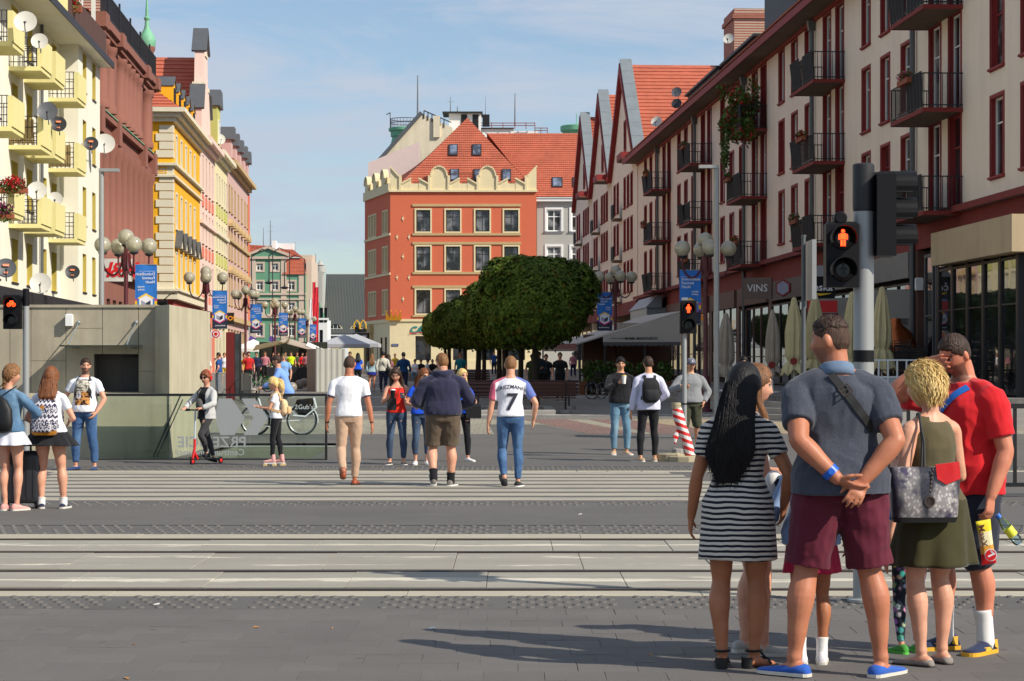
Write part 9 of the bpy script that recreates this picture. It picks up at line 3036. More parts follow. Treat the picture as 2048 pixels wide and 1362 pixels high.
P.pants(cloth('olive_cargo',(62,64,48),0.9,0.15,160,0.9),length=1.05,ease=0.030,name='cargo_shorts',amp=0.007)
P.shoes(M_wsneak,M_sole);P.hair(H_black,th=0.010,front=0.05)
P.place(X(1381,41.2),41.2,186,'man in a grey sweatshirt and cap behind the thin signal pole')
capo=empty('cap',P.o.location,P.o.rotation_euler.z,'grey and white baseball cap on the man in the grey sweatshirt','cap')
k=MB()
for i in range(9):
 pass
k.lathe([(0.093,0.035),(0.095,0.06),(0.085,0.10),(0.055,0.128),(0.01,0.138)],20);k.v=[tuple(P.headM@V((x*0.93,y*1.08,z)))for x,y,z in k.v]
k.build('crown',cloth('cap_grey',(110,112,122),0.9),capo)
k=MB();n=10;v=[]
for q in range(n+1):
 a=PI*q/n;v+=[(0.085*math.cos(a),0.07+0.025*math.sin(a),0.042),(0.078*math.cos(a),0.095+0.075*math.sin(a),0.032)]
k.add([P.headM@V(q)for q in v]+[P.headM@(V(q)+V((0,0,.006)))for q in v],[(2*i,2*i+2,2*i+3,2*i+1)for i in range(n)]+[(2*i+2*n+2,2*i+1+2*n+2,2*i+3+2*n+2,2*i+2+2*n+2)for i in range(n)]);k.build('peak',cloth('cap_navy',(50,56,90),0.9),capo)
MB().prism([(-0.02,0),(0.02,0),(0,0.04)],'y',0.0,0.004).build('emblem',M_bwhite,capo,P.headM@V((0,0.100,0.065)))
cup(P.W(P.wr[1]+V((-0.02,0.10,0.05))),clear_glass('cup_plastic',(0.78,0.80,0.66)),M_wtrim,'clear iced drink with a green straw in the hand of the grey sweatshirt man',0.13,mat('straw_green',(30,130,60),0.5))
P=Person(1.80,'m',voxel=0.014);P.pose(head=(0,-4,0));P.body(S_east);P.top(M_blkcl,sleeve=1.9);P.pants(M_blkcl);P.shoes(M_bsneak);P.hair(H_black,th=0.022,front=0.045)
P.place(X(1487,47),47,180,'black-haired man further back, only his face shows above the two girls')
P=Person(1.745,'m',bulk=1.02,voxel=MV)
P.pose(feet=((-0.155,0.0),(0.145,0.02)),toe=(-12,30),hands=((-0.215,0.10,0.90),(0.22,0.10,0.92)),elbow=((-0.9,-0.4,0),(0.9,-0.4,0)),head=(26,-4,0))
P.body(S_fair,hands=(((0.5,0.5,-0.8),(0.8,0,0.3)),((-0.5,0.5,-0.8),(-0.8,0,0.3))),features=dict(stubble=(0.05,0.035,0.03),stub_a=0.8))
ts=P.top(M_wt,hem=0.91,sleeve=0.58,ease=0.014,name='t_shirt',hang=0.008,amp=0.006)
def photo_print(n,l,col):
 sep=n.new('ShaderNodeSeparateXYZ');l.new(coords(n,l,'Object'),sep.inputs[0])
 f=noise_(n,l,coords(n,l,'Object',(1,1,2.2)),16,4,0.7)
 lo=mixc(n,l,ramp(n,l,f,0.46,0.52),lin((44,34,30)),lin((216,150,84)))
 hi=mixc(n,l,ramp(n,l,f,0.44,0.52),lin((90,84,76)),lin((222,214,196)))
 return mixc(n,l,ramp(n,l,sep.outputs['Z'],0.499,0.501)if False else ramp(n,l,math_(n,l,'SUBTRACT',sep.outputs['Z'],0.70),0.52,0.54),lo,hi)
print_on(ts,rect_mesh(0.24,0.40,12),Matrix.Translation((0,0.4,1.22))@Matrix.Rotation(PI,4,'Z'),(0,-1,0),cloth('photo_print',(200,180,150),0.9,0.1,100,0.2,0.0,photo_print),'shirt_print',0.003)
print_on(ts,text_mesh('8',0.16,0.0,0.006),Matrix.Translation((0.055,0.4,1.17))@Matrix.Rotation(PI,4,'Z'),(0,-1,0),M_bwhite,'shirt_number',0.005)
P.pants(M_jean,length=1.90,ease=0.013,name='jeans',amp=0.007);P.shoes(cloth('navy_slip_on',(40,64,108),0.8),M_sole_d,h=0.07,sole_h=0.012)
P.hair(H_dbrown,th=0.016,front=0.060,side=0.01,nape=-0.05,rough=0.4,sideth=0.006)
P.place(X(170,gnd(940)),gnd(940),172,'bearded man in a white printed T-shirt and blue jeans by the concrete wall')
backpack(P,M_strap,M_strap,'black backpack straps on the man in the printed T-shirt',w=0.13,h0=1.0)
P=Person(1.60,'f',bulk=1.08,hip=1.05,leg=1.08,voxel=0.0095)
P.pose(feet=((-0.10,0.0),(0.15,0.03)),toe=(-24,4),hands=((-0.18,0.18,0.95),(0.16,0.22,1.0)),head=(-4,-8,0))
P.body(S_fair);P.top(M_wt,hem=0.95,sleeve=0.55,name='t_shirt');P.skirt(M_blkcl,1.06,0.72,0.012,0.15,folds=8,famp=0.022,seed=2)
for i in(0,1):P.shoe(i,cloth('navy_canvas',(44,48,72),0.9),M_sole,h=0.068,sole_h=0.026);P.sock(i,M_sockw,0.05)
P.hair(H_chest,th=0.016,front=0.06,side=-0.03,nape=-0.09,rough=0.1);P.mane(H_chest,1.24,amp=0.004,locks=27,seed=9,w=(.088,.10,.115,.105,.075))
P.place(X(100,gnd(1017)),gnd(1017),-6,'girl with long chestnut hair in a white top and black skirt, seen from behind')
def tribal(n,l,col):
 sep=n.new('ShaderNodeSeparateXYZ');l.new(coords(n,l,'Object'),sep.inputs[0])
 a=math_(n,l,'ABSOLUTE',math_(n,l,'SUBTRACT',math_(n,l,'FRACT',math_(n,l,'MULTIPLY',sep.outputs['X'],22.0)),0.5))
 z=math_(n,l,'ADD',math_(n,l,'MULTIPLY',sep.outputs['Z'],17.0),math_(n,l,'MULTIPLY',a,1.1))
 f1=math_(n,l,'FRACT',z);f2=math_(n,l,'FRACT',math_(n,l,'MULTIPLY',sep.outputs['Z'],6.0))
 k1=ramp(n,l,f1,0.42,0.50);k2=ramp(n,l,noise_(n,l,coords(n,l,'Object',(1,1,1)),60,1),0.5,0.53)
 return mixc(n,l,mixc(n,l,ramp(n,l,f2,0.55,0.58),k1,k2),lin((46,44,66)),lin((206,204,210)))
backpack(P,cloth('tribal_print',(200,200,206),0.9,0.05,150,0.4,0.0,tribal),cloth('tribal_print',(200,200,206),0.9),'navy and white patterned backpack with an ochre base',w=0.17,h0=0.93,h1=1.36,dp=0.19,bottom=cloth('ochre_suede',(176,116,30),0.95))
bpk=[o for o in bpy.data.objects if o.name.startswith('backpack')][-1]
MB().prism([(-0.03,0),(0,-0.03),(0.03,0),(0,0.03)],'y',-0.004,0).build('patch',cloth('tan_patch',(196,130,60),0.9),bpk,(0.0,(-0.125-0.178)*P.s,1.27*P.s))
P=Person(1.63,'f',voxel=0.0095)
P.pose(feet=((-0.05,0.0),(0.09,0.02)),toe=(-4,20),hands=((-0.2,0.14,0.92),(0.17,0.24,1.04)),elbow=((-.6,-1,0),(1.0,-0.4,-0.3)),head=(-36,-6,0))
P.body(S_fair);P.top(denim('jacket_denim',(70,104,136),(124,156,180)),hem=0.95,sleeve=1.85,ease=0.018,name='denim_jacket',sleeve_ease=0.018,amp=0.007)
P.skirt(cloth('pale_grey_skirt',(206,208,216),0.9),1.0,0.74,0.012,0.10,folds=9,famp=0.016)
for i in(0,1):P.shoe(i,cloth('pink_canvas',(226,160,150),0.9),M_sole,h=0.085)
P.hair(H_sandy,th=0.016,front=0.06,side=-0.02,nape=-0.09,rough=0.5)
k=MB()
for q in range(9):k.sphere(P.headM@V((0.012*math.sin(q*2.2),-0.092+0.003*q,0.03-0.030*q)),(0.024,0.02,0.024),10,8)
k.build('braid',H_sandy,P.o)
P.place(X(18,gnd(1021)),gnd(1021),-18,'girl in a denim jacket with braided hair, cut by the left edge')
o=empty('drawstring_bag',P.o.location,P.o.rotation_euler.z,'black drawstring bag on the back of the girl in the denim jacket','bag')
rings=[se((-0.02,-0.165,z),a,b_,28,2.4)for z,a,b_ in((0.88,.08,.03),(0.90,.145,.06),(1.0,.16,.075),(1.14,.15,.065),(1.24,.09,.045),(1.29,.02,.015))]
sc=Sculpt();sc.rings(rings);me=sc.mb.mesh('body',[M_strap]);me.shade_smooth();obj('body',me,o)
MB().tube([(-0.02,-0.16,1.28),(-0.07,-0.10,1.38),(-0.09,0.0,1.41)],0.006,5).tube([(-0.02,-0.16,1.28),(0.08,-0.10,1.36),(0.10,0.0,1.40)],0.006,5).build('cord',M_strap,o)
sk=empty('suitcase',(X(18,gnd(1021))+0.05,gnd(1021)+0.42,0),R(6),'black hard-shell suitcase on wheels behind the girl in the denim jacket','suitcase')
M_case=mat('black_shell',(44,45,50),0.35,0.15,5)
k=MB();rings=[se((0,0,z),0.225*a,0.13*b_,36,5.0)for z,a,b_ in((0.06,.86,.8),(0.075,.96,.95),(0.12,1,1),(0.58,1,1),(0.64,.96,.95),(0.655,.86,.8))]
sc=Sculpt();sc.rings(rings);me=sc.mb.mesh('shell',[M_case]);me.shade_smooth();obj('shell',me,sk)
k=MB()
for q in range(5):k.box(-0.16+0.075*q,-0.135+0.075*q,-0.139,-0.128,0.13,0.58)
k.build('rib',M_case,sk)
MB().tube([(-0.09,0.1,0.65),(-0.09,0.1,1.0),(0.09,0.1,1.0),(0.09,0.1,0.65)],0.012,6).build('handle',M_dark,sk)
for sx in(-0.17,0.17):
 for sy in(-0.09,0.09):MB().lathe([(0.03,-0.012),(0.03,0.012)],12,(sx,sy,0.03),0,Matrix.Rotation(PI/2,3,'Y')).box(sx-0.02,sx+0.02,sy-0.01,sy+0.01,0.03,0.075).build('wheel',M_sblack,sk)
P=Person(1.52,'m',bulk=0.90,voxel=MV,headscale=1.0)
P.pose(feet=((0.015,-0.02),(0.05,-0.22)),toe=(0,10),footlift=((0.11,0),(0.02,-14)),hands=((-0.20,0.30,0.93),(0.20,0.30,0.93)),elbow=((-1,-0.6,-0.3),(1,-0.6,-0.3)),head=(16,-4,0))
P.body(S_fair,hands=(((0.5,0.7,0.0),(0,0.2,-1)),((-0.5,0.7,0.0),(0,0.2,-1))))
P.top(M_blkcl,hem=0.90,sleeve=0.5,ease=0.010,name='t_shirt')
jk=P.top(cloth('pale_grey_jacket',(186,186,184),0.9,0.08,150,0.9),hem=0.86,sleeve=1.92,ease=0.024,name='jacket',sleeve_ease=0.020,amp=0.007)
b_=bmesh.new();b_.from_mesh(jk.data)
bmesh.ops.delete(b_,geom=[f for f in b_.faces if(lambda c:c.y>0.02 and abs(c.x)<0.075+0.03*max(0,1.1-c.z))(f.calc_center_median())],context='FACES')
b_.to_mesh(jk.data);b_.free();jk.modifiers.new('thickness','SOLIDIFY').thickness=0.008
P.pants(cloth('faded_black_denim',(58,58,60),0.9,0.25,160,0.9),length=1.92,ease=0.006,name='jeans');P.shoes(M_bsneak,M_sole_d,h=0.09)
P.hair(hair_mat('auburn_hair',(90,44,24),(160,92,56)),th=0.020,front=0.050,temple=0.02,side=-0.02,nape=-0.07,rough=0.5)
sc_yaw=52
P.place(X(412,gnd(928)),gnd(928)+0.05,90+sc_yaw,'boy with red headphones in a pale grey jacket riding a kick scooter')
specs(P,M_sblack,'thin black glasses on the boy on the scooter')
o=empty('headphones',P.o.location,P.o.rotation_euler.z,'red headphones on the boy on the scooter','headphones')
k=MB().tube([P.headM@V((0.092*math.cos(PI*q/14),-0.015,0.0+0.135*math.sin(PI*q/14)))for q in range(15)],0.012,6)
k.build('band',M_sign_r,o)
for sx in(-1,1):MB().lathe([(0.032,-0.012),(0.036,0),(0.03,0.014)],14,P.headM@V((sx*0.09,-0.012,0.0)),0,P.headM.to_3x3()@Matrix.Rotation(PI/2,3,'Y')).build('ear_cup',M_sign_r,o)
o=empty('chest_bag',P.o.location,P.o.rotation_euler.z,'grey sling bag across the chest of the boy on the scooter','bag')
MB().sphere((0.0,0.165,0.99),(0.07,0.05,0.10),14,10).build('body',cloth('sling_grey',(90,88,84),0.9),o);MB().tube([(0.02,0.17,1.08),(0.06,0.14,1.20),(0.09,0.03,1.27)],0.016,6).build('strap',M_strap,o)
ks=empty('kick_scooter',P.o.location,P.o.rotation_euler.z,'black and red kick scooter under the boy with red headphones','scooter')
MB().bbox(-0.055,0.055,-0.28,0.20,0.075,0.095,0.008).build('deck',M_dark,ks)
MB().tube([(0,0.20,0.085),(0,0.27,0.20)],0.022,8).tube([(0,0.315,0.10),(0,0.27,0.26),(0,0.265,0.42)],0.022,8).build('fork',M_sign_r,ks)
MB().tube([(0,0.265,0.42),(0,0.25,0.90)],0.016,8).build('stem',mat('scooter_grey',(190,196,200),0.4,0.05),ks)
MB().tube([(-0.24,0.25,0.90),(0.24,0.25,0.90)],0.013,8).tube([(-0.24,0.25,0.90),(-0.14,0.25,0.90)],0.020,8).tube([(0.14,0.25,0.90),(0.24,0.25,0.90)],0.020,8).build('handlebar',M_sblack,ks)
wh=MB().lathe([(0.03,-0.012),(0.052,-0.012),(0.052,0.012),(0.03,0.012)],18,(0,0,0),0,Matrix.Rotation(PI/2,3,'Y'))
for y in(0.315,-0.33):
 w_=obj('wheel',wh.mesh('wheel',M_sblack),ks,(0,y,0.052));MB().lathe([(0.012,-0.014),(0.03,-0.013),(0.03,0.013),(0.012,0.014)],14,(0,0,0),0,Matrix.Rotation(PI/2,3,'Y')).build('hub',M_sign_r,w_)
MB().box(-0.03,0.03,-0.36,-0.27,0.105,0.112).build('mudguard',M_dark,ks)
P=Person(1.37,'f',bulk=0.88,hip=0.95,voxel=0.0095,headscale=0.95)
P.pose(feet=((-0.06,0.06),(0.06,-0.06)),toe=(-6,8),hands=((-0.10,0.26,0.90),(0.08,0.27,0.91)),elbow=((-0.5,-0.8,-0.5),(0.5,-0.8,-0.5)),head=(0,-16,0),footlift=((0,0),(0,0)))
P.body(S_fair,hands=(((0.1,0.9,0.15),(0,0.1,1)),((-0.2,0.9,0.15),(0,0.1,1))),features=dict(brow=(0.3,0.2,0.1)))
P.top(M_wt,hem=0.92,sleeve=0.5,ease=0.010,name='t_shirt');P.pants(M_blkcl,length=1.86,ease=0.007,name='leggings',amp=0.002)
M_skate=cloth('pink_leather',(226,164,158),0.6,0.08,100,0.3)
for i in(0,1):
 P.shoe(i,M_skate,None,h=0.085,high=0.03,name='roller_skate')
 MM=P.footM(i)
 sk_o=P.o.children[-1]
 MB().box(-0.03,0.03,-0.06,0.13,-0.085,-0.070,0,MM).build('plate',M_bwhite,sk_o)
 for y in(-0.04,0.105):
  for sx in(-0.04,0.04):MB().lathe([(0.010,-0.014),(0.030,-0.014),(0.030,0.014),(0.010,0.014)],14,MM@V((sx,y,-0.108)),0,Matrix.Rotation(PI/2,3,'Y')).build('wheel',mat('amber_wheel',(226,200,140),0.5),sk_o)
P.hair(H_blond,th=0.013,front=0.062,side=-0.01,nape=-0.08,rough=0.1)
sc=Sculpt();sc.limb([P.headM@V((0,-.085,.06)),P.headM@V((0,-.125,.0)),P.headM@V((0,-.12,-.10)),P.headM@V((0,-.10,-.20))],[.022,.038,.042,.014],14)
me=sc.done('ponytail',0.008,2);P.wrinkle(me,0.012,22,0.6,3);P.child('ponytail',me,H_blond)
P.place(X(553,gnd(931)),gnd(931),82,'blond girl in white top and black leggings standing on pink roller skates',z=0.052)
P.M=Matrix.Translation(P.o.location)@Matrix.Rotation(R(82),4,'Z')
o=empty('phone',P.W(P.wr[0]+V((0.05,0.13,0.03))),R(82),'phone in the hands of the roller-skating girl','phone')
MB().bbox(-0.034,0.034,-0.07,0.07,-0.004,0.004,0.002).build('body',M_bgrey,o);MB().box(-0.031,0.031,-0.065,0.065,0.0042,0.005).build('screen',MATS['phone_screen'],o)
backpack(P,cloth('peach_nylon',(232,196,150),0.8,0.06,100,0.4),cloth('peach_nylon2',(222,182,132),0.8),'peach coloured backpack on the roller-skating girl',w=0.12,h0=0.98,h1=1.32,dp=0.13)
M_tyre=mat('tyre',(30,30,32),0.8,0.1);M_spoke=mat('spoke',(180,182,184),0.35,0.05,metal=0.5)
def bicycle(x,d,rz,label,fm,wr=0.33,basket=True,panel=None,disc=None,group=None,z=None):
 o=empty('bicycle',(x,d,gz(d)if z is None else z),rz,label,'bicycle',group)
 for y in(0.53,-0.53):
  k=MB()
  n=32
  k.tube([(0,y+wr*math.cos(2*PI*q/n),wr+wr*math.sin(2*PI*q/n))for q in range(n+1)],0.020,6,cap=False)
  w_=k.build('wheel',M_tyre,o)
  k=MB().tube([(0,y+(wr-.03)*math.cos(2*PI*q/n),wr+(wr-.03)*math.sin(2*PI*q/n))for q in range(n+1)],0.012,5,cap=False)
  for q in range(14):
   a=2*PI*q/14;k.tube([(0.02*(-1)**q,y,wr),(0,y+(wr-.03)*math.cos(a),wr+(wr-.03)*math.sin(a))],0.0025,3)
  k.build('rim',M_spoke,w_)
  if y<0 or not basket:
   mg=MB().tube([(0,y+(wr+.035)*math.cos(a),wr+(wr+.035)*math.sin(a))for a in[R(t)for t in range(10,200,15)]],0.014,5);mg.build('mudguard',fm,o)
  if disc and y<0:
   MB().lathe([(0.25,-0.03),(0.26,0),(0.25,0.03)],24,(0,y,wr+0.02),0,Matrix.Rotation(PI/2,3,'Y')).build('wheel_cover',disc[0],o)
   for q in range(6):MB().box(-0.034,0.034,y-0.2+0.03*abs(q-2.5),y+0.2-0.03*abs(q-2.5),wr-0.15+0.06*q,wr-0.125+0.06*q).build('cover_stripe',disc[1],o)
 f=MB().tube([(0,0.45,0.80),(0,0.36,0.50),(0,0.02,0.30),(0,-0.10,0.42)],0.026,8).tube([(0,0.02,0.30),(0,-0.18,0.82)],0.020,8).tube([(0,0.02,0.30),(0,-0.53,wr)],0.014,6).tube([(0,-0.14,0.70),(0,-0.53,wr)],0.012,6).tube([(0,0.46,0.84),(0,0.44,0.74),(0,0.53,wr)],0.018,8)
 f.build('frame',fm,o)
 MB().tube([(-0.28,0.28,1.04),(-0.18,0.40,1.06),(0,0.44,1.02),(0.18,0.40,1.06),(0.28,0.28,1.04)],0.013,6).tube([(0,0.44,1.02),(0,0.46,0.84)],0.014,6).build('handlebar',M_sblack,o)
 k=MB().sphere((0,-0.22,0.90),(0.085,0.13,0.04),14,8).tube([(0,-0.19,0.82),(0,-0.2,0.89)],0.014,6);k.build('saddle',M_sblack,o)
 k=MB().lathe([(0.09,-0.01),(0.09,0.01)],16,(0.03,0.02,0.30),0,Matrix.Rotation(PI/2,3,'Y')).tube([(0.03,0.02,0.30),(0.05,0.12,0.18),(0.12,0.12,0.18)],0.010,5).tube([(-0.03,0.02,0.30),(-0.05,-0.08,0.42),(-0.12,-0.08,0.42)],0.010,5);k.build('crank',M_spoke,o)
 if basket:
  k=MB()
  for z in(0.80,0.87,0.94,1.0):k.tube([(-0.15,0.50,z),(-0.17,0.82,z),(0.17,0.82,z),(0.15,0.50,z),(-0.15,0.50,z)],0.008,4)
  for q in range(5):
   for y in(0.50,0.82):k.tube([(-0.15+0.075*q,y,0.78),(-0.16+0.08*q,y,1.0)],0.006,4)
   for sx in(-1,1):k.tube([(sx*0.15,0.52+0.075*q,0.78),(sx*0.165,0.52+0.075*q,1.0)],0.006,4)
  k.box(-0.14,0.14,0.51,0.81,0.775,0.785);k.build('basket',M_dark,o)
 if panel:
  k=MB().prism([(-0.78,0.46),(-0.50,0.40),(-0.34,0.60),(-0.42,0.80),(-0.80,0.84)],'x',-0.03,0.03)
  pn=k.build('advert_panel',M_sblack,o)
  k=MB().tube([(0.034,-0.80,0.84),(0.034,-0.86,0.62),(0.034,-0.62,0.42),(0.034,-0.34,0.44)],0.024,5).tube([(-0.034,-0.80,0.84),(-0.034,-0.86,0.62),(-0.034,-0.62,0.42),(-0.034,-0.34,0.44)],0.024,5);k.build('panel_edge',M_bwhite,pn)
  lettering('żGub\'s',M_bwhite,pn,(-0.034,-0.58,0.63),0.15,(0,0,-PI/2),0.001)
 return o
dB=49.5
bx=X(557,dB)
bicycle(bx,dB,R(90),'white hire bicycle with a front basket and black rear panel, ridden behind the glass',M_bwhite,panel=True)
P=Person(1.78,'m',bulk=1.0,voxel=0.012,pelvis_dz=0.02,lean=(0,0.20),pelvis=(0,-0.20))
P.pose(feet=((-0.13,0.10),(0.13,-0.10)),toe=(-4,4),footlift=((0.17,-10),(0.40,-10)),hands=((-0.27,0.33,1.08),(0.27,0.33,1.08)),elbow=((-1,-0.5,-0.5),(1,-0.5,-0.5)),head=(-6,-4,0))
P.body(S_fair,hands=(((0.1,1,-0.2),(0,0.2,-1)),((-0.1,1,-0.2),(0,0.2,-1))))
P.top(cloth('sky_shirt',(122,160,226),0.85,0.06,160,0.9),hem=0.90,sleeve=1.92,ease=0.018,name='shirt',sleeve_ease=0.016);P.pants(cloth('dark_trousers',(60,62,76),0.9),length=1.9);P.shoes(M_bsneak)
P.hair(H_dbrown,th=0.022,front=0.055,rough=0.4,sideth=0.010)
P.place(bx,dB,90,'man in a light blue shirt riding the white hire bicycle',z=gz(dB))
bicycle(X(516,97),97,R(62),'green bicycle with a round green and white wheel cover by the grey railing',mat('bike_green',(20,120,50),0.4),basket=False,disc=(mat('cover_green',(30,130,60),0.4),M_bwhite))
for i,(px,d,rz,lab)in enumerate(((1206,83,0.9,'dark bicycle parked left of the man in the black sweatshirt'),(1222,84,0.7,'second dark bicycle, leaning half behind the black sweatshirt'),(1276,84,0.8,'dark bicycle parked behind the man with the black backpack'))):bicycle(X(px,d),d,rz,lab,M_dark,basket=(i==1),group='parked bicycles')
#  passers-by further off
def walker(px,d,H,sex,rz,label,top_m,sl,bot_m,bl,hair_m,skin=S_fair,skirt=None,mane=None,pose=0,vox=0.016,bulk=1.0,capm=None,bag=None,hands=None,head=(0,-4,0)):
 P_=Person(H,sex,bulk=bulk,voxel=vox)
 st=[((-0.09,0.0),(0.10,0.03)),((-0.08,-0.22),(0.08,0.14)),((-0.08,0.16),(0.08,-0.20))][pose]
 lf=[((0,0),(0,0)),((0.08,-40),(0,0)),((0,0),(0.08,-40))][pose]
 P_.pose(feet=st,footlift=lf,hands=hands,head=head)
 P_.body(skin)
 P_.top(top_m,hem=0.93,sleeve=sl,tank=(sl==0))
 if skirt:P_.skirt(bot_m,1.03,skirt,0.01,0.05,folds=5)
 else:P_.pants(bot_m,length=bl)
 P_.shoes(M_bsneak if sex=='m' else M_gsneak)
 P_.hair(hair_m,th=0.016,rough=0.3,sideth=0.010 if sex=='m' else None)
 if mane:P_.mane(hair_m,mane*P_.s)
 P_.place(X(px,d),d,rz,label)
 if bag:
  o=empty('bag',P_.o.location,P_.o.rotation_euler.z,bag[1],'bag')
  sx=bag[0]
  k=MB().sphere((sx*0.20*P_.s,-0.10,0.98*P_.s),(0.10,0.08,0.13),12,8);k.build('body',M_strap,o)
  MB().tube([(sx*0.20*P_.s,-0.13,1.08*P_.s),(0,-0.15,1.28*P_.s),(-sx*0.12*P_.s,-0.06,1.46*P_.s)],0.014,5).build('strap',M_strap,o)
 return P_
c_=lambda nm,c:cloth(nm,c,0.9,0.1,120,0.5)
M_sky2,M_navy2,M_blu2,M_crm,M_teal=c_('faded_sky_cotton',(120,168,200)),c_('navy_cotton',(36,42,72)),c_('mid_blue_cotton',(34,76,140)),c_('cream_knit',(198,196,184)),c_('petrol_blue_cotton',(20,62,104))
M_yelT,M_grn,M_pnk,M_red2,M_gry=c_('yellow_cotton',(214,180,60)),c_('army_green',(62,76,50)),c_('rose_knit',(186,118,130)),c_('crimson_cotton',(190,36,40)),c_('mid_grey_cotton',(120,118,116))
walker(744,95,1.68,'f',4,'woman in a pale blue top and short royal blue skirt, walking away',c_('pale_blue_jersey',(150,176,186)),1.9,c_('royal_skirt',(28,40,140)),0,H_sandy,skirt=0.78,mane=1.24,pose=1)
walker(766,94,1.80,'m',2,'man in a cream sweater and dark trousers with a dark sling bag, walking away',M_crm,1.9,M_navy2,1.92,H_black,S_east,pose=2,bag=(1,'dark sling bag on the back of the man in the cream sweater'))
walker(777,97,1.66,'f',0,'dark-haired woman half hidden by the man in the cream sweater',M_pnk,1.0,M_jeand,1.9,H_dbrown,mane=1.25,pose=1)
walker(790,135,1.55,'m',180,'small person in a yellow T-shirt facing the camera before the buff wall',M_yelT,0.6,M_navy2,1.9,H_chest)
walker(807,90,1.78,'m',0,'dark-haired man in a petrol blue shirt behind the women with the phone',M_teal,1.6,M_navy2,1.9,H_black,S_east,pose=0)
walker(716,105,1.70,'f',10,'woman in a bright blue top just right of the white T-shirt man',M_blueT,0.6,M_blkcl,1.9,H_black,mane=1.3)
walker(700,108,1.76,'m',180,'dark-haired man facing us behind the head of the white T-shirt man',M_blkcl,1.9,M_blkcl,1.9,H_black,S_east)
walker(686,112,1.72,'m',170,'man in dark clothes next to the white fence panels',M_gry,1.9,M_blkcl,1.9,H_dbrown)
walker(1078,84,1.84,'m',182,'man in a dark jacket holding a paper, left of the man in black',c_('slate_jacket',(52,66,74)),1.9,M_blkcl,1.9,H_black,S_east,hands=((-0.12,0.26,1.20),(0.10,0.26,1.5)),head=(0,-20,0),vox=0.014)
walker(1065,86,1.72,'m',200,'person in army green shorts beside the man reading a paper',M_grn,0.6,M_grn,1.0,H_black)
walker(1092,87,1.70,'m',190,'person in black half hidden behind the man reading a paper',M_blkcl,1.9,M_blkcl,1.9,H_dbrown)
walker(1120,80,1.80,'m',178,'man dressed all in black with a printed shirt, standing right of the trees',M_blkcl,0.6,M_blkcl,1.92,H_dbrown,vox=0.014)
walker(1146,138,1.66,'f',6,'woman with grey hair in a rose pink top walking away near the planters',M_pnk,0.9,M_navy2,1.9,hair_mat('grey_hair',(140,136,130),(200,196,190)),pose=2)
walker(385,92,1.80,'m',185,'bald man in a faded light blue T-shirt near the menu stand',M_sky2,0.65,M_navy2,1.9,H_sandy,bulk=1.2)
walker(409,90,1.76,'m',176,'man in a white T-shirt standing behind the second lamp post',M_wt,0.65,M_blkcl,1.9,H_dbrown,bulk=1.05,head=(0,0,0))
walker(402,98,1.70,'f',190,'woman in yellow half hidden by the man in the white T-shirt',M_yelT,0.6,M_blkcl,1.9,H_dbrown)
walker(438,92,1.76,'m',80,'man in a blue T-shirt with a dark backpack, seen from the side',M_blu2,0.65,M_jean,1.92,H_dbrown,hands=((-0.28,0.05,0.9),(0.12,0.16,1.52)))
walker(449,115,1.68,'f',180,'woman in a white top before the pale wall right of the blue T-shirt man',M_wt,0.6,M_yelT,1.2,H_sandy)
walker(478,104,1.75,'m',170,'man in a pale blue shirt right behind the dark red pylon',c_('pale_shirt',(160,190,226)),1.0,M_navy2,1.9,H_sandy)
walker(489,103,1.70,'f',180,'woman in a yellow top with a red scarf near the pylon',M_yelT,0.6,M_blkcl,1.9,H_dbrown)
walker(497,101,1.78,'m',200,'man in dark red standing at the third lamp post',M_red2,0.6,M_blkcl,1.9,H_black)
walker(513,118,1.72,'m',175,'man in navy in front of the small white tent',M_navy2,1.9,M_blkcl,1.9,H_black)
walker(567,80,1.74,'m',180,'man in a light blue T-shirt and camouflage cap behind the cyclist',c_('light_blue_tee',(130,172,226)),0.65,M_gry,1.0,hair_mat('camouflage_cap',(70,74,50),(110,104,76),0.9),bulk=1.05)
walker(582,130,1.70,'m',180,'person in a fluorescent yellow vest on the cafe terrace',c_('hi_vis',(206,236,30)),0.3,M_blkcl,1.9,H_dbrown)
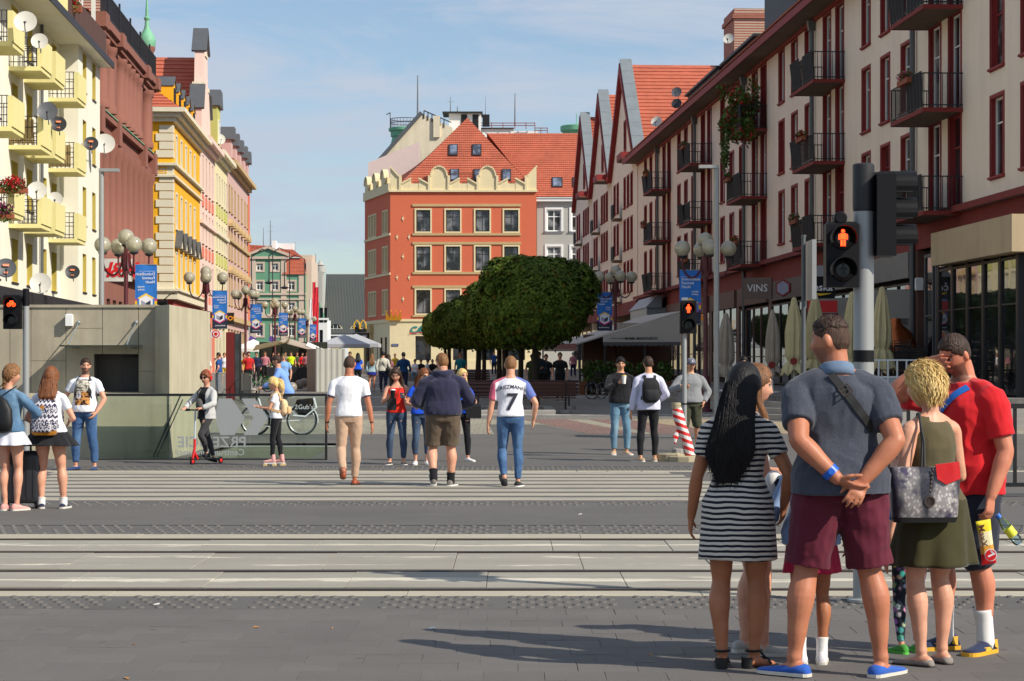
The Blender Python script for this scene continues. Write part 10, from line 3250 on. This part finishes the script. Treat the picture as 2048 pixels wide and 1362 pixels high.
for i,(px,d,m,hm,lab)in enumerate(((530,128,M_pnk,H_chest,'woman in rose pink among the people on the cafe terrace'),(546,130,M_blkcl,H_black,'person in black before the sail canopy posts'),(556,134,M_navy2,H_dbrown,'person in navy before the dark hedge'),(571,136,M_gry,H_black,'person in grey left of the fluorescent vest'),(594,138,M_grn,H_dbrown,'person in green right of the fluorescent vest'),(604,136,M_red2,H_black,'person in crimson behind the black planter box'),(614,132,M_pnk,H_dbrown,'person in pink behind the flowers of the planter box'),(623,134,M_wt,H_sandy,'person in white nearest the fence panels'))):
 walker(px,d,1.70-0.03*(i%3),'f' if i%2 else 'm',180+20*(i%3),lab,m,1.0,M_blkcl,1.9,hm,vox=0.022,mane=1.25 if i%2 else None)
def sitter(px,d,rz,label,tm,bm_,hm,skin=S_fair,sex='m'):
 P_=Person(1.70,sex,voxel=0.022,pelvis_dz=-0.44)
 P_.pose(feet=((-0.10,0.42),(0.10,0.44)),hands=((-0.12,0.36,0.56),(0.12,0.36,0.56)),head=(0,-8,0))
 P_.body(skin);P_.top(tm,hem=0.93,sleeve=0.7);P_.pants(bm_,length=1.9);P_.shoes(M_bsneak);P_.hair(hm,th=0.016)
 P_.place(X(px,d),d,rz,label)
wl_=tag(empty('low_wall',(X(865,128),128,gz(128)),0,'low pale stone seat wall beyond the trees','wall'))
for k_ in range(8):MB().bbox(-1.9+k_*0.62,-1.29+k_*0.62,-0.22,0.22,0,0.46,0.02).build('stone',M_step,wl_)
for i,(px,tm,bm_,hm,lab)in enumerate(((830,M_wt,M_jeanl,H_dbrown,'seated person in white at the left end of the seat wall'),(842,M_blkcl,M_blkcl,H_sandy,'seated man in black on the seat wall'),(855,M_wt,M_jeanl,H_black,'seated person in white and pale jeans leaning forward'),(865,M_blkcl,M_jeand,hair_mat('grey_hair',(140,136,130),(200,196,190)),'grey-haired person in black seated on the wall'),(880,M_navy2,M_blkcl,H_dbrown,'seated person in navy close to the tree trunks'))):sitter(px,127.9,180+(60 if i==2 else 0),lab,tm,bm_,hm,sex='f' if i%2==0 else 'm')
walker(921,100,1.72,'m',170,'man in a teal T-shirt between the far tree trunks',c_('teal_tee',(24,120,136)),0.65,M_blkcl,1.9,H_sandy)
walker(988,150,1.70,'m',180,'person in blue seen between the tree trunks behind the football shirt',M_blu2,0.6,M_navy2,1.9,H_dbrown)
bpy.data.scenes.remove(TMP)
